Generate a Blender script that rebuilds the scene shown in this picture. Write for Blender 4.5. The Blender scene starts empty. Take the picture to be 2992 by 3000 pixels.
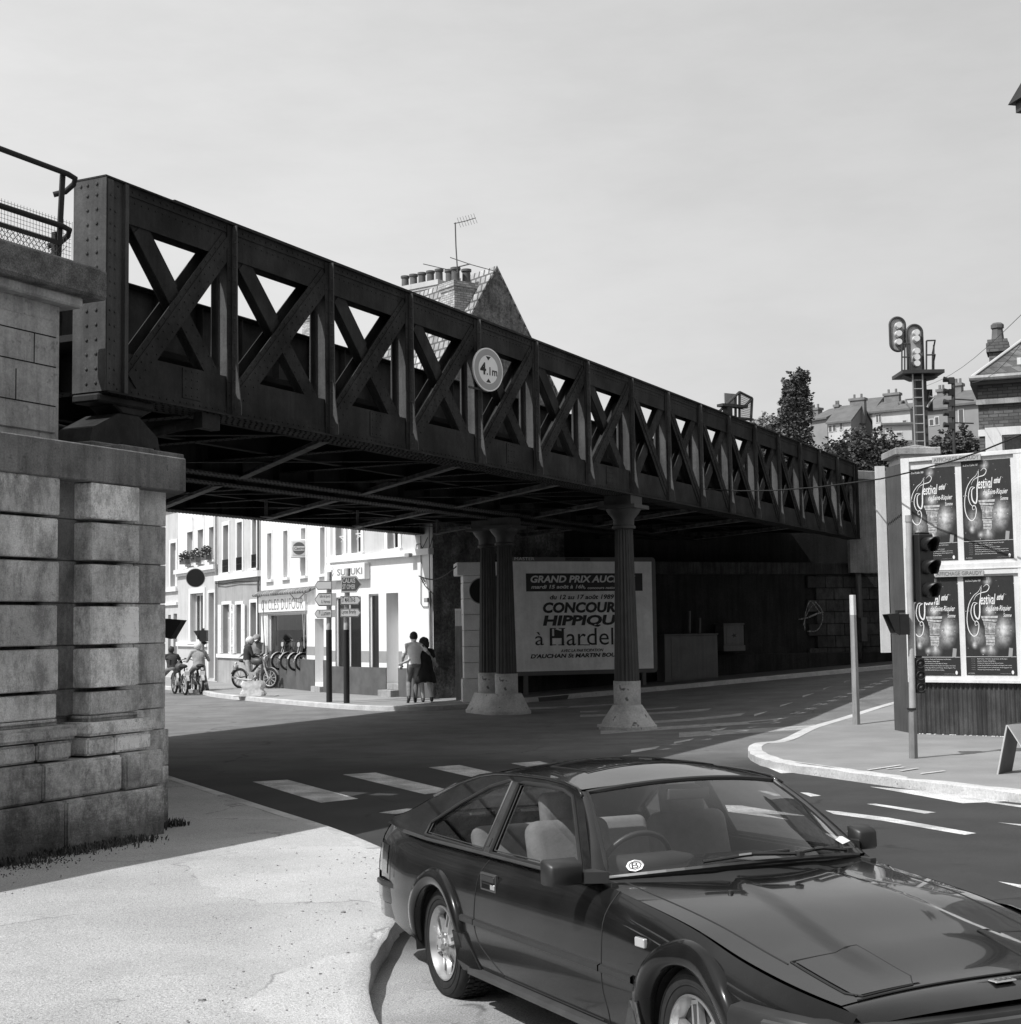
import bpy, bmesh, math, random
from mathutils import Vector, Matrix, noise
from mathutils.geometry import tessellate_polygon
SC = bpy.context.scene
COL = SC.collection
R = math.radians
random.seed(7)

# ------------------------------------------------------------------ camera model (pixels of the photograph -> points of the place)
FPX = 4300.0
PITCH = math.radians(4.415)
ROLL = 0.0144
CAM = Vector((0, 0, 2.2))
_F = Vector((0, math.cos(PITCH), math.sin(PITCH)))
_U0 = Vector((0, -math.sin(PITCH), math.cos(PITCH)))
_R0 = Vector((1, 0, 0))
_R = math.cos(ROLL) * _R0 - math.sin(ROLL) * _U0
_U = math.sin(ROLL) * _R0 + math.cos(ROLL) * _U0

def ray(x, y):
    return _F + (x - 1496) / FPX * _R - (y - 1500) / FPX * _U

def px_y(x, y, Y):
    d = ray(x, y)
    return CAM + d * (Y / d.y)

def sm(a, b, t):
    t = max(0.0, min(1.0, (t - a) / (b - a)))
    return t * t * (3 - 2 * t)

def gz(x, y):
    """height of the ground"""
    s = 0.87 * x + 0.5 * y - 20.6
    h = 0.043 * (max(0.0, s) if s < 25 else 25 + 6 * (1 - math.exp(-(s - 25) / 6)))
    if 0 < s < 3:
        h *= sm(0, 3, s) * .5 + .5
    h += 0.10 * sm(18, 9.5, y) if y < 18 else 0
    h += 0.035 * max(0.0, min(9 - y, 14))
    return h

def G(px, py, h=0.0):
    d = ray(px, py)
    z = h
    for _ in range(12):
        t = (z - CAM.z) / d.z
        p = CAM + d * t
        z = .5 * z + .5 * (gz(p.x, p.y) + h)
    p.z = z
    return p

class Frame:
    """vertical plane seen from the front: x runs along it to the right, y goes away from the viewer"""
    def __init__(s, ox, oy, dx, dy, oz=0.0):
        l = math.hypot(dx, dy)
        s.o = Vector((ox, oy, oz)); s.e = Vector((dx / l, dy / l, 0)); s.b = Vector((-s.e.y, s.e.x, 0))
        s.ang = math.atan2(s.e.y, s.e.x)
        s.M = Matrix.Translation(s.o) @ Matrix.Rotation(s.ang, 4, 'Z')
    def px(s, x, y, d=0.0):
        r = ray(x, y); q = s.o + s.b * d
        t = (q - CAM).dot(s.b) / r.dot(s.b)
        p = CAM + r * t - s.o
        return p.dot(s.e), p.z
    def rect(s, x0, y0, x1, y1, d=0.0):
        xm, ym = (x0 + x1) / 2, (y0 + y1) / 2
        a = s.px(x0, ym, d)[0]; b = s.px(x1, ym, d)[0]
        c = s.px(xm, y0, d)[1]; e = s.px(xm, y1, d)[1]
        return a, b, e, c
    def w(s, a, d, z):
        return s.o + s.e * a + s.b * d + Vector((0, 0, z))

# ------------------------------------------------------------------ materials (all neutral grey: the picture is black and white)
def _n(nt, t, **k):
    n = nt.nodes.new(t)
    for a, v in k.items():
        setattr(n, a, v)
    return n
def _math(nt, op, a, b=None, c=None, clamp=False):
    n = _n(nt, 'ShaderNodeMath', operation=op, use_clamp=clamp)
    for i, v in enumerate((a, b, c)):
        if v is None: continue
        if isinstance(v, (int, float)): n.inputs[i].default_value = v
        else: nt.links.new(v, n.inputs[i])
    return n.outputs[0]
def _noise(nt, vec, scale, detail=4, rough=.6):
    n = _n(nt, 'ShaderNodeTexNoise'); n.inputs['Scale'].default_value = scale
    n.inputs['Detail'].default_value = detail; n.inputs['Roughness'].default_value = rough
    if vec is not None: nt.links.new(vec, n.inputs['Vector'])
    return n.outputs['Fac']
def _ramp(nt, v, a, b, lo=0.0, hi=1.0):
    n = _n(nt, 'ShaderNodeMapRange'); n.clamp = True
    n.interpolation_type = 'SMOOTHSTEP'
    nt.links.new(v, n.inputs[0])
    for i, q in zip((1, 2, 3, 4), (a, b, lo, hi)): n.inputs[i].default_value = q
    return n.outputs[0]
def _scaled(nt, vec, sx, sy, sz):
    n = _n(nt, 'ShaderNodeMapping'); nt.links.new(vec, n.inputs['Vector'])
    n.inputs['Scale'].default_value = (sx, sy, sz)
    return n.outputs[0]

MATS = {}
def newmat(name):
    m = bpy.data.materials.new(name); m.use_nodes = True
    nt = m.node_tree
    b = nt.nodes['Principled BSDF']
    MATS[name] = m
    return m, nt, b
def setcol(nt, b, v):
    c = _n(nt, 'ShaderNodeCombineColor')
    for i in range(3): nt.links.new(v, c.inputs[i])
    nt.links.new(c.outputs[0], b.inputs['Base Color'])

def mat(name, v, rough=.75, var=.25, scale=2.0, bump=.0, bscale=30., metal=0., spec=.5, streak=0., fine=.0, coat=0., coords='Object', pos=False, speck=0., spscale=60.):
    m, nt, b = newmat(name)
    b.inputs['Roughness'].default_value = rough
    b.inputs['Metallic'].default_value = metal
    b.inputs['Specular IOR Level'].default_value = spec
    b.inputs['Coat Weight'].default_value = coat
    b.inputs['Coat Roughness'].default_value = .04
    if var == 0 and not bump and not fine and not streak:
        b.inputs['Base Color'].default_value = (v, v, v, 1)
        return m
    if pos: vec = _n(nt, 'ShaderNodeNewGeometry').outputs['Position']
    else: vec = _n(nt, 'ShaderNodeTexCoord').outputs[coords]
    f = _ramp(nt, _noise(nt, vec, scale, 6), .3, .7, 1 - var, 1 + var)
    val = _math(nt, 'MULTIPLY', f, v)
    if fine:
        g = _ramp(nt, _noise(nt, vec, bscale * 1.7, 3, .8), .3, .7, 1 - fine, 1 + fine)
        val = _math(nt, 'MULTIPLY', val, g)
    if streak:
        g = _ramp(nt, _noise(nt, _scaled(nt, vec, 7, 7, .5), 1.0, 5, .7), .38, .68, 1.0, 1 - streak)
        val = _math(nt, 'MULTIPLY', val, g)
    if speck:
        g = _ramp(nt, _noise(nt, vec, spscale, 2, .7), .62, .72, 1.0, 1 - speck)
        val = _math(nt, 'MULTIPLY', val, g)
    setcol(nt, b, val)
    if bump:
        bn = _n(nt, 'ShaderNodeBump'); bn.inputs['Strength'].default_value = bump
        bn.inputs['Distance'].default_value = .02
        nt.links.new(_noise(nt, vec, bscale, 5, .7), bn.inputs['Height'])
        nt.links.new(bn.outputs[0], b.inputs['Normal'])
    return m

def brick(name, v, mortar, bw=.22, bh=.075, ms=.01, var=.3, rough=.9, bump=.5, dirt=.3, axes='XZ', offset=.5):
    m, nt, b = newmat(name)
    b.inputs['Roughness'].default_value = rough
    tc = _n(nt, 'ShaderNodeTexCoord').outputs['Object']
    sp = _n(nt, 'ShaderNodeSeparateXYZ'); nt.links.new(tc, sp.inputs[0])
    cb = _n(nt, 'ShaderNodeCombineXYZ')
    if axes == 'XZ': nt.links.new(_math(nt, 'ADD', sp.outputs[0], sp.outputs[1]), cb.inputs[0])
    nt.links.new(sp.outputs[2], cb.inputs[1])
    t = _n(nt, 'ShaderNodeTexBrick'); nt.links.new(cb.outputs[0], t.inputs['Vector'])
    t.offset = offset
    t.inputs['Scale'].default_value = 1.0
    t.inputs['Brick Width'].default_value = bw; t.inputs['Row Height'].default_value = bh
    t.inputs['Mortar Size'].default_value = ms; t.inputs['Mortar Smooth'].default_value = .3
    a = v * (1 - var); c = v * (1 + var)
    t.inputs['Color1'].default_value = (a, a, a, 1); t.inputs['Color2'].default_value = (c, c, c, 1)
    t.inputs['Mortar'].default_value = (mortar, mortar, mortar, 1)
    bwn = _n(nt, 'ShaderNodeRGBToBW'); nt.links.new(t.outputs['Color'], bwn.inputs[0])
    f = _ramp(nt, _noise(nt, tc, 1.3, 6), .3, .7, 1 - dirt, 1 + dirt)
    g = _ramp(nt, _noise(nt, tc, 25, 4, .8), .3, .7, .85, 1.15)
    setcol(nt, b, _math(nt, 'MULTIPLY', _math(nt, 'MULTIPLY', bwn.outputs[0], f), g))
    bn = _n(nt, 'ShaderNodeBump'); bn.inputs['Strength'].default_value = bump; bn.inputs['Distance'].default_value = .01
    nt.links.new(_math(nt, 'SUBTRACT', 1.0, t.outputs['Fac']), bn.inputs['Height'])
    nt.links.new(bn.outputs[0], b.inputs['Normal'])
    return m

def glass(name, tint=.35, rough=.0, refl=1.0):
    """window pane one can see through: fresnel mix of a tinted transparent and a mirror"""
    m = bpy.data.materials.new(name); m.use_nodes = True; nt = m.node_tree; nt.nodes.clear()
    out = _n(nt, 'ShaderNodeOutputMaterial'); mx = _n(nt, 'ShaderNodeMixShader')
    tr = _n(nt, 'ShaderNodeBsdfTransparent'); tr.inputs[0].default_value = (tint, tint, tint, 1)
    gl = _n(nt, 'ShaderNodeBsdfGlossy'); gl.inputs['Roughness'].default_value = rough
    lw = _n(nt, 'ShaderNodeLayerWeight'); lw.inputs[0].default_value = .5
    fr = _math(nt, 'ADD', _math(nt, 'MULTIPLY', _math(nt, 'POWER', lw.outputs['Facing'], 4.5), .9), .055)
    nt.links.new(_math(nt, 'MULTIPLY', fr, refl, clamp=True), mx.inputs[0])
    nt.links.new(tr.outputs[0], mx.inputs[1]); nt.links.new(gl.outputs[0], mx.inputs[2])
    nt.links.new(mx.outputs[0], out.inputs[0])
    MATS[name] = m
    return m

# ------------------------------------------------------------------ mesh builder
class MB:
    def __init__(s):
        s.v = []; s.f = []; s.mi = []
    def add(s, vs, fs, mi=0):
        k = len(s.v); s.v += [tuple(q) for q in vs]
        s.f += [tuple(i + k for i in f) for f in fs]; s.mi += [mi] * len(fs)
        return s
    def box(s, x0, x1, y0, y1, z0, z1, mi=0):
        return s.add([(x0, y0, z0), (x1, y0, z0), (x1, y1, z0), (x0, y1, z0), (x0, y0, z1), (x1, y0, z1), (x1, y1, z1), (x0, y1, z1)],
                     [(0, 3, 2, 1), (4, 5, 6, 7), (0, 1, 5, 4), (1, 2, 6, 5), (2, 3, 7, 6), (3, 0, 4, 7)], mi)
    def bar(s, a, b, w, t, side=(0, 1, 0), mi=0):
        """flat bar from a to b: w wide, t thick along 'side'"""
        a = Vector(a); b = Vector(b); d = (b - a).normalized(); sd = Vector(side)
        sd = (sd - d * sd.dot(d)).normalized(); up = d.cross(sd)
        vs = []
        for p in (a, b):
            for i, j in ((-1, -1), (1, -1), (1, 1), (-1, 1)):
                vs.append(p + up * (w / 2 * i) + sd * (t / 2 * j))
        return s.add(vs, [(0, 1, 2, 3), (7, 6, 5, 4), (0, 4, 5, 1), (1, 5, 6, 2), (2, 6, 7, 3), (3, 7, 4, 0)], mi)
    def cyl(s, a, b, r0, r1=None, n=12, caps=True, mi=0):
        a = Vector(a); b = Vector(b); r1 = r0 if r1 is None else r1
        d = (b - a).normalized(); q = Vector((0, 0, 1)) if abs(d.z) < .9 else Vector((1, 0, 0))
        u = d.cross(q).normalized(); w = d.cross(u)
        vs = []
        for p, r in ((a, r0), (b, r1)):
            for i in range(n):
                t = 2 * math.pi * i / n; vs.append(p + u * (r * math.cos(t)) + w * (r * math.sin(t)))
        fs = [(i, n + i, n + (i + 1) % n, (i + 1) % n) for i in range(n)]
        if caps: fs += [tuple(range(n)), tuple(range(2 * n - 1, n - 1, -1))]
        return s.add(vs, fs, mi)
    def tube(s, pts, r, n=8, closed=False, mi=0):
        pts = [Vector(p) for p in pts]; m = len(pts); vs = []; prev = None
        rr = r if isinstance(r, (list, tuple)) else [r] * m
        for i, p in enumerate(pts):
            if closed: d = (pts[(i + 1) % m] - pts[i - 1]).normalized()
            else: d = (pts[min(i + 1, m - 1)] - pts[max(i - 1, 0)]).normalized()
            if prev is None:
                q = Vector((0, 0, 1)) if abs(d.z) < .9 else Vector((1, 0, 0)); u = d.cross(q).normalized()
            else: u = (prev - d * prev.dot(d)).normalized()
            prev = u; w = d.cross(u)
            for k in range(n):
                t = 2 * math.pi * k / n; vs.append(p + u * (rr[i] * math.cos(t)) + w * (rr[i] * math.sin(t)))
        fs = []
        for i in range(m if closed else m - 1):
            j = (i + 1) % m
            fs += [(i * n + k, i * n + (k + 1) % n, j * n + (k + 1) % n, j * n + k) for k in range(n)]
        if not closed: fs += [tuple(range(n - 1, -1, -1)), tuple((m - 1) * n + k for k in range(n))]
        return s.add(vs, fs, mi)
    def lathe(s, prof, c=(0, 0, 0), axis='z', n=32, mi=0, flute=0, fdepth=0., caps=True):
        """prof: list of (r, h)"""
        vs = []; c = Vector(c)
        for r, h in prof:
            for i in range(n):
                t = 2 * math.pi * i / n
                q = r
                if flute and r > 0: q = r - fdepth * abs(math.sin(t * flute / 2)) ** .6
                a, b = q * math.cos(t), q * math.sin(t)
                vs.append(c + (Vector((a, b, h)) if axis == 'z' else Vector((a, h, b)) if axis == 'y' else Vector((h, a, b))))
        m = len(prof)
        fs = [(j * n + i, j * n + (i + 1) % n, (j + 1) * n + (i + 1) % n, (j + 1) * n + i) for j in range(m - 1) for i in range(n)]
        if caps and prof[0][0] > 0: fs.append(tuple(range(n - 1, -1, -1)))
        if caps and prof[-1][0] > 0: fs.append(tuple((m - 1) * n + i for i in range(n)))
        return s.add(vs, fs, mi)
    def prism(s, poly, d0, d1, plane='xz', holes=(), mi=0):
        """polygon in a plane given two depths along the third axis"""
        loops = [list(poly)] + [list(h) for h in holes]
        flat = [p for l in loops for p in l]
        tris = tessellate_polygon([[Vector((p[0], p[1], 0)) for p in l] for l in loops])
        def P(p, d):
            return (p[0], d, p[1]) if plane == 'xz' else (p[0], p[1], d) if plane == 'xy' else (d, p[0], p[1])
        n = len(flat)
        vs = [P(p, d0) for p in flat] + [P(p, d1) for p in flat]
        fs = [tuple(t) for t in tris] + [tuple(i + n for i in t[::-1]) for t in tris]
        k = 0
        for l in loops:
            m = len(l)
            fs += [(k + i, k + (i + 1) % m, n + k + (i + 1) % m, n + k + i) for i in range(m)]
            k += m
        return s.add(vs, fs, mi)
    def ell(s, c, rx, ry, rz, n=12, m=8, rot=None, mi=0):
        vs = []; c = Vector(c)
        for j in range(m + 1):
            p = math.pi * j / m
            for i in range(n):
                t = 2 * math.pi * i / n
                q = Vector((rx * math.sin(p) * math.cos(t), ry * math.sin(p) * math.sin(t), rz * math.cos(p)))
                if rot is not None: q = rot @ q
                vs.append(c + q)
        fs = [(j * n + i, (j + 1) * n + i, (j + 1) * n + (i + 1) % n, j * n + (i + 1) % n) for j in range(m) for i in range(n)]
        return s.add(vs, fs, mi)
    def rivet(s, p, nrm, r=.017):
        p = Vector(p); d = Vector(nrm).normalized(); q = Vector((0, 0, 1)) if abs(d.z) < .9 else Vector((1, 0, 0))
        u = d.cross(q).normalized(); w = d.cross(u); vs = []
        for rr, h in ((r, 0), (r * .75, r * .6)):
            for i in range(6):
                t = math.pi * i / 3; vs.append(p + u * (rr * math.cos(t)) + w * (rr * math.sin(t)) + d * h)
        vs.append(p + d * r * .85)
        fs = [(i, (i + 1) % 6, 6 + (i + 1) % 6, 6 + i) for i in range(6)] + [(6 + i, 6 + (i + 1) % 6, 12) for i in range(6)]
        return s.add(vs, fs)
    def build(s, name, m, parent=None, smooth=False, bevel=0., M=None, autos=None, fixn=True):
        me = bpy.data.meshes.new(name); me.from_pydata(s.v, [], s.f)
        for q in (m if isinstance(m, (list, tuple)) else [m]): me.materials.append(q)
        if any(s.mi): me.polygons.foreach_set('material_index', s.mi)
        if fixn or bevel:
            bm = bmesh.new(); bm.from_mesh(me)
            bmesh.ops.remove_doubles(bm, verts=bm.verts, dist=1e-5)
            bmesh.ops.recalc_face_normals(bm, faces=bm.faces)
            if bevel:
                ed = [e for e in bm.edges if len(e.link_faces) == 2 and e.calc_face_angle(0) > .5]
                bmesh.ops.bevel(bm, geom=ed, offset=bevel, segments=1, affect='EDGES', clamp_overlap=True)
            bm.to_mesh(me); bm.free()
        o = bpy.data.objects.new(name, me); COL.objects.link(o)
        if M is not None: o.matrix_world = M
        if parent is not None: o.parent = parent
        if smooth: me.shade_smooth()
        if autos is not None:
            me.shade_smooth(); me.set_sharp_from_angle(angle=R(autos))
        return o

def tag(o, label=None, cat=None, group=None, kind=None):
    if label: o['label'] = label
    if cat: o['category'] = cat
    if group: o['group'] = group
    if kind: o['kind'] = kind
    return o
def thing(name, label, cat, M=None, group=None):
    o = bpy.data.objects.new(name, None); COL.objects.link(o); o.empty_display_size = .2
    if M is not None:
        o.matrix_world = M if isinstance(M, Matrix) else Matrix.Translation(Vector(M))
    return tag(o, label, cat, group)
def kids(o, among):
    return [c for c in among if c.parent == o]
def copy_tree(o, M, label, group=None):
    allo = list(COL.objects)
    def rec(q, par):
        c = q.copy(); COL.objects.link(c)
        if par is not None: c.parent = par
        for ch in [a for a in allo if a.parent == q]: rec(ch, c)
        return c
    c = rec(o, None); c.matrix_world = M; c['label'] = label
    if group: c['group'] = group
    return c

def text(body, x0, x1, z0, z1, y, m, parent, name='lettering', shear=0., bold=0., keep=False, M=None, thick=.002, spacing=1.0):
    """lettering laid in the local xz plane, fitted to the box"""
    cu = bpy.data.curves.new(name, 'FONT'); cu.body = body; cu.shear = shear; cu.size = 1; cu.offset = bold; cu.space_character = spacing
    cu.resolution_u = 3
    ob = bpy.data.objects.new(name, cu); COL.objects.link(ob)
    dg = bpy.context.evaluated_depsgraph_get(); dg.update()
    me = bpy.data.meshes.new_from_object(ob.evaluated_get(dg)); bpy.data.objects.remove(ob)
    xs = [v.co.x for v in me.vertices]; ys = [v.co.y for v in me.vertices]
    a, b, c, d = min(xs), max(xs), min(ys), max(ys)
    sx = (x1 - x0) / (b - a); sz = (z1 - z0) / (d - c)
    if keep: sx = min(sx, sz); sz = sx
    for v in me.vertices: v.co = (x0 + (v.co.x - a) * sx, y, z0 + (v.co.y - c) * sz)
    me.materials.clear(); me.materials.append(m); me.name = name
    o = bpy.data.objects.new(name, me); COL.objects.link(o)
    if parent is not None: o.parent = parent
    if M is not None: o.matrix_world = M
    return o

def tapered_capsules(parts):
    """one bmesh of overlapping capsules; parts = (a, b, ra, rb)"""
    mb = MB()
    for a, b, ra, rb in parts:
        a = Vector(a); b = Vector(b)
        mb.cyl(a, b, ra, rb, 10); mb.ell(a, ra, ra, ra, 10, 6); mb.ell(b, rb, rb, rb, 10, 6)
    return mb

# ------------------------------------------------------------------ shared materials
m_steel = mat('bridge_paint', .024, .7, .6, 1.3, .25, 18, spec=.2, streak=.35, fine=.12)
m_steel2 = mat('bridge_paint_sunlit', .07, .62, .35, 1.6, .25, 18, spec=.35, streak=.35, fine=.12)  # same bridge steel, sunlight on the fins painted in as a paler colour
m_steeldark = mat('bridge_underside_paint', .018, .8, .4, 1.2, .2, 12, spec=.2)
m_bracing = mat('bracing_paint', .11, .7, .5, 4, .2, 20, spec=.3, fine=.4)
m_asph_patch = mat('old_tar', .13, .9, .2, 1, .3, 60, fine=.25, pos=True)
m_conc = mat('concrete', .33, .9, .25, 1.5, .3, 25, streak=.25, fine=.15, speck=.4, spscale=18)
m_white = mat('white_paint', .78, .55, .06, 2, .05, 30)
m_whitedirty = mat('dirty_white_paint', .5, .8, .2, 3, .25, 16, fine=.12, speck=.6, spscale=7)
m_black = mat('black_paint', .012, .4, .15, 5)
m_blackmatt = mat('matt_black', .012, .8, .15, 5)
m_grey = mat('grey_paint', .3, .5, .12, 4, .05, 30)
m_darkgrey = mat('dark_grey_paint', .07, .5, .2, 4)
m_galv = mat('galvanised_steel', .42, .5, .2, 6, .1, 30, spec=.5, fine=.1)
m_chrome = mat('chrome', .75, .15, .0, metal=1.0)
m_rubber = mat('rubber', .02, .75, .2, 30, spec=.3)
m_dark = mat('dark_interior', .015, .8, .1, 3)
m_glass = glass('window_glass', .35)
m_ink = mat('printing_ink', .015, .6, 0)
m_paper = mat('poster_paper', .62, .75, .1, 2, .1, 5, fine=.04)
# ================================================================== world, sun, camera
SUN_AZ = R(55); SUN_EL = R(52)           # shadows fall towards SUN_AZ (clockwise from +Y)
world = bpy.data.worlds.new("World"); SC.world = world; world.use_nodes = True
nt = world.node_tree; bg = nt.nodes['Background']
sky = _n(nt, 'ShaderNodeTexSky'); sky.sky_type = 'NISHITA'; sky.sun_disc = False
sky.sun_elevation = SUN_EL; sky.sun_rotation = SUN_AZ + math.pi
sky.dust_density = 4.0; sky.air_density = 1.2; sky.ozone_density = 1.0
bw = _n(nt, 'ShaderNodeRGBToBW'); nt.links.new(sky.outputs[0], bw.inputs[0])
tc = _n(nt, 'ShaderNodeTexCoord').outputs['Generated']
hz = _math(nt, 'MULTIPLY', _math(nt, 'POWER', bw.outputs[0], .22), 3.65)     # thin haze evens the sky out
cl = _ramp(nt, _noise(nt, _scaled(nt, tc, 1, 1, 3.2), 2.3, 8, .62), .35, .7, .0, .60)
val = _math(nt, 'ADD', hz, cl)
spx = _n(nt, 'ShaderNodeSeparateXYZ'); nt.links.new(_n(nt, 'ShaderNodeTexCoord').outputs['Generated'], spx.inputs[0])
val = _math(nt, 'MULTIPLY', val, _ramp(nt, _math(nt, 'ADD', spx.outputs[0], _math(nt, 'MULTIPLY', spx.outputs[2], .15)), -.45, .50, 1.30, .98))
nt.links.new(val, bg.inputs['Color']); bg.inputs['Strength'].default_value = .130
sl = bpy.data.lights.new('sun', 'SUN'); sl.energy = 4.8; sl.angle = R(.53); sl.color = (1, 1, 1)
so = bpy.data.objects.new('sun', sl); COL.objects.link(so)
tosun = Vector((-math.sin(SUN_AZ) * math.cos(SUN_EL), -math.cos(SUN_AZ) * math.cos(SUN_EL), math.sin(SUN_EL)))
so.rotation_euler = tosun.to_track_quat('Z', 'Y').to_euler(); so.location = (0, 0, 60)
cd = bpy.data.cameras.new('camera'); cam = bpy.data.objects.new('camera', cd); COL.objects.link(cam)
cd.sensor_fit = 'HORIZONTAL'; cd.sensor_width = 36; cd.lens = 36 * FPX / 2992
cd.clip_start = .1; cd.clip_end = 5000
cam.matrix_world = Matrix.Translation(CAM) @ Matrix((_R, _U, -_F)).transposed().to_4x4()
SC.camera = cam
SC.view_settings.view_transform = 'Standard'; SC.view_settings.look = 'None'
SC.view_settings.exposure = 0; SC.view_settings.gamma = 1
SC.cycles.max_bounces = 8; SC.cycles.transparent_max_bounces = 12; SC.cycles.diffuse_bounces = 4

# ================================================================== ground
def sheet(name, poly, h, m, cell=1.0, skirt=0., parent=None, kind='structure', rough=0.):
    """polygon (world xy) draped on the ground, h above it, with an optional skirt down"""
    bm = bmesh.new()
    tris = tessellate_polygon([[Vector((p[0], p[1], 0)) for p in poly]])
    vs = [bm.verts.new((p[0], p[1], 0)) for p in poly]
    for t in tris:
        try: bm.faces.new([vs[i] for i in t])
        except ValueError: pass
    bmesh.ops.dissolve_limit(bm, angle_limit=.01, verts=bm.verts, edges=[e for e in bm.edges if len(e.link_faces) == 2])
    xs = [p[0] for p in poly]; ys = [p[1] for p in poly]
    for ax, lo, hi in ((0, min(xs), max(xs)), (1, min(ys), max(ys))):
        k = math.ceil(lo / cell) * cell
        while k < hi:
            co = [0, 0, 0]; no = [0, 0, 0]; co[ax] = k; no[ax] = 1
            bmesh.ops.bisect_plane(bm, geom=bm.verts[:] + bm.edges[:] + bm.faces[:], plane_co=co, plane_no=no)
            k += cell
    for v in bm.verts:
        z = gz(v.co.x, v.co.y) + (h(v.co.x, v.co.y) if callable(h) else h)
        if rough: z += rough * noise.noise(Vector((v.co.x * .9, v.co.y * .9, 3)))
        v.co.z = z
    if skirt:
        be = [e for e in bm.edges if len(e.link_faces) == 1]
        r = bmesh.ops.extrude_edge_only(bm, edges=be)
        for v in r['geom']:
            if isinstance(v, bmesh.types.BMVert): v.co.z -= skirt
    bmesh.ops.recalc_face_normals(bm, faces=bm.faces)
    up = sum(f.normal.z * f.calc_area() for f in bm.faces)
    if up < 0: bmesh.ops.reverse_faces(bm, faces=bm.faces)
    me = bpy.data.meshes.new(name); bm.to_mesh(me); bm.free(); me.materials.append(m)
    o = bpy.data.objects.new(name, me); COL.objects.link(o)
    if parent: o.parent = parent
    elif kind: o['kind'] = kind
    return o

# road surface: fresh dark asphalt near the bridge, older and paler towards the shops
m, nt, b = newmat('asphalt')
pos = _n(nt, 'ShaderNodeNewGeometry').outputs['Position']
sp = _n(nt, 'ShaderNodeSeparateXYZ'); nt.links.new(pos, sp.inputs[0])
nz = _noise(nt, pos, .35, 4)
yy = _math(nt, 'ADD', sp.outputs[1], _math(nt, 'MULTIPLY', nz, 5.))
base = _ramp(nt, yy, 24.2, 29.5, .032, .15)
base = _math(nt, 'MULTIPLY', base, _ramp(nt, _noise(nt, pos, 1.1, 6), .3, .7, .82, 1.18))
base = _math(nt, 'MULTIPLY', base, _ramp(nt, _noise(nt, _scaled(nt, pos, .25, .9, 1), 1.3, 5), .35, .7, .94, 1.08))
base = _math(nt, 'MULTIPLY', base, _ramp(nt, _noise(nt, pos, 110, 2, .8), .3, .7, .55, 1.5))
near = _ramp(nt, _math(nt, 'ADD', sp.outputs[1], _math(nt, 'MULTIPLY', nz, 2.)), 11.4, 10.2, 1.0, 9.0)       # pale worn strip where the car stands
wob = _n(nt, 'ShaderNodeVectorMath', operation='ADD'); nt.links.new(pos, wob.inputs[0]); cn = _n(nt, 'ShaderNodeTexNoise'); cn.inputs['Scale'].default_value = 1.1; cn.inputs['Detail'].default_value = 7; nt.links.new(pos, cn.inputs['Vector']); nt.links.new(cn.outputs['Color'], wob.inputs[1])
ve = _n(nt, 'ShaderNodeTexVoronoi', feature='DISTANCE_TO_EDGE'); ve.inputs['Scale'].default_value = .23; nt.links.new(wob.outputs[0], ve.inputs['Vector'])
base = _math(nt, 'MULTIPLY', base, _math(nt, 'ADD', _ramp(nt, ve.outputs[0], .0, .010, .45, 1.0), _ramp(nt, _noise(nt, pos, 1.3, 3), .45, .6, .55, 0), clamp=True))
base = _math(nt, 'MULTIPLY', base, _ramp(nt, _noise(nt, pos, 3.7, 2), .66, .74, 1.0, .62))
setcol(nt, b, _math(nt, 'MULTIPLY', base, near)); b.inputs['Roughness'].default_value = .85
bn = _n(nt, 'ShaderNodeBump'); bn.inputs['Strength'].default_value = .4; bn.inputs['Distance'].default_value = .01
nt.links.new(_noise(nt, pos, 90, 3, .8), bn.inputs['Height']); nt.links.new(bn.outputs[0], b.inputs['Normal'])
m_asphalt = m

mb = MB()
def axis(lo, hi, fine_lo, fine_hi, fine, far):
    a = [fine_lo + i * fine for i in range(int((fine_hi - fine_lo) / fine) + 1)]
    s = fine; q = a[-1]
    while q < hi: s *= 1.35; q += s; a.append(q)
    s = fine; q = a[0]
    while q > lo: s *= 1.35; q -= s; a.insert(0, q)
    return a
ax = axis(-1500, 1500, -22, 26, 1.0, 0); ay = axis(-60, 3000, -4, 70, 1.0, 0)
vs = [(x, y, gz(x, y)) for y in ay for x in ax]; nx = len(ax)
fs = [(j * nx + i, j * nx + i + 1, (j + 1) * nx + i + 1, (j + 1) * nx + i) for j in range(len(ay) - 1) for i in range(nx - 1)]
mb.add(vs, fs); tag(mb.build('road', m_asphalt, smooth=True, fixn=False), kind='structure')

m_pave = mat('worn_tarmac_pavement', .44, .95, .13, .7, .6, 50, fine=.24, pos=True, speck=.35, spscale=26)
nt = m_pave.node_tree; b = nt.nodes['Principled BSDF']; src = b.inputs['Base Color'].links[0].from_node.inputs[0].links[0].from_socket
pos = _n(nt, 'ShaderNodeNewGeometry').outputs['Position']
wob = _n(nt, 'ShaderNodeVectorMath', operation='ADD'); nt.links.new(pos, wob.inputs[0]); cn = _n(nt, 'ShaderNodeTexNoise'); cn.inputs['Scale'].default_value = 1.6; cn.inputs['Detail'].default_value = 6; nt.links.new(pos, cn.inputs['Vector']); nt.links.new(cn.outputs['Color'], wob.inputs[1])
vo = _n(nt, 'ShaderNodeTexVoronoi'); vo.inputs['Scale'].default_value = .42; nt.links.new(wob.outputs[0], vo.inputs['Vector'])
bwv = _n(nt, 'ShaderNodeRGBToBW'); nt.links.new(vo.outputs['Color'], bwv.inputs[0])
ve = _n(nt, 'ShaderNodeTexVoronoi', feature='DISTANCE_TO_EDGE'); ve.inputs['Scale'].default_value = .42; nt.links.new(wob.outputs[0], ve.inputs['Vector'])
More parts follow.
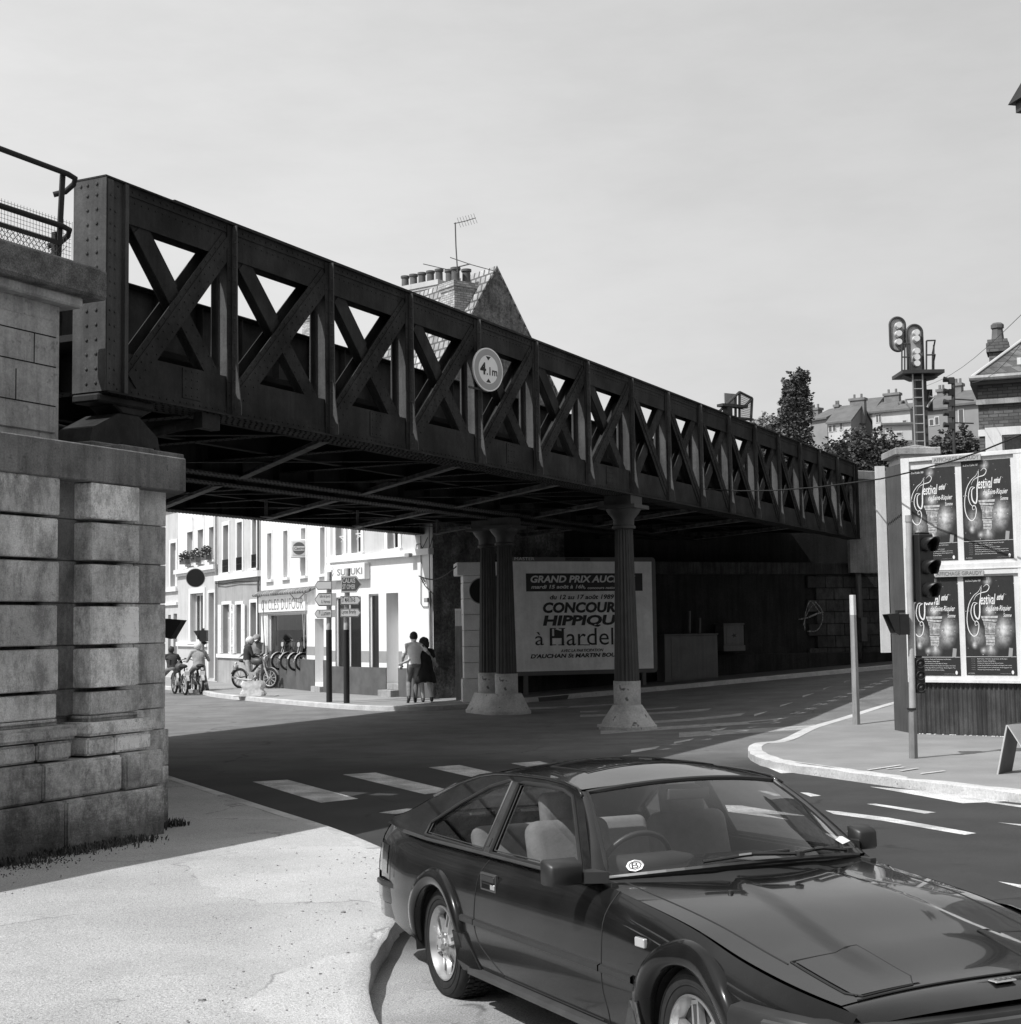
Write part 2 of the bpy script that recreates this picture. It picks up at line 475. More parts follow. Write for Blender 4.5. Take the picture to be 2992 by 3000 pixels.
crack = _math(nt, 'ADD', _ramp(nt, ve.outputs[0], .0, .012, .62, 1.0), _ramp(nt, _noise(nt, pos, 2.3, 3), .42, .6, .45, 0), clamp=True)
spx_ = _n(nt, 'ShaderNodeSeparateXYZ'); nt.links.new(wob.outputs[0], spx_.inputs[0])
rough_ = _ramp(nt, _math(nt, 'ADD', spx_.outputs[0], _math(nt, 'MULTIPLY', spx_.outputs[1], .12)), .25, -.15, 0, 1)
grit_ = _math(nt, 'SUBTRACT', 1.0, _math(nt, 'MULTIPLY', rough_, _ramp(nt, _noise(nt, pos, 70, 4, .9), .50, .62, .0, .42)))
src = _math(nt, 'MULTIPLY', src, grit_)
src = _math(nt, 'MULTIPLY', src, _ramp(nt, _noise(nt, pos, 150, 2, .9), .3, .7, .70, 1.3))
setcol(nt, b, _math(nt, 'MULTIPLY', _math(nt, 'MULTIPLY', src, _ramp(nt, bwv.outputs[0], .2, .8, .92, 1.07)), crack))
m_pave2 = mat('tarmac_pavement', .235, .9, .12, .8, .35, 60, fine=.16, pos=True)
m_pave3 = mat('shaded_pavement', .12, .9, .15, .8, .35, 60, fine=.16, pos=True)
m_kerb = mat('kerb_stone', .45, .85, .15, 3, .3, 25, fine=.15, pos=True, speck=.35, spscale=14)
m_kerbwhite = mat('white_kerb_paint', .50, .8, .14, 4, .4, 18, fine=.15, pos=True, speck=.45, spscale=16)
m_line = mat('road_paint', .52, .8, .35, 2.2, .2, 60, fine=.45, pos=True, speck=.7, spscale=22)
m_linefaint = mat('worn_road_paint', .34, .85, .3, 5, .2, 60, fine=.35, pos=True, speck=.6, spscale=30)

# --- pavement by the abutment (foreground)
K1 = [(-10.5, 32), (-9.3, 29.3), (-7.0, 25.1)] + [tuple(G(x, y, .13).xy) for x, y in ((501, 2277), (720, 2347), (959, 2423), (1115, 2486))]
K2 = [(-.80, 11.6), (-.66, 10.8)] + [tuple(G(x, y, .12).xy) for x, y in ((1158, 2691), (1140, 2712), (1121, 2747), (1085, 2810), (1065, 2872), (1075, 2915), (1088, 2943))]
def h1(x, y): return .13 * sm(7.1, 8.6, y) + .006
K3 = [(-.62, 7.2), (-.3, 6.3), (.4, 5.0), (.7, 3.0), (.9, -3)]
foot = K1 + K2 + K3 + [(-14, -3), (-14, 32)]
sheet('pavement', foot, h1, m_pave, .5, .14, rough=.012)
def smooth_line(pts, n=4):
    out = []
    m = len(pts)
    for i in range(m - 1):
        p0 = Vector(pts[max(i - 1, 0)]); p1 = Vector(pts[i]); p2 = Vector(pts[i + 1]); p3 = Vector(pts[min(i + 2, m - 1)])
        for k in range(n):
            t = k / n
            out.append(.5 * ((2 * p1) + (p2 - p0) * t + (2 * p0 - 5 * p1 + 4 * p2 - p3) * t * t + (3 * p1 - p0 - 3 * p2 + p3) * t ** 3))
    out.append(Vector(pts[-1])); return out
def kerb(name, pts, h, w, m, side=1, drop=.15, jit=.0, top=.007):
    """kerb stones along a line; side=+1: the pavement lies to the left of the line"""
    P = [Vector((p[0], p[1])) for p in pts]; mb = MB(); vs = []
    for i, p in enumerate(P):
        d = (P[min(i + 1, len(P) - 1)] - P[max(i - 1, 0)]).normalized(); nn = Vector((-d.y, d.x)) * side
        for off, dz in ((-.03, -drop), (-.028, -.012), (-.012, 0), (w, 0), (w, -drop)):
            q = p + nn * off
            j = jit * noise.noise(Vector((q.x * 3.1, q.y * 3.1, dz * 9)))
            hh = h(p.x, p.y) if callable(h) else h
            vs.append((q.x + nn.x * j, q.y + nn.y * j, gz(q.x, q.y) + hh + top + (dz if dz > -.1 else -hh - .05) + j * .5))
    k = 5
    fs = [(i * k + a, i * k + a + 1, (i + 1) * k + a + 1, (i + 1) * k + a) for i in range(len(P) - 1) for a in range(k - 1)]
    mb.add(vs, fs); o = mb.build(name, m, autos=40); o['kind'] = 'structure'; return o
kerb('kerb', smooth_line(K1[2:], 5), .13, .13, m_kerb, side=-1)
kerb('kerb', smooth_line(K2[2:] + K3[:1], 6), h1, .10, m_pave, side=-1, jit=.014, top=.006)

# --- pavement in front of the shops, running on under the bridge along the far wall
KS = [tuple(G(x, y, .0).xy) for x, y in ((500, 2022), (590, 2034), (640, 2044), (820, 2062), (1000, 2077), (1132, 2083), (1260, 2082), (1367, 2076), (1440, 2069), (1533, 2059))] + [(3.9, 43.3), (7.9, 45.6)]
KS = [(-17.2, 62.0)] + KS + [(12.0, 47.9), (16.5, 50.6), (26, 58)]
shopside = KS + [(24, 66), (10, 60), (-2, 50), (-22, 78), (-24, 72)]
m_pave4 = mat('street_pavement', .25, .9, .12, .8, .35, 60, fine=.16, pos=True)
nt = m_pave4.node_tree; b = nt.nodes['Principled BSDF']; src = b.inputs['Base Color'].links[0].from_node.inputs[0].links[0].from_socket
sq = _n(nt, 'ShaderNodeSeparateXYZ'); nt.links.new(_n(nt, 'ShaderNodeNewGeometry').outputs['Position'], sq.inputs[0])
setcol(nt, b, _math(nt, 'MULTIPLY', src, _ramp(nt, sq.outputs[0], -1.6, .6, 1.0, .30)))  # colour darkens to the right, painting in the shade under the bridge
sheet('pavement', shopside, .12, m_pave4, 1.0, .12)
kerb('kerb', smooth_line(KS, 4), .12, .16, m_kerb, side=1)

# --- pavement with the hoarding on the right
KR = [tuple(G(x, y, .0).xy) for x, y in ((2600, 2078), (2400, 2140), (2290, 2188), (2215, 2199), (2197, 2216), (2222, 2238), (2300, 2259), (2450, 2281), (2640, 2308), (2800, 2328), (2992, 2352))]
KR = [(16.5, 45), (11.8, 38.6)] + KR + [(7.5, 15.6), (9.5, 13.0), (14, 8)]
sheet('pavement', KR + [(30, 8), (30, 45)], .12, m_pave2, 1.0, .12)
kerb('kerb', smooth_line(KR, 5), .12, .20, m_kerbwhite, side=1, jit=.03)
# gutter inlet under the kerb
mb = MB()
a = G(2322, 2262, .0); c = G(2385, 2272, .0)
for i in range(8):
    t0, t1 = i / 8, (i + 1) / 8
    p, q = a.lerp(c, t0), a.lerp(c, t1); h0, h1_ = .07 * math.sin(math.pi * t0), .07 * math.sin(math.pi * t1)
    o_ = Vector((0, -.035, 0))
    mb.add([p + o_ + Vector((0, 0, .0)), q + o_, q + o_ + Vector((0, 0, h1_ + .002)), p + o_ + Vector((0, 0, h0 + .002))], [(0, 1, 2, 3)])
tag(mb.build('gutter_inlet', m_dark, fixn=False), 'black arched gutter inlet in the white kerb of the right pavement', 'drain')

# --- painted markings
def mark(name, polys, m, h=.004):
    bm = bmesh.new()
    for pl in polys:
        pts = [G(x, y) for x, y in pl]
        vs = [bm.verts.new((p.x, p.y, 0)) for p in pts]
        try: bm.faces.new(vs)
        except ValueError: pass
    for ax_ in (0, 1):
        for k in range(-15, 60):
            co = [0, 0, 0]; no = [0, 0, 0]; co[ax_] = k; no[ax_] = 1
            if any(v.co[ax_] < k for v in bm.verts) and any(v.co[ax_] > k for v in bm.verts):
                bmesh.ops.bisect_plane(bm, geom=bm.verts[:] + bm.edges[:] + bm.faces[:], plane_co=co, plane_no=no)
    for v in bm.verts: v.co.z = gz(v.co.x, v.co.y) + h
    bmesh.ops.triangulate(bm, faces=bm.faces)
    for f in bm.faces:
        f.normal_update()
        if f.normal.z < 0: f.normal_flip()
    me = bpy.data.meshes.new(name); bm.to_mesh(me); bm.free(); me.materials.append(m)
    o = bpy.data.objects.new(name, me); COL.objects.link(o); o['kind'] = 'structure'; return o
mark('zebra_crossing', [[(740, 2291), (842, 2285), (1050, 2341), (940, 2353)], [(1005, 2270), (1100, 2264), (1328, 2318), (1245, 2328)],
     [(1256, 2249), (1347, 2242), (1560, 2290), (1480, 2300)], [(1497, 2237), (1580, 2231), (1760, 2270), (1690, 2278)], [(1110, 2382), (1190, 2370), (1260, 2371), (1160, 2386)]], m_line)
def stripe(x0, y0, x1, y1, t): return [(x0, y0 - t / 2), (x1, y1 - t / 2), (x1 - 14, y1 + t / 2), (x0, y0 + t / 2)]
mark('zebra_crossing', [stripe(1700, 2086, 1990, 2073, 5), stripe(1700, 2098, 2086, 2079, 7), stripe(1750, 2127, 2184, 2093, 9), stripe(1760, 2146, 2291, 2109, 11),
     stripe(1990, 2154, 2389, 2130, 14), stripe(1540, 2076, 1830, 2062, 5)], m_linefaint)
mark('centre_line', [stripe(1975, 2177, 2035, 2167, 6), stripe(2085, 2142, 2132, 2135, 6), stripe(2210, 2096, 2250, 2087, 6), stripe(2286, 2069, 2325, 2060, 5),
     stripe(2352, 2041, 2388, 2033, 5), stripe(2413, 2019, 2442, 2012, 4), stripe(2475, 1999, 2492, 1995, 4), stripe(2562, 1961, 2588, 1954, 5), stripe(1850, 2203, 1935, 2190, 8)], m_line)
def Z(a, b): return (1800 + a / 1.6166, 2180 + b / 1.6166)
mark('lane_marking', [[Z(1210, 203), Z(1500, 226), Z(1855, 272), Z(1650, 282)], [Z(1765, 278), Z(1800, 276), Z(2000, 300), Z(2000, 312)], [Z(1730, 246), Z(2000, 266), Z(2000, 276)],
     [Z(1195, 285), Z(1240, 284), Z(1525, 325), Z(1470, 331)], [Z(1000, 316), Z(1060, 320), Z(1300, 350), Z(1715, 424), Z(1660, 432), Z(1280, 366), Z(1040, 333)],
     [Z(725, 112), Z(770, 115), Z(890, 135), Z(790, 140)], [Z(880, 230), Z(920, 232), Z(980, 246), Z(930, 250)],
     [Z(525, 290), Z(600, 292), Z(920, 343), Z(700, 330), Z(830, 360), Z(540, 322)], [Z(1815, 372), Z(2000, 388), Z(2000, 400)], [Z(1815, 652), Z(2000, 680), Z(2000, 706)],
     [Z(680, 222), Z(720, 224), Z(800, 245), Z(760, 247)]], m_line)
# faded writing sprayed on the right pavement
mb = MB()
for x0, y0, x1, y1 in ((2545, 2255, 2640, 2241), (2600, 2252, 2650, 2247), (2640, 2258, 2690, 2250), (2700, 2266, 2768, 2258), (2330, 2232, 2480, 2252)):
    p, q = G(x0, y0, .135), G(x1, y1, .135)
    mb.bar(p, q, .05, .002, (0, 0, 1))
tag(mb.build('pavement_marking', m_line), kind='structure')
# loose grit on the worn pavement
mb = MB()
for i in range(5200):
    u = random.random(); x = -.9 - 5.5 * random.random(); y = 7.2 + 6.5 * random.random() ** 1.2
    dens = noise.noise(Vector((x * .5, y * .5, 1)))
    if random.random() > .30 + dens * 1.4: continue
    r = .0022 + .006 * random.random() ** 3.0 + (.012 if random.random() < .008 else 0)
    z = gz(x, y) + h1(x, y) + r * .3 + .012 * noise.noise(Vector((x * .9, y * .9, 3)))
    mb.ell((x, y, z), r * random.uniform(.8, 1.8), r, r * .7, 5, 3)
tag(mb.build('loose_grit', mat('grit', .26, .9, .7, 9, coords='Object'), fixn=False), kind='stuff')
# ================================================================== railway bridge
pa = CAM + ray(302, 1150) * ((4.9 - CAM.z) / ray(302, 1150).z); pb = CAM + ray(2517, 1580) * ((4.9 - CAM.z) / ray(2517, 1580).z)
BF = Frame(pa.x, pa.y, pb.x - pa.x, pb.y - pa.y)
LB = (pb - pa).xy.length
ZB, ZT = 4.9, 7.42
bridge = thing('railway_bridge', 'dark riveted steel truss railway bridge crossing the whole road junction', 'bridge', BF.M)
SV = [.38, 2.37, 4.61, 6.84, 9.11, 11.38, 13.74, 16.07] + [16.07 + i * 2.19 for i in range(1, 10)]    # verticals of the near truss
m_steel3 = mat('end_post_paint_sunlit', .06, .65, .3, 1.6, .25, 18, spec=.3, streak=.4, fine=.15)  # same steel again, paler to carry the sunlight on the end face
def truss(y0, name):
    """near side truss, outer plate at y0 (local y grows away from the road side)"""
    W = .24; WE = .45; finned = []
    mb = MB()
    mb.box(-.02, LB, y0 - .04, y0 + WE, ZT - .02, ZT)                 # top flange plates
    mb.box(1.2, LB - 1.2, y0 - .03, y0 + WE - .02, ZT + .0015, ZT + .02)
    mb.box(0, LB, y0 + .012, y0 + .026, ZT - .46, ZT - .02)                  # deep web plates
    mb.box(0, LB, y0 + W - .026, y0 + W - .012, ZT - .46, ZT - .02)
    for yy in (y0, y0 + W - .012): mb.box(0, LB, yy, yy + .012, ZT - .13, ZT - .022)
    s = .1
    while s < LB - .1:
        mb.rivet((s, y0, ZT - .075), (0, -1, 0)); 
        if s < 20: mb.rivet((s + .05, y0 + .012, ZT - .20), (0, -1, 0), .013)
        s += .125
    top = mb.build('top_chord', m_steel, None, autos=35)
    mb = MB()
    mb.box(0, LB, y0 - .08, y0 + WE - .05, ZB, ZB + .02)
    mb.box(0, LB, y0 + .012, y0 + .026, ZB + .02, ZB + .52)
    mb.box(0, LB, y0 + W - .026, y0 + W - .012, ZB + .02, ZB + .52)
    mb.box(0, LB, y0, y0 + .012, ZB + .022, ZB + .12)
    s = .1
    while s < LB - .1:
        if s < 24: mb.rivet((s, y0, ZB + .07), (0, -1, 0), .014)
        for q in ((-.03, .05, .16, WE - .18, WE - .09) if s < 26 else ()): mb.rivet((s, y0 + q, ZB), (0, 0, -1), .019)
        s += .125
    for i in (1.4, 5.7, 10.2, 14.7, 20.5, 25, 29.5):
        mb.box(i, i + .34, y0 + .001, y0 + .011, ZB + .13, ZB + .50)
        for u in range(3):
            for v in range(4): mb.rivet((i + .06 + u * .11, y0 + .001, ZB + .17 + v * .1), (0, -1, 0), .013)
    bot = mb.build('bottom_chord', m_steel, None, autos=35)
    parts = [top, bot]
    # end posts
    for s0, nm in ((0, 1), (LB - .5, 0)):
        mb = MB()
        mb.box(s0 - (.014 if nm else -.5), s0 if nm else s0 + .514, y0 - .04, y0 + WE, ZB + .02, ZT - .022)
        mb.box(s0, s0 + .36, y0 - .002, y0 + .010, ZB + .02, ZT - .02); mb.box(s0, s0 + .36, y0 + W - .01, y0 + W, ZB + .02, ZT - .02)
        mb.box(s0 + .02, s0 + .12, y0 - .03, y0 - .002, ZB + .03, ZT - .03); mb.box(s0 + .30, s0 + .36, y0 - .05, y0 - .002, ZB + .03, ZT - .03)
        z = ZB + .12
        while z < ZT - .1:
            for q in (.10, .24):
                mb.rivet((s0 - .014, y0 + q, z), (-1, 0, 0), .022)
            mb.rivet((s0 + .18, y0 - .002, z), (0, -1, 0), .016)
            mb.rivet((s0 + .07, y0 - .03, z), (0, -1, 0), .016)
            z += .168
        for q in (.10, .24, .34): mb.rivet((s0 - .014, y0 + q, ZT - .09), (-1, 0, 0), .022)
        parts.append(mb.build('end_post', m_steel3 if nm else m_steel, None, autos=35))
    for i, s in enumerate(SV[1:], 1):
        if s > LB - .6: continue
        mb = MB(); fin = MB()
        for yy, sg in ((y0, -1), (y0 + W, 1)):
            a, c = sorted((yy, yy + sg * .0)); 
            mb.box(s - .11, s + .11, yy - .012 if sg < 0 else yy, yy if sg < 0 else yy + .012, ZB + .03, ZT - .03)       # cover plate
            # standing web with swelling gussets at foot and head
            pr = [(0, ZB + .02), (-.14, ZB + .02), (-.14, ZB + .12), (-.085, ZB + .55), (-.07, ZT - .60), (-.07, ZT - .03), (0, ZT - .03)]
            pr = [(yy - .012 + p, z) if sg < 0 else (yy + .012 - p, z) for p, z in pr]
            fin.prism(pr, s - .009, s + .009, 'yz')
        fin.box(s - .006, s + .006, y0 + .02, y0 + W - .02, ZB + .03, ZT - .03)
        z = ZB + .12
        while z < ZT - .1:
            for q in (-.07, .07): mb.rivet((s + q, y0 - .012, z), (0, -1, 0), .016)
            fin.rivet((s - .009, y0 - .05, z), (-1, 0, 0), .018)
            z += .165
        vo_ = mb.build('vertical', m_steel, None, autos=35); parts.append(vo_); finned.append((fin, vo_))
    ends = [s for s in SV if s < LB - .6] + [LB - .35]
    for i in range(len(ends) - 1):
        a, c = ends[i] + .07, ends[i + 1] - .07
        left = ends[i + 1] < 16.3
        if left: front = ((a, ZB + .22), (c, ZT - .25)); back = ((a, ZT - .25), (c, ZB + .22))
        else: front = ((a, ZT - .25), (c, ZB + .22)); back = ((a, ZB + .22), (c, ZT - .25))
        mb = MB()
        A_, C_ = Vector((front[0][0], 0, front[0][1])), Vector((front[1][0], 0, front[1][1]))
        for yy in (y0 + .004, y0 + W - .016):
            mb.bar(A_ + Vector((0, yy, 0)), C_ + Vector((0, yy, 0)), .30, .014)
        d = (C_ - A_).normalized(); pp = Vector((-d.z, 0, d.x))
        mid = (A_ + C_) / 2
        # angle iron running down the middle with its standing fin and the bent fin plate of the crossing
        mb.bar(A_ + Vector((0, y0 - .01, 0)) + pp * .02, C_ + Vector((0, y0 - .01, 0)) + pp * .02, .11, .012)
        mb.bar(A_ + Vector((0, y0 + W / 2, 0)), C_ + Vector((0, y0 + W / 2, 0)), .012, W - .04)
        n_ = int((C_ - A_).length / .14)
        for k in range(1, n_):
            for q in (-.10, .02, .11):
                p = A_.lerp(C_, k / n_) + pp * q; mb.rivet((p.x, y0 - .003 if q != .02 else y0 - .016, p.z), (0, -1, 0), .015)
        parts.append(mb.build('diagonal', m_steel, None, autos=35))
        mb = MB()
        A_, C_ = Vector((back[0][0], 0, back[0][1])), Vector((back[1][0], 0, back[1][1])); d = (C_ - A_).normalized(); pp = Vector((-d.z, 0, d.x))
        for yy in (y0 + .05, y0 + W - .065):
            mb.bar(A_ + Vector((0, yy, 0)), C_ + Vector((0, yy, 0)), .24, .014)
        mb.bar(A_.lerp(C_, .1) + Vector((0, y0 + .035, 0)), A_.lerp(C_, .42) + Vector((0, y0 + .035, 0)), .27, .012)
        n_ = int((C_ - A_).length / .15)
        for k in range(1, n_):
            for q in (-.08, .08):
                p = A_.lerp(C_, k / n_) + pp * q; mb.rivet((p.x, y0 + .043, p.z), (0, -1, 0), .014)
        parts.append(mb.build('diagonal', m_steel, None, autos=35))
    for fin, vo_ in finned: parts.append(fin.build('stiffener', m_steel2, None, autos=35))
    root = bpy.data.objects.new(name, None); COL.objects.link(root); root.parent = bridge
    for o in parts: o.parent = root
    return root
truss(0.0, 'truss_girder')

def plate_girder(y, zt, name, rivets=True, s0=0., s1=None):
    s1 = s1 or LB
    mb = MB()
    mb.box(s0, s1, y - .012, y + .012, ZB + .02, zt - .02)
    mb.box(s0, s1, y - .22, y + .22, zt - .018, zt); mb.box(s0, s1, y - .24, y + .24, ZB, ZB + .02)
    mb.box(s0, s1, y - .10, y + .10, zt - .032, zt - .0195)
    s = s0 + .6
    while s < s1:
        mb.box(s - .006, s + .006, y - .16, y + .16, ZB + .03, zt - .03); s += 1.12
    if rivets:
        s = s0 + .05
        while s < min(s1, 27):
            for q in (-.2, -.13, .13, .2): mb.rivet((s, y + q, ZB), (0, 0, -1), .02)
            s += .125
    return mb.build(name, m_steel, bridge, autos=35)
plate_girder(4.55, 7.78, 'plate_girder'); plate_girder(5.55, 7.78, 'plate_girder')
plate_girder(10.2, 6.9, 'plate_girder')
# deck and cross girders
for y0_, y1_ in ((.5, 4.4), (4.72, 5.4), (5.75, 10.1)): mb = MB(); mb.box(.3, LB - .2, y0_, y1_, 5.62, 5.70); mb.build('deck', m_steeldark, bridge)
s = .9
while s < LB - .5:
    mb = MB()
    for y0, y1 in ((.46, 4.53), (5.58, 10.17)):
        mb.box(s - .008, s + .008, y0, y1, 5.13, 5.615); mb.box(s - .11, s + .11, y0, y1, 5.11, 5.128)
        if s < 24:
            yy = y0 + .1
            while yy < y1: mb.rivet((s - .07, yy, 5.11), (0, 0, -1), .016); mb.rivet((s + .07, yy, 5.11), (0, 0, -1), .016); yy += .14
    mb.build('cross_girder', m_steeldark, bridge)
    s += 1.1225 * 2
for y in (1.5, 3.2, 6.8, 8.7):
    mb = MB(); mb.box(.5, LB - .3, y - .07, y + .07, 5.14, 5.16); mb.box(.5, LB - .3, y - .008, y + .008, 5.159, 5.61); mb.build('rail_bearer', m_steeldark, bridge)
# flat diagonal braces under the deck
for s0 in range(-3, 34, 4):
    for a, c in (((s0 + 0., .35), (s0 + 3.5, 4.45)), ((s0 + 4.4, 5.65), (s0 + 8.0, 10.1))):
        if a[0] < .2 or c[0] > LB - .3: continue
        mb = MB(); mb.bar((a[0], a[1], ZB - .012), (c[0], c[1], ZB - .012), .15, .014, (0, 0, 1))
        mb.bar((a[0] + .06, a[1], ZB + .044), (c[0] + .06, c[1], ZB + .044), .012, .10, (0, 0, 1)); mb.build('brace', m_bracing, bridge)
    for a, c in (((s0 + 3.6, .5), (s0 + 1.2, 4.4)), ((s0 + 7.2, 5.7), (s0 + 4.6, 10.0))):
        if min(a[0], c[0]) < .2 or max(a[0], c[0]) > LB - .3: continue
        mb = MB(); mb.bar((a[0], a[1], ZB + .055), (c[0], c[1], ZB + .055), .12, .012, (0, 0, 1)); mb.build('brace', m_steeldark, bridge)
# small hangers and a long pipe
for s in (2.5, 6.9, 10.4, 14.2, 18.0, 22.0):
    mb = MB(); mb.box(s, s + .10, 8.1, 8.12, 4.72, 5.1); mb.box(s - .06, s + .22, 8.02, 8.2, 4.70, 4.7205); mb.build('cable_hanger', m_bracing, bridge)
mb = MB(); mb.tube([(-.3, .7, 4.55), (.5, .72, 4.50), (1.4, .75, 4.60), (2.0, .62, 4.78), (2.2, .2, 4.84)], .07, 10); mb.box(1.75, 2.1, -.02, .12, 4.70, 4.895)
mb.build('drain_pipe', m_steel, bridge, autos=40)
# bearing of the near truss
def bearing(sx, M_):
    mb = MB()
    mb.box(sx + .0, sx + .95, .02, .43, ZB - .10, ZB - .003); mb.prism([(sx + .25, ZB - .1), (sx + .95, ZB - .1), (sx + .75, ZB - .2), (sx + .42, ZB - .2)], .03, .42)
    mb.build('bearing_shoe', m_steel, bridge, bevel=.02)
    mb = MB()
    mb.prism([(sx + .28, ZB - .21), (sx + .62, ZB - .21), (sx + .95, ZB - .42), (sx + 1.0, ZB - .62), (sx - .2, ZB - .62), (sx - .15, ZB - .42)], -.03, .46)
    for k in range(4): mb.cyl((sx + .35 + k * .19, -.06, ZB - .60), (sx + .35 + k * .19, .5, ZB - .60), .055, n=12)
    mb.build('bearing_rocker', m_steel, bridge, autos=35)
bearing(-.05, None)
# ================================================================== left stone abutment
def stone_mat(name, v, bottom=False):
    m, nt, b = newmat(name); b.inputs['Roughness'].default_value = .92
    tc = _n(nt, 'ShaderNodeTexCoord').outputs['Object']
    sp = _n(nt, 'ShaderNodeSeparateXYZ'); nt.links.new(tc, sp.inputs[0])
    oi = _n(nt, 'ShaderNodeObjectInfo')
    big = _ramp(nt, _noise(nt, tc, 1.1, 5, .6), .32, .68, .68, 1.28)
    st = _ramp(nt, _noise(nt, _scaled(nt, tc, 3.4, 3.4, 1.6), 1.0, 9, .82), .42, .62, 1.08, .52)
    blot = _ramp(nt, _noise(nt, tc, 7, 9, .85), .54, .66, 1.0, .50)
    fine = _ramp(nt, _noise(nt, tc, 60, 4, .8), .3, .7, .78, 1.22)
    val = _math(nt, 'MULTIPLY', _math(nt, 'MULTIPLY', big, st), _math(nt, 'MULTIPLY', blot, fine))
    val = _math(nt, 'MULTIPLY', val, v)
    # rising damp and black growth near the ground
    z = _math(nt, 'ADD', sp.outputs[2], _math(nt, 'MULTIPLY', _noise(nt, tc, 3, 6, .8), -1.5))
    val = _math(nt, 'MULTIPLY', val, _ramp(nt, z, -.55, .30, .22, 1.0))
    at = _n(nt, 'ShaderNodeAttribute', attribute_name='tone')
    val = _math(nt, 'MULTIPLY', val, at.outputs['Fac'])
    setcol(nt, b, val)
    bn = _n(nt, 'ShaderNodeBump'); bn.inputs['Strength'].default_value = .8; bn.inputs['Distance'].default_value = .03
    nt.links.new(_math(nt, 'ADD', _noise(nt, tc, 16, 9, .85), _math(nt, 'MULTIPLY', _noise(nt, _scaled(nt, tc, 2, 2, 9), 3, 3), .6)), bn.inputs['Height'])
    nt.links.new(bn.outputs[0], b.inputs['Normal'])
    return m
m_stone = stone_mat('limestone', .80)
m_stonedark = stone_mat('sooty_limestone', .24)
def blocks(name, items, m, parent, bev=.012, joint=.012):
    """ashlar blocks as one mesh; items = (x0,x1,y0,y1,z0,z1); every block gets its own tone"""
    mb = MB(); tones = []
    for it in items:
        x0, x1, y0, y1, z0, z1 = it
        j = joint / 2
        mb.box(x0 + j, x1 - j, y0, y1, z0 + j, z1 - j)
        tones += [random.uniform(.62, 1.08)] * 6
    me = bpy.data.meshes.new(name); me.from_pydata(mb.v, [], mb.f); me.materials.append(m)
    bm = bmesh.new(); bm.from_mesh(me)
    lay = bm.faces.layers.float.new('tone')
    for f, t in zip(bm.faces, tones): f[lay] = t
    ed = list(bm.edges)
    bmesh.ops.bevel(bm, geom=ed, offset=bev, segments=2, affect='EDGES', clamp_overlap=True)
    bm.to_mesh(me); bm.free()
    o = bpy.data.objects.new(name, me); COL.objects.link(o); o.parent = parent
    return o
def tone(o, v=1.0):
    me = o.data
    if 'tone' not in me.attributes:
        a = me.attributes.new('tone', 'FLOAT', 'FACE')
        for d in a.data: d.value = v
    return o
abut = thing('stone_abutment', 'weathered limestone bridge abutment with banded pilasters on the left', 'bridge abutment', BF.M)
P_ = -1.25      # front plane of the lower pier (local y)
XR = -.40       # its right corner
# core: skewed mass following the road under the bridge
mb = MB(); core = [(-14, P_ + .06), (XR - .02, P_ + .06), (XR + 8.9, 10.0), (-14, 10.0)]
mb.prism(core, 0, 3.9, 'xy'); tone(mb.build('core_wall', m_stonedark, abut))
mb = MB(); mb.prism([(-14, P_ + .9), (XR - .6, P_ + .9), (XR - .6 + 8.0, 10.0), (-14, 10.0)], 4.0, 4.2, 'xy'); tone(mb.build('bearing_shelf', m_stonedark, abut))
zs = [.95, 1.13]
def fz(py, x=200): return BF.px(x, 1300 + py / 1.4863, P_)[1]
def fs_(pxz): return BF.px(pxz / 1.4863, 1300 + 800 / 1.4863, P_)[0]
xl, xr0, xr1, xr2, xe = fs_(183), fs_(252), fs_(318), fs_(535), XR
rows = [fz(y, 280) for y in (168, 337, 515, 695, 875, 1060, 1175)]       # joints of the right pilaster
it = []
for a, c in zip(rows[:-1], rows[1:]):                                     # rusticated bands of the right pilaster
    it.append((xr1 - .0, xr2, P_ - .22, P_ + .1, c, a - .03))
blocks('pilaster', it, m_stone, abut, .009, .012)
it = []
for i, (a, c) in enumerate(zip(rows[:-1], rows[1:])):
    it.append((-3.9, xl + (.0 if i % 2 else .02), P_ - .20, P_ + .1, c, a - .022))
blocks('pilaster', it, m_stone, abut, .009, .012)
it = []
for i, (a, c) in enumerate(zip(rows[:-1], rows[1:])):                     # plain ashlar right of it
    if i % 2: it += [(xr2 - .1, xe, P_, P_ + .3, c, a)]
    else: it += [(xr2 - .1, xr2 + .16, P_, P_ + .3, c, a), (xr2 + .16, xe, P_, P_ + .3, c, a)]
it += [(xr2 - .1, xe, P_, P_ + .3, rows[-1] - .22, rows[-1])]
zt = rows[-1] - .22
it += [(xr2 - .1, xe + .02, P_ - .03, P_ + .3, zt - .38, zt), (xr2 - .1, xe + .02, P_ - .03, P_ + .3, -.1, zt - .38)]
it += [(xr2 - 0, xe, P_, P_ + .3, rows[0], 3.66)]
blocks('ashlar', it, m_stone, abut, .006, .008)
it = []
for a, c in zip(rows[:-1], rows[1:]):
    it += [(xl - .1, xr1 + .05, P_ + .0, P_ + .3, c, a)]
it += [(-4, xr1 + .05, P_ + .0, P_ + .3, rows[0], 3.66)]
blocks('recess', it, m_stonedark, abut, .006, .006)
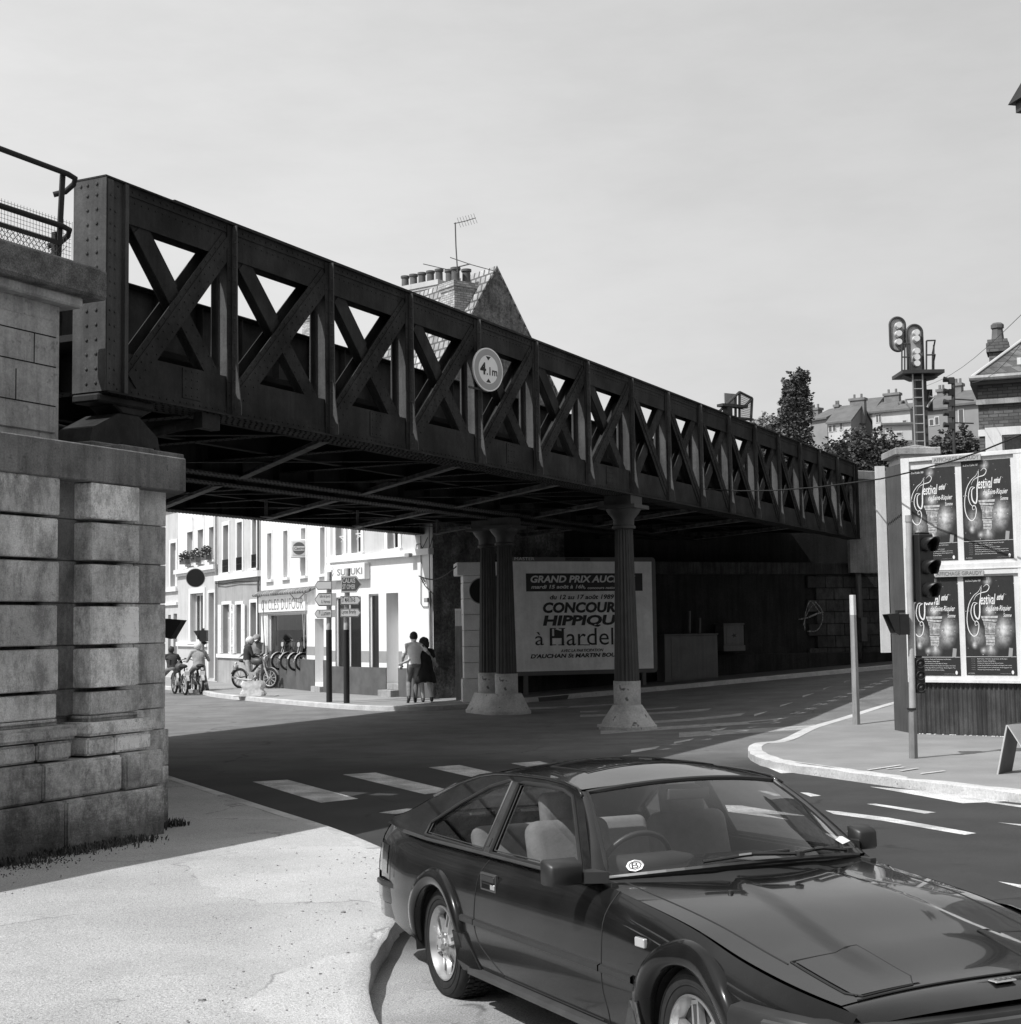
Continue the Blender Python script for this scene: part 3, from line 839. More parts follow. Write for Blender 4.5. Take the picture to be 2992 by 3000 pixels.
# bases of the pilasters
zb = rows[-1]
def base(x0, x1):
    it = [(x0 - .02, x1 + .02, P_ - .23, P_ + .1, zb - .06, zb), (x0 - .13, x1 + .13, P_ - .35, P_ + .1, zb - .19, zb - .06)]
    a = blocks('pilaster_base', it, m_stone, abut, .035, .004)
base(xr1, xr2); base(-3.9, xl)
z1, z2, z3 = zb - .20, zb - .38, zb - .74
it = [(xr1 - .12, xr1 + .28, P_ - .30, P_ + .1, z2, z1), (xr1 + .28, xr2 + .10, P_ - .30, P_ + .1, z2, z1), (-4, xl - .35, P_ - .30, P_ + .1, z2, z1), (xl - .35, xl + .10, P_ - .30, P_ + .1, z2, z1),
      (-4, xl - .33, P_ - .36, P_ + .1, z3, z2), (xl - .33, xr1 + .32, P_ - .36, P_ + .1, z3, z2 - .01), (xr1 + .32, xr2 + .17, P_ - .40, P_ + .1, z3, z2),
      (-4, xl - .1, P_ - .42, P_ + .1, -.3, z3), (xl - .1, xr2 + .17, P_ - .42, P_ + .1, -.3, z3)]
blocks('plinth', it, m_stone, abut, .02, .012)
# cornice slab
mb = MB()
mb.prism([(-14, P_ - .22), (XR + .05, P_ - .22), (XR + .05 + 1.5, P_ + 1.7), (-14, P_ + 1.7)], 3.66, 4.02, 'xy')
m_corn = mat('cornice_stone', .17, .9, .3, 2.5, .5, 30, streak=.35, fine=.25, speck=.35, spscale=12)
tone(mb.build('cornice', m_corn, abut, bevel=.012))
mb = MB(); mb.prism([(-1.0, P_ + .1), (XR - .08, P_ + .1), (XR + 1.1, P_ + 1.6), (-1.0, P_ + 1.6)], 4.021, 4.13, 'xy'); mb.build('bearing_stone', m_corn, abut, bevel=.01)
mb = MB(); mb.box(-.55, 1.0, -.35, .6, 4.131, 4.27); mb.build('bearing_stone', m_corn, abut, bevel=.012)
# upper wall and its coping
m_render = mat('stained_render', .38, .95, .22, 2, .4, 18, streak=.3, fine=.15, speck=.3, spscale=9)
mb = MB(); mb.box(-14, -.95, -.25, .3, 4.021, 5.68); mb.box(-14, -1.02, -.275, -.251, 4.3, 5.50)
mb.box(-14, -.9, .301, 10, 4.2, 5.6)
mb.build('upper_wall', m_render, abut, bevel=.008)
mb = MB()
for z in (4.58, 5.00, 5.32): mb.box(-4, -1.03, -.2785, -.2752, z, z + .012)
for x, z in ((-1.6, 4.59), (-2.3, 5.01), (-1.35, 5.01), (-1.9, 4.3), (-2.9, 4.59)): mb.box(x, x + .012, -.278, -.2753, z, z + .32)
mb.build('masonry_joints', m_stonedark, abut)
m_coping = mat('lichened_coping', .13, .95, .45, 5, .6, 40, fine=.5)
mb = MB(); mb.prism([(-14, -.52), (-.5, -.52), (-.5, .35), (-14, .35)], 5.80, 6.14, 'xy'); mb.build('coping', m_coping, abut, bevel=.03)
mb = MB(); mb.prism([(-14, -.40), (-.75, -.40), (-.75, .3), (-14, .3)], 5.68, 5.80, 'xy'); mb.build('coping_moulding', m_render, abut, bevel=.02)

# railing on the coping
rail = thing('metal_railing', 'tubular railing with wire mesh on top of the left abutment coping', 'railing', BF.M)
yr = -.12
mb = MB()
for z, e_ in ((7.22, -.60), (6.62, -.68)):
    mb.tube([(-9, yr, z), (-1.2, yr, z), (e_ - .12, yr, z), (e_, yr, z - .02), (e_ + .03, yr + .05, z - .07), (e_ + .02, yr + .16, z - .14), (e_ - .06, yr + .26, z - .18)], .032, 8)
mb.build('rail', m_blackmatt, rail, smooth=True)
for x in (-.82, -3.0, -5.2):
    mb = MB(); mb.bar((x, yr + .03, 6.15), (x + .06, yr + .03, 7.2), .07, .02, (0, 1, 0)); mb.bar((x, yr + .07, 6.15), (x, yr + .07, 6.55), .06, .06, (0, 1, 0)); mb.build('post', m_blackmatt, rail)
mb = MB(); mb.bar((-9, yr, 6.42), (-.8, yr, 6.42), .05, .012); mb.bar((-9, yr, 6.19), (-.8, yr, 6.19), .05, .012)
mb.build('lower_rail', m_blackmatt, rail)
mb = MB(); x = -3.6
while x < -.55:
    mb.bar((x, yr + .05, 6.2), (x, yr + .05, 6.72), .0035, .003); x += .045
z = 6.2
while z < 6.72: mb.bar((-3.6, yr + .05, z), (-.6, yr + .05, z), .0035, .003); z += .045
x = -4.0
while x < -.9:
    mb.bar((x, yr + .02, 6.19), (x + .23, yr + .02, 6.42), .006, .003); mb.bar((x + .23, yr + .02, 6.19), (x, yr + .02, 6.42), .006, .003); x += .075
mb.build('wire_mesh', m_darkgrey, rail)
# ragged netting hung in front of the end post
mb = MB(); x = -.50
# weeds along the plinth
def weeds(name, pts, n, hgt, spread, label=None):
    mb = MB()
    for i in range(n):
        a = random.choice(pts)
        if noise.noise(Vector((a[0] * 4, a[1] * 4, 2))) < random.uniform(-.5, .35): continue
        x = a[0] + random.gauss(0, spread); y = a[1] + random.gauss(0, spread * .5)
        z = gz(x, y) + .12; h = hgt * random.uniform(.3, 1); t = random.uniform(0, 6.28); lean = random.uniform(.1, .8) * h
        w = random.uniform(.003, .009); d = Vector((math.cos(t), math.sin(t), 0)); q = Vector((-d.y, d.x, 0)) * w
        p = Vector((x, y, z))
        mb.add([p - q, p + q, p + d * lean * .5 + Vector((0, 0, h * .7)) + q, p + d * lean * .5 + Vector((0, 0, h * .7)) - q, p + d * lean + Vector((0, 0, h))], [(0, 1, 2, 3), (3, 2, 4)])
    return tag(mb.build(name, mat(name + '_leaf', .045, .7, .5, 3, coords='Object'), fixn=False), kind='stuff')
wp = [tuple(BF.w(x, P_ - .48 - random.random() * .12, 0).xy) for x in [-3.4 + .12 * i for i in range(18)]]
weeds('weeds', wp, 3600, .085, .12)
wp = [tuple(BF.w(x, P_ - .08, 0).xy) for x in (-.9, -.75, -.6, -.45, -.35)]
weeds('weeds', wp, 700, .12, .06)
wp = [tuple(BF.w(x, P_ - .75 , 0).xy) for x in (-2.0, -2.4, -2.9, -3.3, -3.8)]
weeds('weeds', wp, 2600, .035, .20)

# ================================================================== columns under the bridge
m_iron = mat('dark_cast_iron', .045, .55, .2, 3, .1, 20, spec=.5, streak=.2)
m_base = mat('whitewashed_column_base', .42, .9, .22, 2.5, .45, 14, fine=.15, speck=.75, spscale=5)
def column(name, s, d, r0, r1, label, capital=True, base_z=.55, band_z=1.0):
    p = BF.w(s, d, 0); z0 = gz(p.x, p.y)
    t = thing(name, label, 'column', Matrix.Translation((p.x, p.y, 0)) @ Matrix.Rotation(BF.ang, 4, 'Z'), 'fluted columns carrying the bridge')
    mb = MB(); prof = []
    for i in range(9):
        f = i / 8; prof.append((r0 + (r1 - r0) * f, band_z + (4.22 - band_z) * f))
    mb.lathe(prof, n=96, flute=20, fdepth=.035)
    mb.build('shaft', m_iron, t, autos=50)
    mb = MB(); mb.lathe([(r0 + .012, base_z - .15), (r0 + .012, band_z)], n=40)
    mb.build('painted_band', m_base, t, smooth=False, autos=40)
    mb = MB(); mb.lathe([(r1 + .01, 4.20), (r1 + .05, 4.21), (r1 + .05, 4.26), (r1 + .02, 4.28), (r1 + .03, 4.42), (r1 + .12, 4.52), (r1 + .17, 4.60), (r1 + .17, 4.62)], n=40)
    mb.box(-r1 - .22, r1 + .22, -r1 - .22, r1 + .22, 4.621, 4.70); mb.box(-r1 - .12, r1 + .12, -r1 - .1, r1 + .1, 4.701, 4.895)
    mb.build('capital', m_iron, t, autos=40)
    return t
def footing(name, cx, cy, rt, rb, h, label, stretch=1.0, ang=0.):
    t = thing(name, label, 'column base', Matrix.Translation((cx, cy, 0)) @ Matrix.Rotation(ang, 4, 'Z'), 'whitewashed conical column footings')
    mb = MB(); n = 48
    prof = [(rb + .03, -.1), (rb + .03, .07), (rb, .09)] + [(rb + (rt - rb) * f, .09 + (h - .09) * f) for f in (.25, .5, .75, 1.0)] + [(0, h + .001)]
    vs = []
    for r, z in prof:
        for i in range(n):
            a = 2 * math.pi * i / n
            j = 1 + .018 * noise.noise(Vector((math.cos(a) * 3, math.sin(a) * 3, z * 4)))
            c, s_ = math.cos(a) * r * j, math.sin(a) * r * j
            k = (stretch - 1) * .5
            vs.append((c + (k if c > 0 else -k) * (1 if r > 0 else 0), s_, z))
    m_ = len(prof)
    fs = [(j * n + i, j * n + (i + 1) % n, (j + 1) * n + (i + 1) % n, (j + 1) * n + i) for j in range(m_ - 1) for i in range(n)]
    mb.add(vs, fs); mb.build('cone', m_base, t, autos=50)
    return t
p1 = BF.w(16.17, .25, 0)
column('iron_column', 16.17, .25, .275, .20, 'fluted iron column standing alone in front of the horse show billboard', base_z=.5, band_z=1.0)
footing('column_footing', p1.x, p1.y, .31, .58, .5, 'white conical footing under the lone front column')
p2 = BF.w(20.25, 5.15, 0); p3 = BF.w(20.95, 6.0, 0); pc = (p2 + p3) / 2
column('iron_column', 20.25, 5.15, .275, .20, 'right hand fluted column of the pair on one shared footing', base_z=.5)
column('iron_column', 20.95, 6.0, .275, .20, 'left hand fluted column of the pair, further back on the shared footing', base_z=.5)
footing('column_footing', pc.x, pc.y, .42, .62, .5, 'wide whitewashed footing shared by the pair of columns', 1.9, math.atan2(p3.y - p2.y, p3.x - p2.x))

# ================================================================== far abutment wall under the bridge
WA = Frame(-2.6, 42.8, 12.5, 6.2)
wall = thing('abutment_wall', 'dark stained masonry wall under the far end of the bridge', 'wall', WA.M)
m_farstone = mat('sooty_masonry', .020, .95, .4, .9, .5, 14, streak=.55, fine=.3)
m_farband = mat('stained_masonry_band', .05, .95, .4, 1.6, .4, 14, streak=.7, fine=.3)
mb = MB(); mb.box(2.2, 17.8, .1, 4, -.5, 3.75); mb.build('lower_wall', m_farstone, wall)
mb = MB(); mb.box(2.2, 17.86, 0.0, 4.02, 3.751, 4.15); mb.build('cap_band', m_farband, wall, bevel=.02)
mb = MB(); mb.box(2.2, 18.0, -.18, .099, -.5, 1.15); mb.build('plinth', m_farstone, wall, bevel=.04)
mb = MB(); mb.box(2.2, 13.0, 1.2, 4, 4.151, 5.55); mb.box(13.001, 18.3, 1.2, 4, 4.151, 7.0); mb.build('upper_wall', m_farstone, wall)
# ashlar face of the sunlit end beside the hoarding
it = []; z = .9; k = 0
while z < 3.7:
    x = 13.9 + (.35 if k % 2 else 0)
    while x < 17.8:
        it.append((x, min(x + .75, 17.9), -.02, .2, z, min(z + .40, 3.74))); x += .75
    z += .40; k += 1
tone(blocks('ashlar', it, stone_mat('grimy_ashlar', .07), wall, .01, .02))
# graffiti: a circled A
def gpt(px, py): 
    a = WA.px(px, py, -.03); return Vector((a[0], -.03, a[1]))
mb = MB(); m_chalk = mat('chalk_scrawl', .22, .9, .8, 20)
def Zg(a, b): return (1900 + a / 2.147, 1400 + b / 2.147)
def stroke(pts, w=.035):
    q = smooth_line([tuple(gpt(*Zg(*p))) for p in pts], 4)
    for i in range(len(q) - 1): mb.bar(q[i], q[i + 1], w * random.uniform(.6, 1.2), .003, (0, 1, 0))
stroke([(985, 960), (985, 880), (1000, 810), (1020, 775), (1045, 800), (1080, 850)]); stroke([(945, 890), (1000, 880), (1060, 855), (1105, 845)], .05)
stroke([(1000, 965), (1060, 960), (1095, 900), (1090, 830), (1050, 780)]); stroke([(975, 930), (1000, 850), (1035, 800)])
mb.build('graffiti', m_chalk, wall)
# upper wing wall right of the truss end
WW = Frame(*BF.w(LB + .05, -.2, 0).xy, BF.e.x, BF.e.y)
wing = thing('wing_wall', 'sunlit upper retaining wall just beyond the far end of the truss', 'wall', Matrix.Translation((*BF.w(LB + .15, .35, 0).xy, 0)) @ Matrix.Rotation(BF.ang - R(38), 4, 'Z'))
mb = MB(); mb.box(0, 9, 0, .12, 3.8, 6.95); mb.build('face', mat('pale_retaining_wall', .26, .95, .25, 1.2, .3, 15, streak=.35, fine=.2), wing)
mb = MB(); mb.box(-.05, 9, -.12, .2, 6.951, 7.25); mb.build('coping', m_conc, wing, bevel=.02)
# railway ground behind the wall
# ================================================================== houses of the street seen under the bridge
m_wwhite = mat('white_facade', .74, .8, .05, 1.2, .15, 30, streak=.06)
m_wgrey = mat('grey_render', .33, .9, .12, 1.5, .25, 30, streak=.15, fine=.1)
m_wlight = mat('light_render', .50, .9, .08, 1.5, .2, 30, streak=.1, fine=.06)
m_wmid = mat('mid_render', .26, .9, .2, 2, .25, 22, streak=.3, fine=.12)
m_trim = mat('facade_trim', .72, .7, .05, 2)
m_frame = mat('window_frame_paint', .70, .5, .05, 2)
m_curtain = mat('net_curtain', .30, .9, .3, 9, streak=.3)
m_plinth = mat('dark_plinth_paint', .085, .7, .2, 2)
m_band = mat('grey_band_paint', .26, .7, .1, 2)
m_tile = brick('clay_pantiles', .30, .08, .26, .30, .04, .25, bump=.8, dirt=.3)
m_slate = brick('slate_roof', .085, .04, .3, .22, .012, .3, bump=.4, dirt=.35)
m_winglass = glass('facade_glass', .45)
m_zinc = mat('zinc', .3, .5, .2, 3, streak=.3)

def Q3(a, b): return 470 + a / 2.7604, 1450 + b / 2.7604
def Q4(a, b): return 900 + a / 2.76, 1450 + b / 2.76

def wall_with_holes(x0, x1, z0, z1, holes, t=.32, reveal=True):
    """front at y=0, holes = (a,b,c,d) in x/z; reveals run back t"""
    mb = MB()
    xs = sorted({x0, x1} | {q for h in holes for q in (h[0], h[1]) if x0 < q < x1})
    zs_ = sorted({z0, z1} | {q for h in holes for q in (h[2], h[3]) if z0 < q < z1})
    for a, b in zip(xs[:-1], xs[1:]):
        run = None
        for c, d in zip(zs_[:-1], zs_[1:]):
            xm, zm = (a + b) / 2, (c + d) / 2
            if any(h[0] < xm < h[1] and h[2] < zm < h[3] for h in holes): continue
            mb.add([(a, 0, c), (b, 0, c), (b, 0, d), (a, 0, d)], [(0, 1, 2, 3)])
    for a, b, c, d in holes:
        c = max(c, z0); d = min(d, z1)
        mb.add([(a, 0, c), (a, 0, d), (a, t, d), (a, t, c)], [(0, 1, 2, 3)]); mb.add([(b, 0, c), (b, 0, d), (b, t, d), (b, t, c)], [(3, 2, 1, 0)])
        mb.add([(a, 0, d), (b, 0, d), (b, t, d), (a, t, d)], [(0, 1, 2, 3)]); mb.add([(a, 0, c), (b, 0, c), (b, t, c), (a, t, c)], [(3, 2, 1, 0)])
    return mb
def window(h, parent, dep=.2, bars=(1, 1), fw=.055, curtain=True, glassm=None, frame=None, name='window', back=None):
    a, b, c, d = h; mb = MB()
    mb.box(a, a + fw, dep, dep + .05, c, d); mb.box(b - fw, b, dep, dep + .05, c, d); mb.box(a + fw, b - fw, dep + .001, dep + .049, d - fw, d); mb.box(a + fw, b - fw, dep + .001, dep + .049, c, c + fw)
    for i in range(bars[0]):
        x = a + (b - a) * (i + 1) / (bars[0] + 1); mb.box(x - fw * .45, x + fw * .45, dep - .004, dep + .045, c + fw, d - fw)
    for i in range(bars[1]):
        z = c + (d - c) * (.72 if bars[1] == 1 else (i + 1) / (bars[1] + 1)); mb.box(a + fw, b - fw, dep + .003, dep + .042, z - fw * .4, z + fw * .4)
    o = mb.build(name, frame or m_frame, parent)
    mb = MB(); mb.add([(a, dep + .03, c), (b, dep + .03, c), (b, dep + .03, d), (a, dep + .03, d)], [(0, 1, 2, 3)])
    mb.build('pane', glassm or m_winglass, o, fixn=False)
    if curtain:
        mb = MB(); n = 14
        for s0, s1 in ((a + .02, a + (b - a) * .36), (a + (b - a) * .64, b - .02)):
            vs = []
            for i in range(n + 1):
                x = s0 + (s1 - s0) * i / n; y = dep + .13 + .02 * math.sin(i * 2.3); vs += [(x, y, c), (x, y, d)]
            mb.add(vs, [(2 * i, 2 * i + 2, 2 * i + 3, 2 * i + 1) for i in range(n)])
        mb.build('curtain', m_curtain, o, fixn=False)
    mb = MB(); q = dep + (back or .5)
    mb.add([(a - .1, q, c - .1), (b + .1, q, c - .1), (b + .1, q, d + .1), (a - .1, q, d + .1)], [(0, 1, 2, 3)])
    mb.build('room', m_dark, o, fixn=False)
    return o
def surround(h, parent, w=.14, t=.035, m=None, sill=True):
    a, b, c, d = h; mb = MB()
    mb.box(a - w, a, -t, -.0005, c, d + w); mb.box(b, b + w, -t, -.0005, c, d + w); mb.box(a, b, -t + .001, -.0005, d, d + w)
    if sill: mb.box(a - w - .04, b + w + .04, -t - .07, .05, c - .09, c)
    return mb.build('surround', m or m_trim, parent)
def shell(L, H, D, parent, m, roofm, ridge, over=.25, name='roof', back=True):
    """sides and back of the house, and its roof with the ridge along the street"""
    mb = MB()
    mb.add([(0, 0, 0), (0, D, 0), (0, D, H), (0, D / 2, H + ridge), (0, 0, H)], [(0, 1, 2, 3, 4)])
    mb.add([(L, 0, 0), (L, D, 0), (L, D, H), (L, D / 2, H + ridge), (L, 0, H)], [(4, 3, 2, 1, 0)])
    mb.add([(0, D, 0), (L, D, 0), (L, D, H), (0, D, H)], [(0, 1, 2, 3)])
    mb.build('side_wall', m, parent, fixn=False)
    mb = MB(); o = over; k = ridge / (D / 2)
    for y0, z0, y1, z1 in ((-o, H - o * k, D / 2, H + ridge), (D + o, H - o * k, D / 2, H + ridge)):
        mb.add([(-.02, y0, z0), (L + .02, y0, z0), (L + .02, y1, z1), (-.02, y1, z1), (-.02, y0, z0 + .1), (L + .02, y0, z0 + .1), (L + .02, y1, z1 + .1), (-.02, y1, z1 + .1)],
               [(0, 3, 2, 1), (4, 5, 6, 7), (0, 1, 5, 4), (1, 2, 6, 5), (2, 3, 7, 6), (3, 0, 4, 7)])
    mb.build(name, roofm, parent)
    mb = MB(); mb.tube([(0, -o - .03, H - o * k + .02), (L, -o - .03, H - o * k + .02)], .06, 8); mb.build('gutter', m_zinc, parent)

def house(name, label, x0, y0, x1, y1, H, D=5.0, ridge=2.6, side=None, roofm=None):
    F = Frame(x0, y0, x1 - x0, y1 - y0); L = math.hypot(x1 - x0, y1 - y0)
    t = thing(name, label, 'house', F.M)
    shell(L, H, D, t, side or m_wmid, roofm or m_slate, ridge)
    return t, F, L

# --- corner shop -------------------------------------------------------------------------------
C1 = Vector((-2.28, 42.6)); E1 = Vector((-5.85, 47.4))
t1, F1, L1 = house('corner_shop', 'white two storey corner shop with rough stone gable and tiled roof', E1.x, E1.y, C1.x, C1.y, 9.1, 4.9, 3.95, side=mat('rubble_gable', .15, .95, .5, 1.6, 1.0, 9, streak=.35, fine=.5), roofm=m_tile)
def r4(a0, b0, a1, b1, F=None): return (F or F1).rect(*Q4(a0, b0), *Q4(a1, b1))
def r3(a0, b0, a1, b1, F): return F.rect(*Q3(a0, b0), *Q3(a1, b1))
up = [r4(236, 250, 300, 490), r4(362, 250, 440, 470), r4(655, 310, 742, 435)]
up = [(a, b, c, c + 1.75) for a, b, c, d in up]
lo = [r4(228, 825, 437, 1462), r4(500, 800, 580, 1477), r4(642, 792, 740, 1560)]
zled = F1.px(*Q4(540, 500))[1]
mb = wall_with_holes(0, L1, zled, 9.1, up); mb.build('upper_wall', m_wlight, t1, fixn=False)
mb = wall_with_holes(0, L1, .1, zled, lo, .55); mb.build('shop_wall', m_wwhite, t1, fixn=False)
mb = MB(); mb.box(-.02, L1 + .02, -.16, .02, zled - .08, zled + .10); mb.build('ledge', m_trim, t1)
zp = F1.px(*Q4(760, 1400))[1]; zg0 = F1.px(*Q4(740, 1360))[1]; zg1 = F1.px(*Q4(740, 1265))[1]
def strip(F, L, holes, z0, z1, m, t, parent, name):
    xs = [0.001] + [q for h in sorted(holes) if h[2] < (z0 + z1) / 2 < h[3] for q in (h[0], h[1])] + [L - .001]
    for a, b in zip(xs[::2], xs[1::2]):
        if b - a > .03: mb = MB(); mb.box(a, b, -t, -.0005, z0, z1); mb.build(name, m, parent)
strip(F1, L1, lo, .1, zp, m_plinth, .03, t1, 'plinth'); strip(F1, L1, lo, zg0, zg1, m_band, .004, t1, 'painted_band')
for h in up: surround(h, t1, .16); window(h, t1, bars=(1, 1), curtain=False)
for h in up:
    mb = MB(); mb.bar((h[0] + .05, .12, h[2] + .62), (h[1] - .05, .12, h[2] + .62), .03, .03); mb.bar((h[0] + .1, .12, h[2] + .45), (h[0] + .5, .12, h[2] + .62), .02, .02); mb.bar((h[1] - .1, .12, h[2] + .45), (h[1] - .5, .12, h[2] + .62), .02, .02); mb.build('window_rail', m_frame, t1)
window(lo[0], t1, dep=.08, bars=(1, 0), curtain=False, fw=.04, back=2.5); window(lo[1], t1, dep=.08, bars=(0, 0), curtain=False, fw=.05, back=2.5)
a, b, c, d = lo[2]
mb = MB(); mb.box(a, b, .5, .55, c, d - .75); mb.build('door', m_wwhite, t1); mb = MB(); mb.box(a, b, .5, .53, d - .72, d); mb.build('fanlight', m_frame, t1)
mb = MB(); mb.box(a - .02, b + .02, -.32, .5, .1, .32); mb.box(a + .02, b + .02, -.02, .5, .321, .50); mb.build('step', m_conc, t1, bevel=.01)
# suspended white van outline reflected in the window is left to the glass; the name board
sx0, sx1, sz0, sz1 = r4(188, 560, 512, 690)
sgn = thing('shop_sign', 'white motorcycle maker sign board on the corner shop reading SUZUKI', 'sign', F1.M)
mb = MB(); mb.box(sx0, sx1, -.22, -.02, sz0, sz1); mb.build('board', m_wwhite, sgn, bevel=.01)
m_sgn = mat('sign_grey', .19, .5, 0); text('SUZUKI', sx0 + (sx1 - sx0) * .33, sx1 - .12, sz0 + (sz1 - sz0) * .3, sz1 - (sz1 - sz0) * .28, -.2245, m_sgn, sgn, bold=.02)
mb = MB(); cx = sx0 + (sx1 - sx0) * .20; cz = (sz0 + sz1) / 2; k = (sz1 - sz0) * .44
for pl in ([(-.1, 1), (.55, .55), (.05, .25), (.55, -.05), (.0, -.35), (.25, -.5), (.75, -.1), (.25, .25), (.75, .55)], [(.1, -1), (-.55, -.55), (-.05, -.25), (-.55, .05), (.0, .35), (-.25, .5), (-.75, .1), (-.25, -.25), (-.75, -.55)]):
    mb.prism([(cx + x * k * .55, cz + z * k) for x, z in pl], -.2245, -.2215)
mb.build('emblem', m_sgn, sgn)
# wires, pipe and meter box on the facade
mb = MB()
def fp(F, q, d=-.03): a = F.px(*q, d); return (a[0], d, a[1])
mb.tube([fp(F1, Q4(*q)) for q in ((918, 330), (920, 460), (922, 600), (920, 700), (920, 880), (935, 905), (985, 905), (990, 870))], .012, 5)
mb.tube([fp(F1, Q4(*q), -.06) for q in ((975, 345), (950, 400), (905, 480), (880, 490))], .012, 5)
mb.tube([fp(F1, Q4(*q), -.06) for q in ((1015, 345), (995, 420), (965, 470), (935, 440), (915, 395), (885, 400), (880, 440), (905, 460), (925, 430))], .012, 5)
mb.tube([fp(F1, Q4(*q), -.04) for q in ((905, 655), (940, 670), (952, 700), (935, 710), (925, 680), (950, 730), (1020, 800))], .012, 5)
tag(mb.build('loose_cable', m_blackmatt, None, M=F1.M), 'looping black cables pinned to the white corner shop front', 'cable')
mb = MB(); a, b, c, d = r4(975, 832, 1003, 868); mb.box(a, b, -.14, -.01, c, d); tag(mb.build('meter_box', m_grey, None, M=F1.M, bevel=.01), 'small grey meter box near the right corner of the white shop', 'box')
mb = MB(); a, b, c, d = r4(855, 472, 890, 505); mb.box(a, b, -.3, -.17, c, d); tag(mb.build('meter_box', m_grey, None, M=F1.M, bevel=.01), 'small pale junction box under the right end of the shop ledge', 'box')
mb = MB(); x = L1 - .06; mb.tube([(x, -.07, .15), (x, -.07, 3.2)], .04, 8); mb.tube([(x, -.07, 3.2), (x, -.07, 9.0)], .02, 6); mb.build('downpipe', m_zinc, t1)
# chimneys and aerial
def chimney(parent, c, w, d, z0, z1, pots, m, cap=.06, potm=None, ph=.45, ang=0.):
    mb = MB(); x, y = c
    mb.box(x - w / 2, x + w / 2, y - d / 2, y + d / 2, z0, z1 - .18); mb.box(x - w / 2 - cap, x + w / 2 + cap, y - d / 2 - cap, y + d / 2 + cap, z1 - .179, z1)
    mb.box(x - w / 2 - cap / 2, x + w / 2 + cap / 2, y - d / 2 - cap / 2, y + d / 2 + cap / 2, z1 - .26, z1 - .1801)
    o = mb.build('chimney', m, parent)
    for px_, py_ in pots:
        mb = MB(); mb.lathe([(.155, z1 + .001), (.155, z1 + .04), (.13, z1 + .05), (.125, z1 + ph - .08), (.16, z1 + ph - .07), (.16, z1 + ph), (.11, z1 + ph)], (x + px_, y + py_, 0), n=16)
        mb.build('chimney_pot', potm or m_pot, o, autos=40)
    return o
m_pot = mat('terracotta_pot', .10, .8, .25, 3, streak=.2)
m_chbrick = brick('pale_brick', .36, .18, .22, .07, .012, .3, dirt=.2)
def loc(F, px, py, d): a = F.px(px, py, d); return a
sA = F1.px(1330, 830, 1.2)[0]; zA = F1.px(1330, 757 + 60, 1.2)[1]
chimney(t1, (L1 - .85, 1.6), .72, .78, 8.5, F1.px(1345, 815, 1.3)[1] - .05, [(-.16, -.2), (.16, -.2), (.16, .2)], m_chbrick)
t1b = bpy.data.objects.new('x', None)
bpy.data.objects.remove(t1b)
aer = thing('tv_aerial', 'tall thin television aerial on the corner shop chimney', 'aerial')
def at(px, py, Y): return px_y(px, py, Y)
mb = MB(); Y = 43.2
mb.tube([at(1341, 800, Y), at(1336, 720, Y), at(1334, 652, Y)], .022, 6)
mb.build('mast', m_darkgrey, aer)
mb = MB(); mb.tube([at(1330, 655, Y), at(1362, 648, Y), at(1394, 638, Y)], .014, 5)
for i in range(7):
    p = at(1345 + i * 8, 652 - i * 2.1, Y); mb.tube([p + Vector((-.05, -.1, .12)), p + Vector((.05, .1, -.12))], .006, 4)
mb.build('yagi', m_darkgrey, aer)
mb = MB(); mb.tube([at(1342, 782, Y), at(1378, 773, Y)], .02, 5); mb.tube([at(1319, 754, Y), at(1380, 775, Y), at(1446, 793, Y)], .013, 5); mb.tube([at(1240, 773, Y), at(1330, 794, Y)], .013, 5)
mb.build('dipole', m_darkgrey, aer)

# --- cycle shop ------------------------------------------------------------------------------------
E2 = Vector((-9.2, 53.9))
t2, F2, L2 = house('cycle_shop', 'white cycle shop with a wide display window and raised lettering over it', E2.x, E2.y, E1.x, E1.y, 8.2, 6, 2.6, roofm=m_slate)
up = [r3(870, 310, 905, 685, F2), r3(1000, 290, 1035, 668, F2), r3(1143, 268, 1180, 655, F2), r3(1298, 262, 1336, 640, F2)]
lo = [r3(868, 958, 1183, 1425, F2), r3(1250, 1000, 1322, 1520, F2)]
mb = wall_with_holes(0, L2, .1, 8.2, up + lo, .4); mb.build('front_wall', m_wwhite, t2, fixn=False)
for h in up: surround(h, t2, .12, .03); window(h, t2, bars=(0, 1), curtain=False)
window(lo[0], t2, dep=.1, bars=(0, 0), curtain=False, fw=.05, back=3.0)
a, b, c, d = lo[1]; mb = MB(); mb.box(a, b, .36, .40, c, d); mb.build('door', m_wlight, t2); mb = MB(); mb.box(a, b, -.15, .36, .1, .3); mb.build('step', m_conc, t2)
z0 = F2.px(*Q3(1320, 1335))[1]; z1 = F2.px(*Q3(1320, 1300))[1]; z2_ = F2.px(*Q3(1320, 1228))[1]
strip(F2, L2, lo, .1, z0, m_plinth, .03, t2, 'plinth'); strip(F2, L2, lo, z1, z2_, m_band, .004, t2, 'painted_band')
sx0, sx1, sz0, sz1 = r3(800, 815, 1190, 945, F2)
sgn = thing('shop_sign', 'long white fascia above the display window reading CYCLES DUFOUR', 'sign', F2.M)
mb = MB(); mb.box(.02, sx1, -.10, -.001, sz0, sz1); mb.build('board', m_wwhite, sgn, bevel=.01)
text('CYCLES DUFOUR', *r3(838, 838, 1178, 928, F2), -.105, mat('raised_letters', .22, .5, 0), sgn, spacing=1.08)
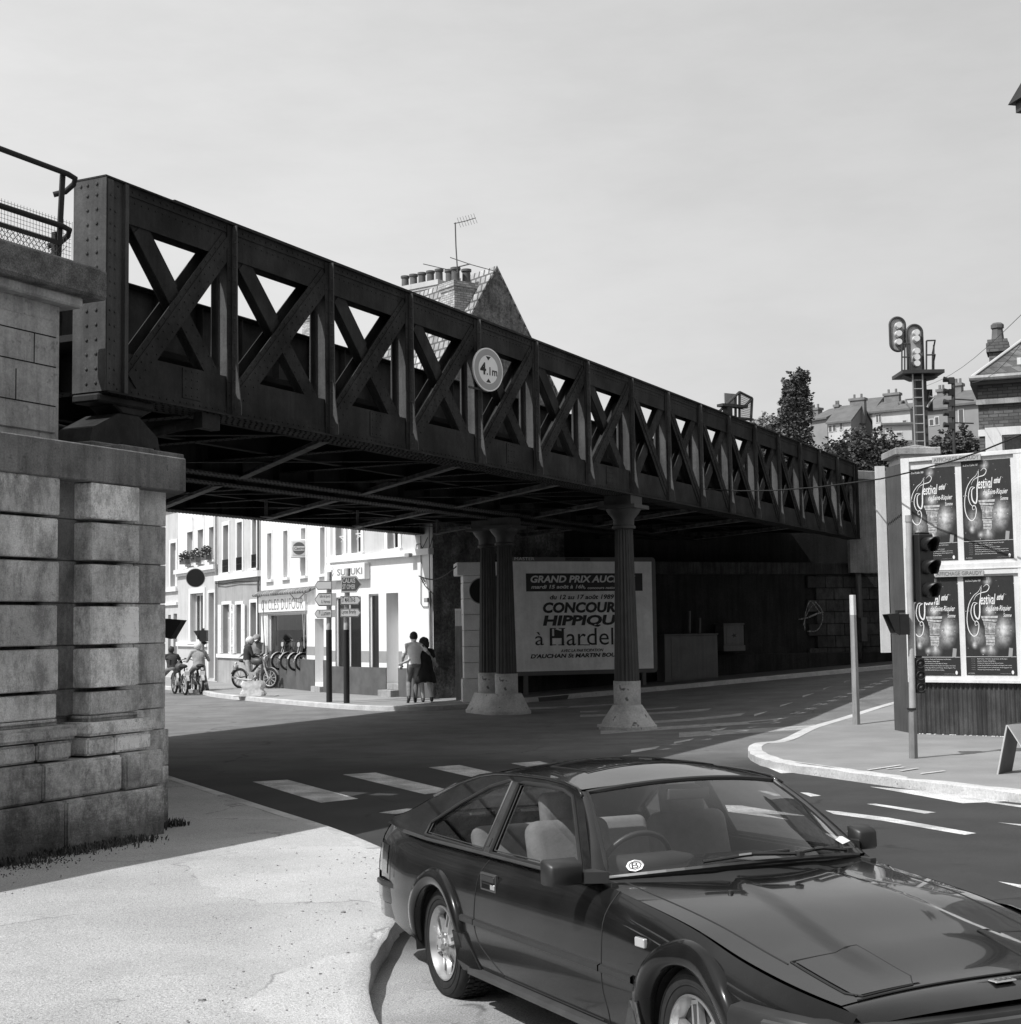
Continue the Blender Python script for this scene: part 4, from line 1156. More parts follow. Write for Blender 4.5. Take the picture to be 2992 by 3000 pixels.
# little tiled canopy
mb = MB(); n = 46
za = F2.px(*Q3(780, 800))[1]
for i in range(n):
    x = .0 + (sx1 + .9) * i / n; mb.tube([(x, .0, sz1 + .20), (x, -.32, sz1 + .05)], .05, 6)
mb.build('tiled_canopy', m_tile, t2)
mb = MB()
for q in (((1045, 795), (1080, 835), (1120, 840), (1160, 800), (1180, 780)),):
    mb.tube([fp(F2, Q3(*p), -.2) for p in q], .015, 5)
tag(mb.build('hanging_chain', m_darkgrey, None, M=F2.M), 'slack string of small lamps looped under the cycle shop canopy', 'garland')
# castrol sign: round disc emblem on a square lit box hung out over the pavement
cs = thing('oil_sign', 'square illuminated oil sign on a tall bracket reading Castrol', 'sign')
CF = Frame(*px_y(*Q3(1048, 430), 49.6).xy, 1, .06)
a, b, c, d = CF.rect(*Q3(1050, 358), *Q3(1192, 508))
cs.matrix_world = CF.M
mb = MB(); mb.box(a, b, 0, .22, c, d); mb.build('case', m_trim, cs, bevel=.03)
mb = MB(); mb.box(a + .08, b - .08, -.012, -.0005, c + .08, d - .08); mb.build('face', mat('sign_face', .55, .3, 0), cs)
cx, cz, rr = (a + b) / 2, (c + d) / 2, (b - a) * .36
def disc(mb, cx, cz, rx, y, a0=0, a1=2 * math.pi, n=40, rz=None, inner=0., mi=0):
    rz = rz or rx; vs = []; k = 0
    for i in range(n + 1):
        t = a0 + (a1 - a0) * i / n
        vs += [(cx + inner * rx * math.cos(t), y, cz + inner * rz * math.sin(t)), (cx + rx * math.cos(t), y, cz + rz * math.sin(t))]
    mb.add(vs, [(2 * i, 2 * i + 1, 2 * i + 3, 2 * i + 2) for i in range(n)], mi); return mb
mdk = mat('sign_green', .10, .4, 0)
mb = MB(); disc(mb, cx, cz, rr, -.016, R(20), R(160)); disc(mb, cx, cz, rr, -.016, R(200), R(340)); disc(mb, cx, cz, rr, -.0165, R(130), R(235), inner=.82)
mb.build('disc', mdk, cs, fixn=False)
mb = MB(); mb.box(cx - rr * .88, cx + rr * 1.1, -.020, -.0175, cz - rr * .34, cz + rr * .36); mb.build('name_panel', MATS['sign_face'], cs)
text('Castrol', cx - rr * .75, cx + rr * 1.02, cz - rr * .22, cz + rr * .28, -.023, mdk, cs, shear=.3, bold=.03)
mb = MB(); q = CF.px(*Q3(1218, 415), .1); q2 = CF.px(*Q3(1212, 735), .1); mb.bar((b, .1, q[1]), (q[0], .1, q[1]), .06, .06); mb.bar((q[0], .1, q[1]), (q2[0], .1, q2[1]), .16, .06); mb.build('bracket', m_grey, cs)
# two pale posts leaning in front of the window
awn = thing('awning_rods', 'thin pale awning rods folded against the cycle shop front', 'awning rods', F2.M)
for q in ((832, 865, 838, 1215), (1150, 950, 1165, 1240), (1172, 945, 1160, 1225), (822, 960, 845, 1220)):
    mb = MB(); mb.bar(fp(F2, Q3(q[0], q[1]), -.12), fp(F2, Q3(q[2], q[3]), -.10), .025, .025); mb.build('rod', m_grey, awn)

# --- rendered house ------------------------------------------------------------------------------
E3 = Vector((-11.8, 58.9))
t3, F3, L3 = house('terraced_house', 'grey rendered terraced house with white shutters next to the cycle shop', E3.x, E3.y, E2.x, E2.y, 8.0, 6, 2.8, roofm=m_slate)
up = [r3(512, 245, 556, 628, F3), r3(624, 220, 666, 612, F3), r3(748, 200, 782, 592, F3)]
lo = [r3(508, 885, 574, 1283, F3), r3(617, 885, 668, 1283, F3), r3(733, 870, 782, 1500, F3)]
zl = F3.px(*Q3(620, 655))[1]
mb = wall_with_holes(0, L3, zl, 8.0, up); mb.build('upper_wall', m_wlight, t3, fixn=False)
mb = wall_with_holes(0, L3, .1, zl, lo); mb.build('lower_wall', m_wgrey, t3, fixn=False)
mb = MB(); mb.box(0, L3, -.14, .02, zl - .12, zl + .10); mb.build('string_course', m_trim, t3)
z0 = F3.px(*Q3(560, 1318))[1]; z1 = F3.px(*Q3(560, 1288))[1]
mb = MB(); mb.box(0, lo[2][0] - .1, -.08, -.001, z0, z1); mb.build('sill_band', m_trim, t3)
for h in up:
    surround(h, t3, .15); window(h, t3, bars=(1, 1))
    mb = MB(); a, b, c, d = h
    for i in range(9): x = a + (b - a) * i / 8; mb.bar((x, -.05, c), (x, -.05, c + .5), .02, .02)
    for z in (c + .05, c + .25, c + .5): mb.bar((a, -.05, z), (b, -.05, z), .025, .025)
    mb.build('balcony_rail', m_blackmatt, t3)
for h in lo[:2]:
    surround(h, t3, .12, sill=False); window(h, t3, bars=(1, 1)); a, b, c, d = h
    for x0, x1 in ((a - .46, a - .03), (b + .03, b + .46)):
        mb = MB(); mb.box(x0, x1, -.085, -.045, c, d); 
        for z in (c + .3, (c + d) / 2, d - .3): mb.box(x0 + .04, x1 - .04, -.095, -.0851, z - .04, z + .04)
        mb.build('shutter', m_trim, t3)
surround(lo[2], t3, .12, sill=False); a, b, c, d = lo[2]; mb = MB(); mb.box(a, b, .24, .28, c, d - .6); mb.box(a, b, .25, .27, d - .58, d); mb.build('door', m_wgrey, t3)
mb = MB(); mb.tube([(.06, -.08, .15), (.06, -.08, 7.8)], .045, 8); mb.build('downpipe', m_zinc, t3); mb = MB(); mb.tube([(L3 - .06, -.08, .15), (L3 - .06, -.08, 7.8)], .045, 8); mb.build('downpipe', m_darkgrey, t3)
mb = MB(); mb.tube([(.1, -.1, zl - .2), (1.2, -.1, zl - .26), (3, -.1, zl - .22), (L3, -.1, zl - .3)], .02, 5); mb.build('cable', m_blackmatt, t3)

# --- house with flower boxes ------------------------------------------------------------------------
E4 = Vector((-14.6, 64.3))
t4, F4, L4 = house('terraced_house', 'pale narrow house with flower boxes under its upper windows', E4.x, E4.y, E3.x, E3.y, 8.4, 6, 2.6, roofm=m_slate)
up = [r3(222, 215, 268, 560, F4), r3(308, 195, 352, 545, F4), r3(400, 172, 438, 525, F4)]
lo = [r3(250, 795, 356, 1188, F4), r3(395, 790, 441, 1485, F4)]
zl = F4.px(*Q3(310, 600))[1]
mb = wall_with_holes(0, L4, zl, 8.4, up); mb.build('upper_wall', m_wwhite, t4, fixn=False)
mb = wall_with_holes(0, L4, .1, zl, lo, .5); mb.build('lower_wall', m_wlight, t4, fixn=False)
mb = MB(); mb.box(-.05, L4 + .05, -.20, .02, zl - .1, zl + .08); mb.box(0, L4, -.10, .01, zl - .2, zl - .101); mb.build('cornice', m_trim, t4)
for h in up:
    surround(h, t4, .12); window(h, t4, bars=(1, 0), curtain=False)
    a, b, c, d = h
    mb = MB(); mb.box(a - .02, b + .02, -.06, .0, d - .45, d + .05); disc(mb, (a + b) / 2, d + .05, (b - a) / 2 + .02, -.061, 0, math.pi, 14, rz=.25); mb.build('blind_box', m_trim, t4)
surround(lo[0], t4, .22, .06); window(lo[0], t4, bars=(2, 0), fw=.09, curtain=True)
a, b, c, d = lo[1]; surround(lo[1], t4, .1, .04, sill=False); mb = MB(); mb.box(a, b, .4, .44, c, d); mb.build('door', m_wgrey, t4)
z0 = F4.px(*Q3(270, 1225))[1]; z1 = F4.px(*Q3(270, 1190))[1]; mb = MB(); mb.box(0, lo[1][0] - .1, -.10, -.001, z0, z1); mb.build('sill_band', m_trim, t4)
def leafball(mb, c, rx, ry, rz, n, size, seed=0):
    rnd = random.Random(seed)
    for i in range(n):
        while 1:
            q = Vector((rnd.uniform(-1, 1), rnd.uniform(-1, 1), rnd.uniform(-1, 1)))
            if q.length < 1: break
        q = Vector((q.x * rx, q.y * ry, q.z * rz)) + Vector(c)
        a = rnd.uniform(0, 6.28); bb = rnd.uniform(-1.2, 1.2); s = size * rnd.uniform(.6, 1.4)
        u = Vector((math.cos(a), math.sin(a), 0)) * s; w = Vector((-math.sin(a) * math.sin(bb), math.cos(a) * math.sin(bb), math.cos(bb))) * s * .7
        mb.add([q - u, q - w * .8, q + u, q + w], [(0, 1, 2, 3)])
m_leafd = mat('dark_foliage', .045, .7, .5, 3, spec=.3)
for i, h in enumerate(up):
    a, b, c, d = h
    fb = thing('flower_box', ('flower box under the leftmost upper window of the pale house', 'flower box under the middle upper window of the pale house', 'flower box under the rightmost upper window of the pale house')[i], 'flower box', F4.M, 'flower boxes on the pale house')
    mb = MB(); mb.box(a - .02, b + .02, -.36, -.13, c + .0, c + .2); mb.build('box', m_darkgrey, fb)
    mb = MB(); leafball(mb, ((a + b) / 2, -.26, c + .3), (b - a) / 2 + .12, .2, .28, 260, .05, i); mb.build('flowers', m_leafd, fb, fixn=False)

# --- last house of the row --------------------------------------------------------------------------
t5, F5, L5 = house('terraced_house', 'last light rendered house of the row, just right of the abutment corner', -20.5, 74.6, E4.x, E4.y, 8.0, 6, 2.4, roofm=m_slate)
up = [r3(85, 388, 130, 742, F5)]; lo = [r3(62, 970, 84, 1300, F5), r3(105, 960, 134, 1420, F5)]
mb = wall_with_holes(0, L5, .1, 8.0, up + lo); mb.build('front_wall', m_wlight, t5, fixn=False)
for h in up: surround(h, t5, .15); window(h, t5, bars=(1, 1))
for h in lo: window(h, t5, bars=(0, 1), curtain=False)
zl = F5.px(*Q3(110, 880))[1]; mb = MB(); mb.box(0, L5, -.1, .01, zl - .06, zl + .06); mb.build('string_course', m_trim, t5)
z7 = F5.px(*Q3(110, 770))[1]; mb = MB(); mb.box(0, L5, -.12, .01, z7 - .06, z7 + .06); mb.build('string_course', m_trim, t5)
# opposite side of that street, closing the view
t6, F6, L6 = house('terraced_house', 'plain pale house closing the far end of the street', -36, 86, -18.5, 92, 8.5, 7, 3, roofm=m_slate)
mb = wall_with_holes(0, L6, .0, 8.5, [(2, 3, 1, 3), (5, 6, 1, 3), (8, 9, 1, 3), (11, 12, 1, 3), (14, 15, 1, 3)]); mb.build('front_wall', m_wgrey, t6, fixn=False)
for x in (2, 5, 8, 11, 14): window((x, x + 1, 1, 3), t6, curtain=False)

# roofs that show behind the truss: long plastered stack and brick stack
th, Fh, Lh = house('rear_house', 'house behind the corner shop with a long plastered chimney stack of five pots', -7.5, 52.5, -2.5, 48.8, 9.4, 6, 3.3, roofm=m_tile)
z = 2.2 + (1837 - 835) * 50.5 / 4300
cpx = Fh.px(1237, 840, 1.5)
chimney(th, (cpx[0], 1.5), 1.9, .6, 9.5, Fh.px(1237, 836, 1.5)[1] - .0, [(-.78 + .39 * i, 0) for i in range(5)], m_wlight, cap=.08)
th2, Fh2, Lh2 = house('rear_house', 'low roofed house behind the cycle shop with a small brick chimney', -14, 66, -7.5, 60, 9.0, 6, 3.2, roofm=m_tile)
cpx = Fh2.px(925, 960, 1.5); chimney(th2, (cpx[0], 1.5), 1.0, .7, 9.5, Fh2.px(925, 925, 1.5)[1], [(-.25, 0), (.2, 0)], m_chbrick)

# --- stone pier, gate and dark yard wall right of the corner shop --------------------------------------
gp = G(1368, 2058, .12)
GF = Frame(gp.x - .45, gp.y + .2, 1, .12)
gt = thing('gate_pier', 'white banded stone gate pier behind the paired columns', 'gate pier', GF.M)
zc0 = GF.px(1365, 1450 + 650 / 2.76)[1]; zc1 = GF.px(1365, 1450 + 545 / 2.76)[1]
a0 = GF.px(1450 / 1, 1800)[0]
x0 = GF.px(900 + 1265 / 2.76, 1850)[0]; x1 = x0 + .9
it = []; z = .75; k = 0
while z < zc0 - .05:
    it.append((x0, x1, 0, .8, z, min(z + .44, zc0))); z += .44
it.append((x0 - .05, x1 + .05, -.05, .85, -.05, .75)); 
m_pier = mat('pale_gate_stone', .62, .85, .1, 3, .3, 20, fine=.1)
o = blocks('shaft', it, m_pier, gt, .012, .01)
mb = MB(); mb.box(x0 - .18, x1 + .18, -.18, .98, zc0 + .001, zc1); mb.build('cap', m_pier, gt, bevel=.02)
YF = Frame(C1.x + .03, C1.y + .05, .8, .62)
g2 = thing('yard_gate', 'grey sheet metal gate with a wrought top between dark wall and gate pier', 'gate', GF.M)
gx0 = GF.px(900 + 1200 / 2.76, 1900, .5)[0]
zt_ = GF.px(1340, 1450 + 1060 / 2.76, .5)[1]
mb = MB(); mb.box(gx0, x0, .5, .55, .15, zt_); mb.build('leaf', m_wmid, g2)
mb = MB(); mb.bar((gx0, .52, zt_ + .45), (x0, .52, zt_ + .45), .06, .05)
for i in range(5): x = gx0 + (x0 - gx0) * (i + .5) / 5; mb.bar((x, .52, zt_), (x, .52, zt_ + .45), .03, .03)
mb.build('top_rail', m_trim, g2)
# cable from shop to gate pier
mb = MB(); A_ = Vector(F1.w(F1.px(*Q4(905, 655), -.04)[0], -.04, F1.px(*Q4(905, 655), -.04)[1])); B_ = GF.w(x0 - .18, -.1, zc0 + .25)
mb.tube([A_.lerp(B_, i / 10) + Vector((0, 0, -.22 * math.sin(math.pi * i / 10))) for i in range(11)], .018, 5)
tag(mb.build('loose_cable', m_blackmatt), 'single cable sagging from the white shop to the gate pier', 'cable')
# ================================================================== right side: hoarding, traffic lights, pole, A-board
m_corr = mat('rusty_corrugated_iron', .055, .7, .4, 2, .2, 25, streak=.6, fine=.25)
m_corr2 = mat('painted_corrugated_iron', .07, .6, .15, 1.5, .1, 20, streak=.15)
m_hwhite = mat('weathered_white_board', .66, .7, .08, 2, .1, 20, streak=.12, fine=.05)
HC = (7.30, 27.0)
HF = Frame(HC[0], HC[1], .80, -.60)
hd = thing('hoarding', 'corrugated iron corner hoarding with white framed panels for four posters', 'hoarding', HF.M)
def corrugated(x0, x1, z0, z1, y, pitch=.085, amp=.014):
    mb = MB(); n = int((x1 - x0) / pitch * 6); vs = []
    for i in range(n + 1):
        x = x0 + (x1 - x0) * i / n; yy = y + amp * math.cos(2 * math.pi * (x - x0) / pitch)
        zb_ = z0 + (.02 * noise.noise(Vector((x * 9, 0, 0))))
        vs += [(x, yy, zb_), (x, yy, z1)]
    return mb.add(vs, [(2 * i, 2 * i + 2, 2 * i + 3, 2 * i + 1) for i in range(n)])
def h_(px, py, d=0.): return HF.px(px, py, d)
HW = 3.6
zb = h_(2800, 2006)[1]; zb2 = h_(2660, 1992)[1]
corrugated(0, HW, .0, zb2 + .05, .03, .085, .016).build('lower_sheeting', m_corr, hd, smooth=True, fixn=False)
# white frame: outer borders and the boards behind
ztop = h_(2645, 1357)[1]
f1 = h_(2720, 1362); 
upper = [h_(2665, 1520)[0], h_(2805, 1520)[0], h_(2821, 1520)[0], h_(2972, 1500)[0]]
u0z = (h_(2665 + 70, 1372)[1], h_(2740, 1641)[1])
zu1 = h_(2900, 1345)[1]; zu0 = h_(2900, 1640)[1]
zl1 = h_(2910, 1690)[1]; zl0 = h_(2910, 1982)[1]
mb = MB(); mb.box(-.02, HW, .0, .028, zb2, ztop + .05); mb.build('backing_board', m_hwhite, hd)
fr = MB()
fr.box(-.06, .10, -.05, -.001, zb2 - .04, ztop + .08); fr.box(.101, HW, -.05, -.001, zu1 + .06, ztop + .08); fr.box(.101, HW, -.05, -.001, zb2 - .04, zl0 - .06)
fr.box(.101, HW, -.045, -.001, zl1 + .05, zu0 - .05); fr.box(.101, HW, -.06, -.046, (zl1 + zu0) / 2 - .01, (zl1 + zu0) / 2 + .015)
x2 = h_(2978, 1500)[0]; fr.box(x2, x2 + .16, -.05, -.0012, zb2, ztop)
fr.build('frame', m_hwhite, hd, bevel=.004)
# side sheeting and the white edge of the end board
SF = Frame(HC[0], HC[1], .09, -1.0)
sd = Vector((-.09, 1.0)).normalized()
mbs = corrugated(-1.02, 0, .0, ztop + .02, 0.0, .085, .012)
o = mbs.build('side_sheeting', m_corr2, None, M=SF.M, smooth=True, fixn=False); o.parent = hd; o.matrix_parent_inverse = hd.matrix_world.inverted()
q = Vector((HC[0], HC[1])) + sd * 1.03
mb = MB(); zt_, zb_ = px_y(2578, 1366, q.y).z, px_y(2596, 1912, q.y).z
mb.box(-.20, -.02, -.03, .03, zb_, zt_)
o = mb.build('end_board', m_hwhite, None, M=Matrix.Translation((q.x, q.y, 0))); o.parent = hd; o.matrix_parent_inverse = hd.matrix_world.inverted()

# poster material: night sky, soft glows and stars
def poster_mat():
    m, nt, b = newmat('festival_poster'); b.inputs['Roughness'].default_value = .45
    tc = _n(nt, 'ShaderNodeTexCoord').outputs['Object']
    total = None
    def blob(x, z, r, s, p=2.0):
        nonlocal total
        sub = _n(nt, 'ShaderNodeVectorMath', operation='SUBTRACT'); nt.links.new(tc, sub.inputs[0]); sub.inputs[1].default_value = (x, 0, z)
        sc_ = _n(nt, 'ShaderNodeVectorMath', operation='MULTIPLY'); nt.links.new(sub.outputs[0], sc_.inputs[0]); sc_.inputs[1].default_value = (1, 0, 1)
        ln = _n(nt, 'ShaderNodeVectorMath', operation='LENGTH'); nt.links.new(sc_.outputs[0], ln.inputs[0])
        v = _math(nt, 'POWER', _math(nt, 'SUBTRACT', 1.0, _math(nt, 'DIVIDE', ln.outputs['Value'], r), clamp=True), p)
        v = _math(nt, 'MULTIPLY', v, s)
        total = v if total is None else _math(nt, 'ADD', total, v)
    for a in ((.60, 1.20, .22, .5), (.92, .88, .30, .42, 1.3), (.27, .72, .26, .36, 1.4), (.60, .50, .22, .45), (.58, 1.76, .14, .5), (.22, .56, .10, .5), (.42, .46, .10, .4), (.88, .72, .26, .25, 1.2)): blob(*a)
    cloud = _math(nt, 'MULTIPLY', total, _ramp(nt, _noise(nt, tc, 6, 6, .7), .3, .7, .35, 1.5))
    vo = _n(nt, 'ShaderNodeTexVoronoi'); vo.inputs['Scale'].default_value = 17; nt.links.new(tc, vo.inputs['Vector'])
    st = _ramp(nt, vo.outputs['Distance'], .17, .05, 0, .95)
    sel = _ramp(nt, _noise(nt, tc, 7, 2), .52, .60, 0, 1)
    val = _math(nt, 'ADD', _math(nt, 'ADD', cloud, _math(nt, 'MULTIPLY', st, sel)), .022, clamp=True)
    setcol(nt, b, val)
    bn = _n(nt, 'ShaderNodeBump'); bn.inputs['Strength'].default_value = .6; bn.inputs['Distance'].default_value = .02
    nt.links.new(_noise(nt, _scaled(nt, tc, 1, 1, .35), 5, 5, .7), bn.inputs['Height']); nt.links.new(bn.outputs[0], b.inputs['Normal'])
    return m
m_poster = poster_mat()
m_pw = mat('poster_white_ink', .72, .5, 0)
m_pg = mat('poster_grey_ink', .28, .5, 0); m_pcap = mat('poster_capital_ink', .40, .5, .45, 14)
PW, PH = 1.2, 1.85
def poster(label, a, z0, w, h):
    """poster sheet, own coordinates 0..PW, 0..PH"""
    M = HF.M @ Matrix.Translation((a, -.006, z0)) @ Matrix.Diagonal((w / PW, 1, h / PH, 1))
    t = thing('festival_poster', label, 'poster', M, 'festival posters on the hoarding')
    mb = MB(); mb.add([(0, 0, 0), (PW, 0, 0), (PW, 0, PH), (0, 0, PH)], [(0, 1, 2, 3)]); mb.build('sheet', m_poster, t, fixn=False)
    y = -.004
    text('du 20 au 29 juillet 1989', .05, .42, PH - .105, PH - .055, y, m_pw, t, shear=.25)
    text('estival', .40, .76, PH - .53, PH - .33, y, m_pw, t, shear=.25, bold=.012)
    text('estival', .79, .97, PH - .45, PH - .33, y, m_pw, t, shear=.9, bold=.02)
    text('de Saint-Riquier', .52, 1.12, PH - .68, PH - .55, y, m_pw, t, shear=.25, bold=.008)
    text('Somme', .93, 1.12, PH - .77, PH - .70, y, m_pw, t, shear=.25, bold=.008)
    mb = MB()                                                                # the big swash F
    def sw(pts, r):
        L_ = smooth_line(pts, 6)
        rr = [r * (.25 + .75 * math.sin(math.pi * i / (len(L_) - 1))) for i in range(len(L_))]
        for i in range(len(L_) - 1):
            p, q_ = L_[i], L_[i + 1]
            mb.bar((p.x, y, p.y), (q_.x, y, q_.y), 2 * rr[i], .002, (0, 1, 0))
    sw([(.44, PH - .17), (.36, PH - .28), (.24, PH - .36), (.12, PH - .52), (.06, PH - .78), (.09, PH - 1.0), (.2, PH - 1.12), (.3, PH - 1.07), (.34, PH - .92), (.3, PH - .84), (.25, PH - .86), (.26, PH - .92), (.31, PH - .9)], .010)
    sw([(.24, PH - .45), (.3, PH - .36), (.42, PH - .31), (.56, PH - .28), (.62, PH - .2), (.56, PH - .15), (.48, PH - .2)], .008)
    sw([(.43, PH - .20), (.40, PH - .4), (.38, PH - .5), (.37, PH - .7), (.33, PH - .8), (.25, PH - .72), (.25, PH - .55), (.33, PH - .5)], .016)
    sw([(.33, PH - .5), (.22, PH - .5), (.16, PH - .66), (.2, PH - .8), (.27, PH - .86)], .009)
    mb.build('swash_letter', m_pw, t)
    mb = MB()                                                                # floating column capital
    cx = .60
    def slab(z, w0, w1, hh, dy=0.): mb.prism([(cx - w0, z), (cx + w0, z + dy), (cx + w1, z + hh + dy), (cx - w1, z + hh)], -.0042, -.0022)
    slab(1.06, .19, .20, .045); slab(1.01, .155, .185, .045, -.02); slab(.88, .12, .155, .125, -.03); slab(.76, .115, .12, .11); slab(.72, .125, .125, .03); slab(.56, .10, .11, .155)
    mb.build('column_capital', m_pcap, t)
    mb = MB()
    for i in range(13):
        x = cx - .13 + .0215 * i; mb.bar((x, -.0046, .89 + .015 * (i % 3)), (x + .012, -.0046, .985), .007, .001); mb.bar((x * .8 + .12, -.0046, .775), (x * .8 + .12, -.0046, .86 - .012 * (i % 2)), .006, .001)
    mb.bar((cx - .19, -.0046, 1.06), (cx + .19, -.0046, 1.045), .008, .001); mb.bar((cx - .17, -.0046, 1.012), (cx + .17, -.0046, .99), .007, .001); mb.bar((cx - .12, -.0046, .75), (cx + .12, -.0046, .75), .010, .001)
    mb.bar((cx - .1, -.0046, .66), (cx + .1, -.0046, .66), .008, .001); mb.bar((cx - .1, -.0046, .61), (cx + .1, -.0046, .61), .008, .001)
    mb.build('capital_carving', MATS['printing_ink'], t)
    mb = MB(); mb.box(0, PW, -.0035, -.0005, 0.0, .34); mb.build('programme_panel', m_ink, t); mb = MB(); mb.box(0, PW, -.005, -.001, .34, .346); mb.build('rule', m_pw, t)
    for i, s_ in enumerate(('Betty Psalter, Orchestre Symphonique de Boulogne', 'Quatuor Enesco, Michel Bero', 'Orchestre de Chambre et Choeur Bach de Cologne', 'Solistes Romans Orchestre de Chambre de Pologne et de la Suisse', 'A Sei Voci, Jean Pierre, Le Printemps, Anton Agopian Trio', 'Orchestre Bach de Germanicum de Leipzig')):
        z = .29 - i * .04
        text(s_, .27, (.98, .70, .88, 1.08, 1.08, .80)[i], z, z + .022, y - .001, m_pw, t)
        text('le 2' + str(i) + ' juil.', .13, .22, z, z + .020, y - .001, m_pg, t)
    text('A.3366', .04, .20, .02, .045, y - .001, m_pg, t, bold=.03); text('conseil general de la somme', .80, 1.06, .02, .04, y - .001, m_pg, t)
    mb = MB(); disc(mb, 1.10, .055, .028, -.0055, rz=.036); mb.build('seal', m_pw, t, fixn=False)
    mb = MB(); mb.prism([(1.01, .35), (1.10, .33), (1.125, .50), (1.035, .51)], -.0065, -.0045); mb.build('stamp', m_pg, t)
    return t
def pr_(x0, y0, x1, y1):
    a = h_(x0, (y0 + y1) / 2)[0]; b_ = h_(x1, (y0 + y1) / 2)[0]; xm = (x0 + x1) / 2
    z1_ = h_(xm, y0)[1]; z0_ = h_(xm, y1)[1]; return a, z0_, b_ - a, z1_ - z0_
# px rectangles measured on the photo at the middle of each sheet
poster('upper left festival poster, its lower half behind the traffic light heads', *pr_(2662, 1371, 2803, 1643))
poster('upper right festival poster, fully visible above the printed label strip', *pr_(2821, 1347, 2966, 1638))
poster('lower left festival poster, mostly behind the traffic light pole', *pr_(2668, 1690, 2811, 1979))
poster('lower right festival poster, at the foot of the hoarding', *pr_(2828, 1688, 2976, 1978))
m_lbl = mat('label_grey', .36, .5, .05); m_lblt = mat('label_ink', .12, .5, 0)
for lab, (x0, y0, x1, y1), M_ in (('tilted bill poster name strip along the top edge of the hoarding', (2735, 1335, 2877, 1353), 0), ('bill poster name strip between the upper and lower posters', (2743, 1671, 2886, 1689), 0)):
    a = h_(x0, (y0 + y1) / 2)[0]; b_ = h_(x1, (y0 + y1) / 2)[0]; xm = (x0 + x1) / 2; zz1 = h_(xm, y0)[1]; zz0 = h_(xm, y1)[1]
    t = thing('name_strip', lab, 'label', HF.M)
    mb = MB(); mb.box(a, b_, -.068, -.0615, zz0, zz1); mb.build('strip', m_lbl, t)
    text('AFFICHAGE GIRAUDY', a + .03, b_ - .03, zz0 + (zz1 - zz0) * .18, zz1 - (zz1 - zz0) * .18, -.071, m_lblt, t, bold=.01)

# white pier with a coping slab standing behind the hoarding
wf = Frame(*px_y(2690, 1400, 31.5).xy, 1, .0)
wp_ = thing('gate_pier', 'white gate pier with projecting coping slab rising behind the hoarding', 'gate pier', wf.M)
a = wf.px(2640, 1400)[0]; b_ = wf.px(2735, 1400)[0]; z1_ = wf.px(2690, 1333)[1]; z2_ = wf.px(2690, 1312)[1]
mb = MB(); mb.box(a, b_, 0, .95, 0, z1_); mb.build('shaft', m_hwhite, wp_); mb = MB(); mb.box(a - .13, b_ + .15, -.13, 1.1, z1_ + .001, z2_); mb.prism([(a - .05, z2_ + .001), (b_ + .07, z2_ + .001), ((a + b_) / 2, z2_ + .07)], .0, .95); mb.build('coping', m_conc, wp_, bevel=.015)

# traffic light pole
m_tl = mat('signal_black', .014, .45, .15, 4)
m_pole = mat('signal_pole_paint', .40, .55, .15, 2.5, .05, 20, streak=.25)
m_polelow = mat('dirty_signal_pole', .22, .6, .2, 2.5, .05, 20, streak=.3)
b0 = G(2677, 2222, .12)
TF = Frame(b0.x, b0.y, 1, 0)
tl = thing('traffic_light', 'grey traffic light pole with three hooded signals and two smaller heads', 'traffic light', TF.M)
zg = b0.z; zt_ = TF.px(2664, 1529)[1]
def zt(py): return TF.px(2670, py)[1]
xl = TF.px(2664, 1560)[0]
mb = MB(); mb.cyl((0, 0, zg - .02), (xl * .22, 0, zt(2075)), .067, .062, 6); mb.build('base_section', m_polelow, tl)
mb = MB(); mb.cyl((xl * .22, 0, zt(2075)), (xl, 0, zt_), .050, .046, 20); mb.build('pole', m_pole, tl, autos=40)
mb = MB(); mb.cyl((xl, 0, zt_), (xl, 0, zt_ + .10), .055, .05, 14); mb.build('pole_cap', m_grey, tl)
mb = MB(); mb.lathe([(.07, zt(2080)), (.07, zt(2074))], n=16); mb.build('clamp', m_tl, tl)
def head(name, cx, cz, w, h, n, ang, vis, r, yoff=0.):
    """signal head: a box with n round lenses facing local -y turned by ang"""
    hM = Matrix.Translation((cx, yoff, cz)) @ Matrix.Rotation(ang, 4, 'Z')
    mb = MB(); mb.box(-w / 2, w / 2, 0, w * .6, -h / 2, h / 2); mb.box(-w * .35, w * .35, .02, w * .5, h / 2 + .001, h / 2 + .03)
    o = mb.build(name, m_tl, None, bevel=.02); o.parent = tl; o.matrix_local = hM
    for i in range(n):
        z = h / 2 - h / n * (i + .5)
        mb = MB(); mb.lathe([(r * .92, -.004), (r * .7, .0), (0, .004)][::-1], (0, -.012, z), 'y', 20); l = mb.build('lens', m_darkgrey, o, smooth=True)
        mb = MB(); m_ = 20; vs = []
        for k in range(m_ + 1):
            a_ = R(-50) + R(280) * k / m_
            for rr, y_ in ((r, 0), (r * 1.02, -vis * (1 if vis < .1 else .55 + .45 * math.sin(max(0, min(math.pi, a_)))))):
                vs.append((rr * math.cos(a_), y_, z + rr * math.sin(a_)))
        mb.add(vs, [(2 * k, 2 * k + 1, 2 * k + 3, 2 * k + 2) for k in range(m_)])
        v = mb.build('visor', m_tl, o, fixn=False, smooth=True)
        sm_ = v.modifiers.new('t', 'SOLIDIFY'); sm_.thickness = .006
        if vis < .1:
            mb = MB(); mb.tube([(r * math.cos(t_ * math.pi / 10), -.01, z + r * math.sin(t_ * math.pi / 10)) for t_ in range(20)], .008, 5, True); mb.build('lens_ring', m_darkgrey, o)
    return o
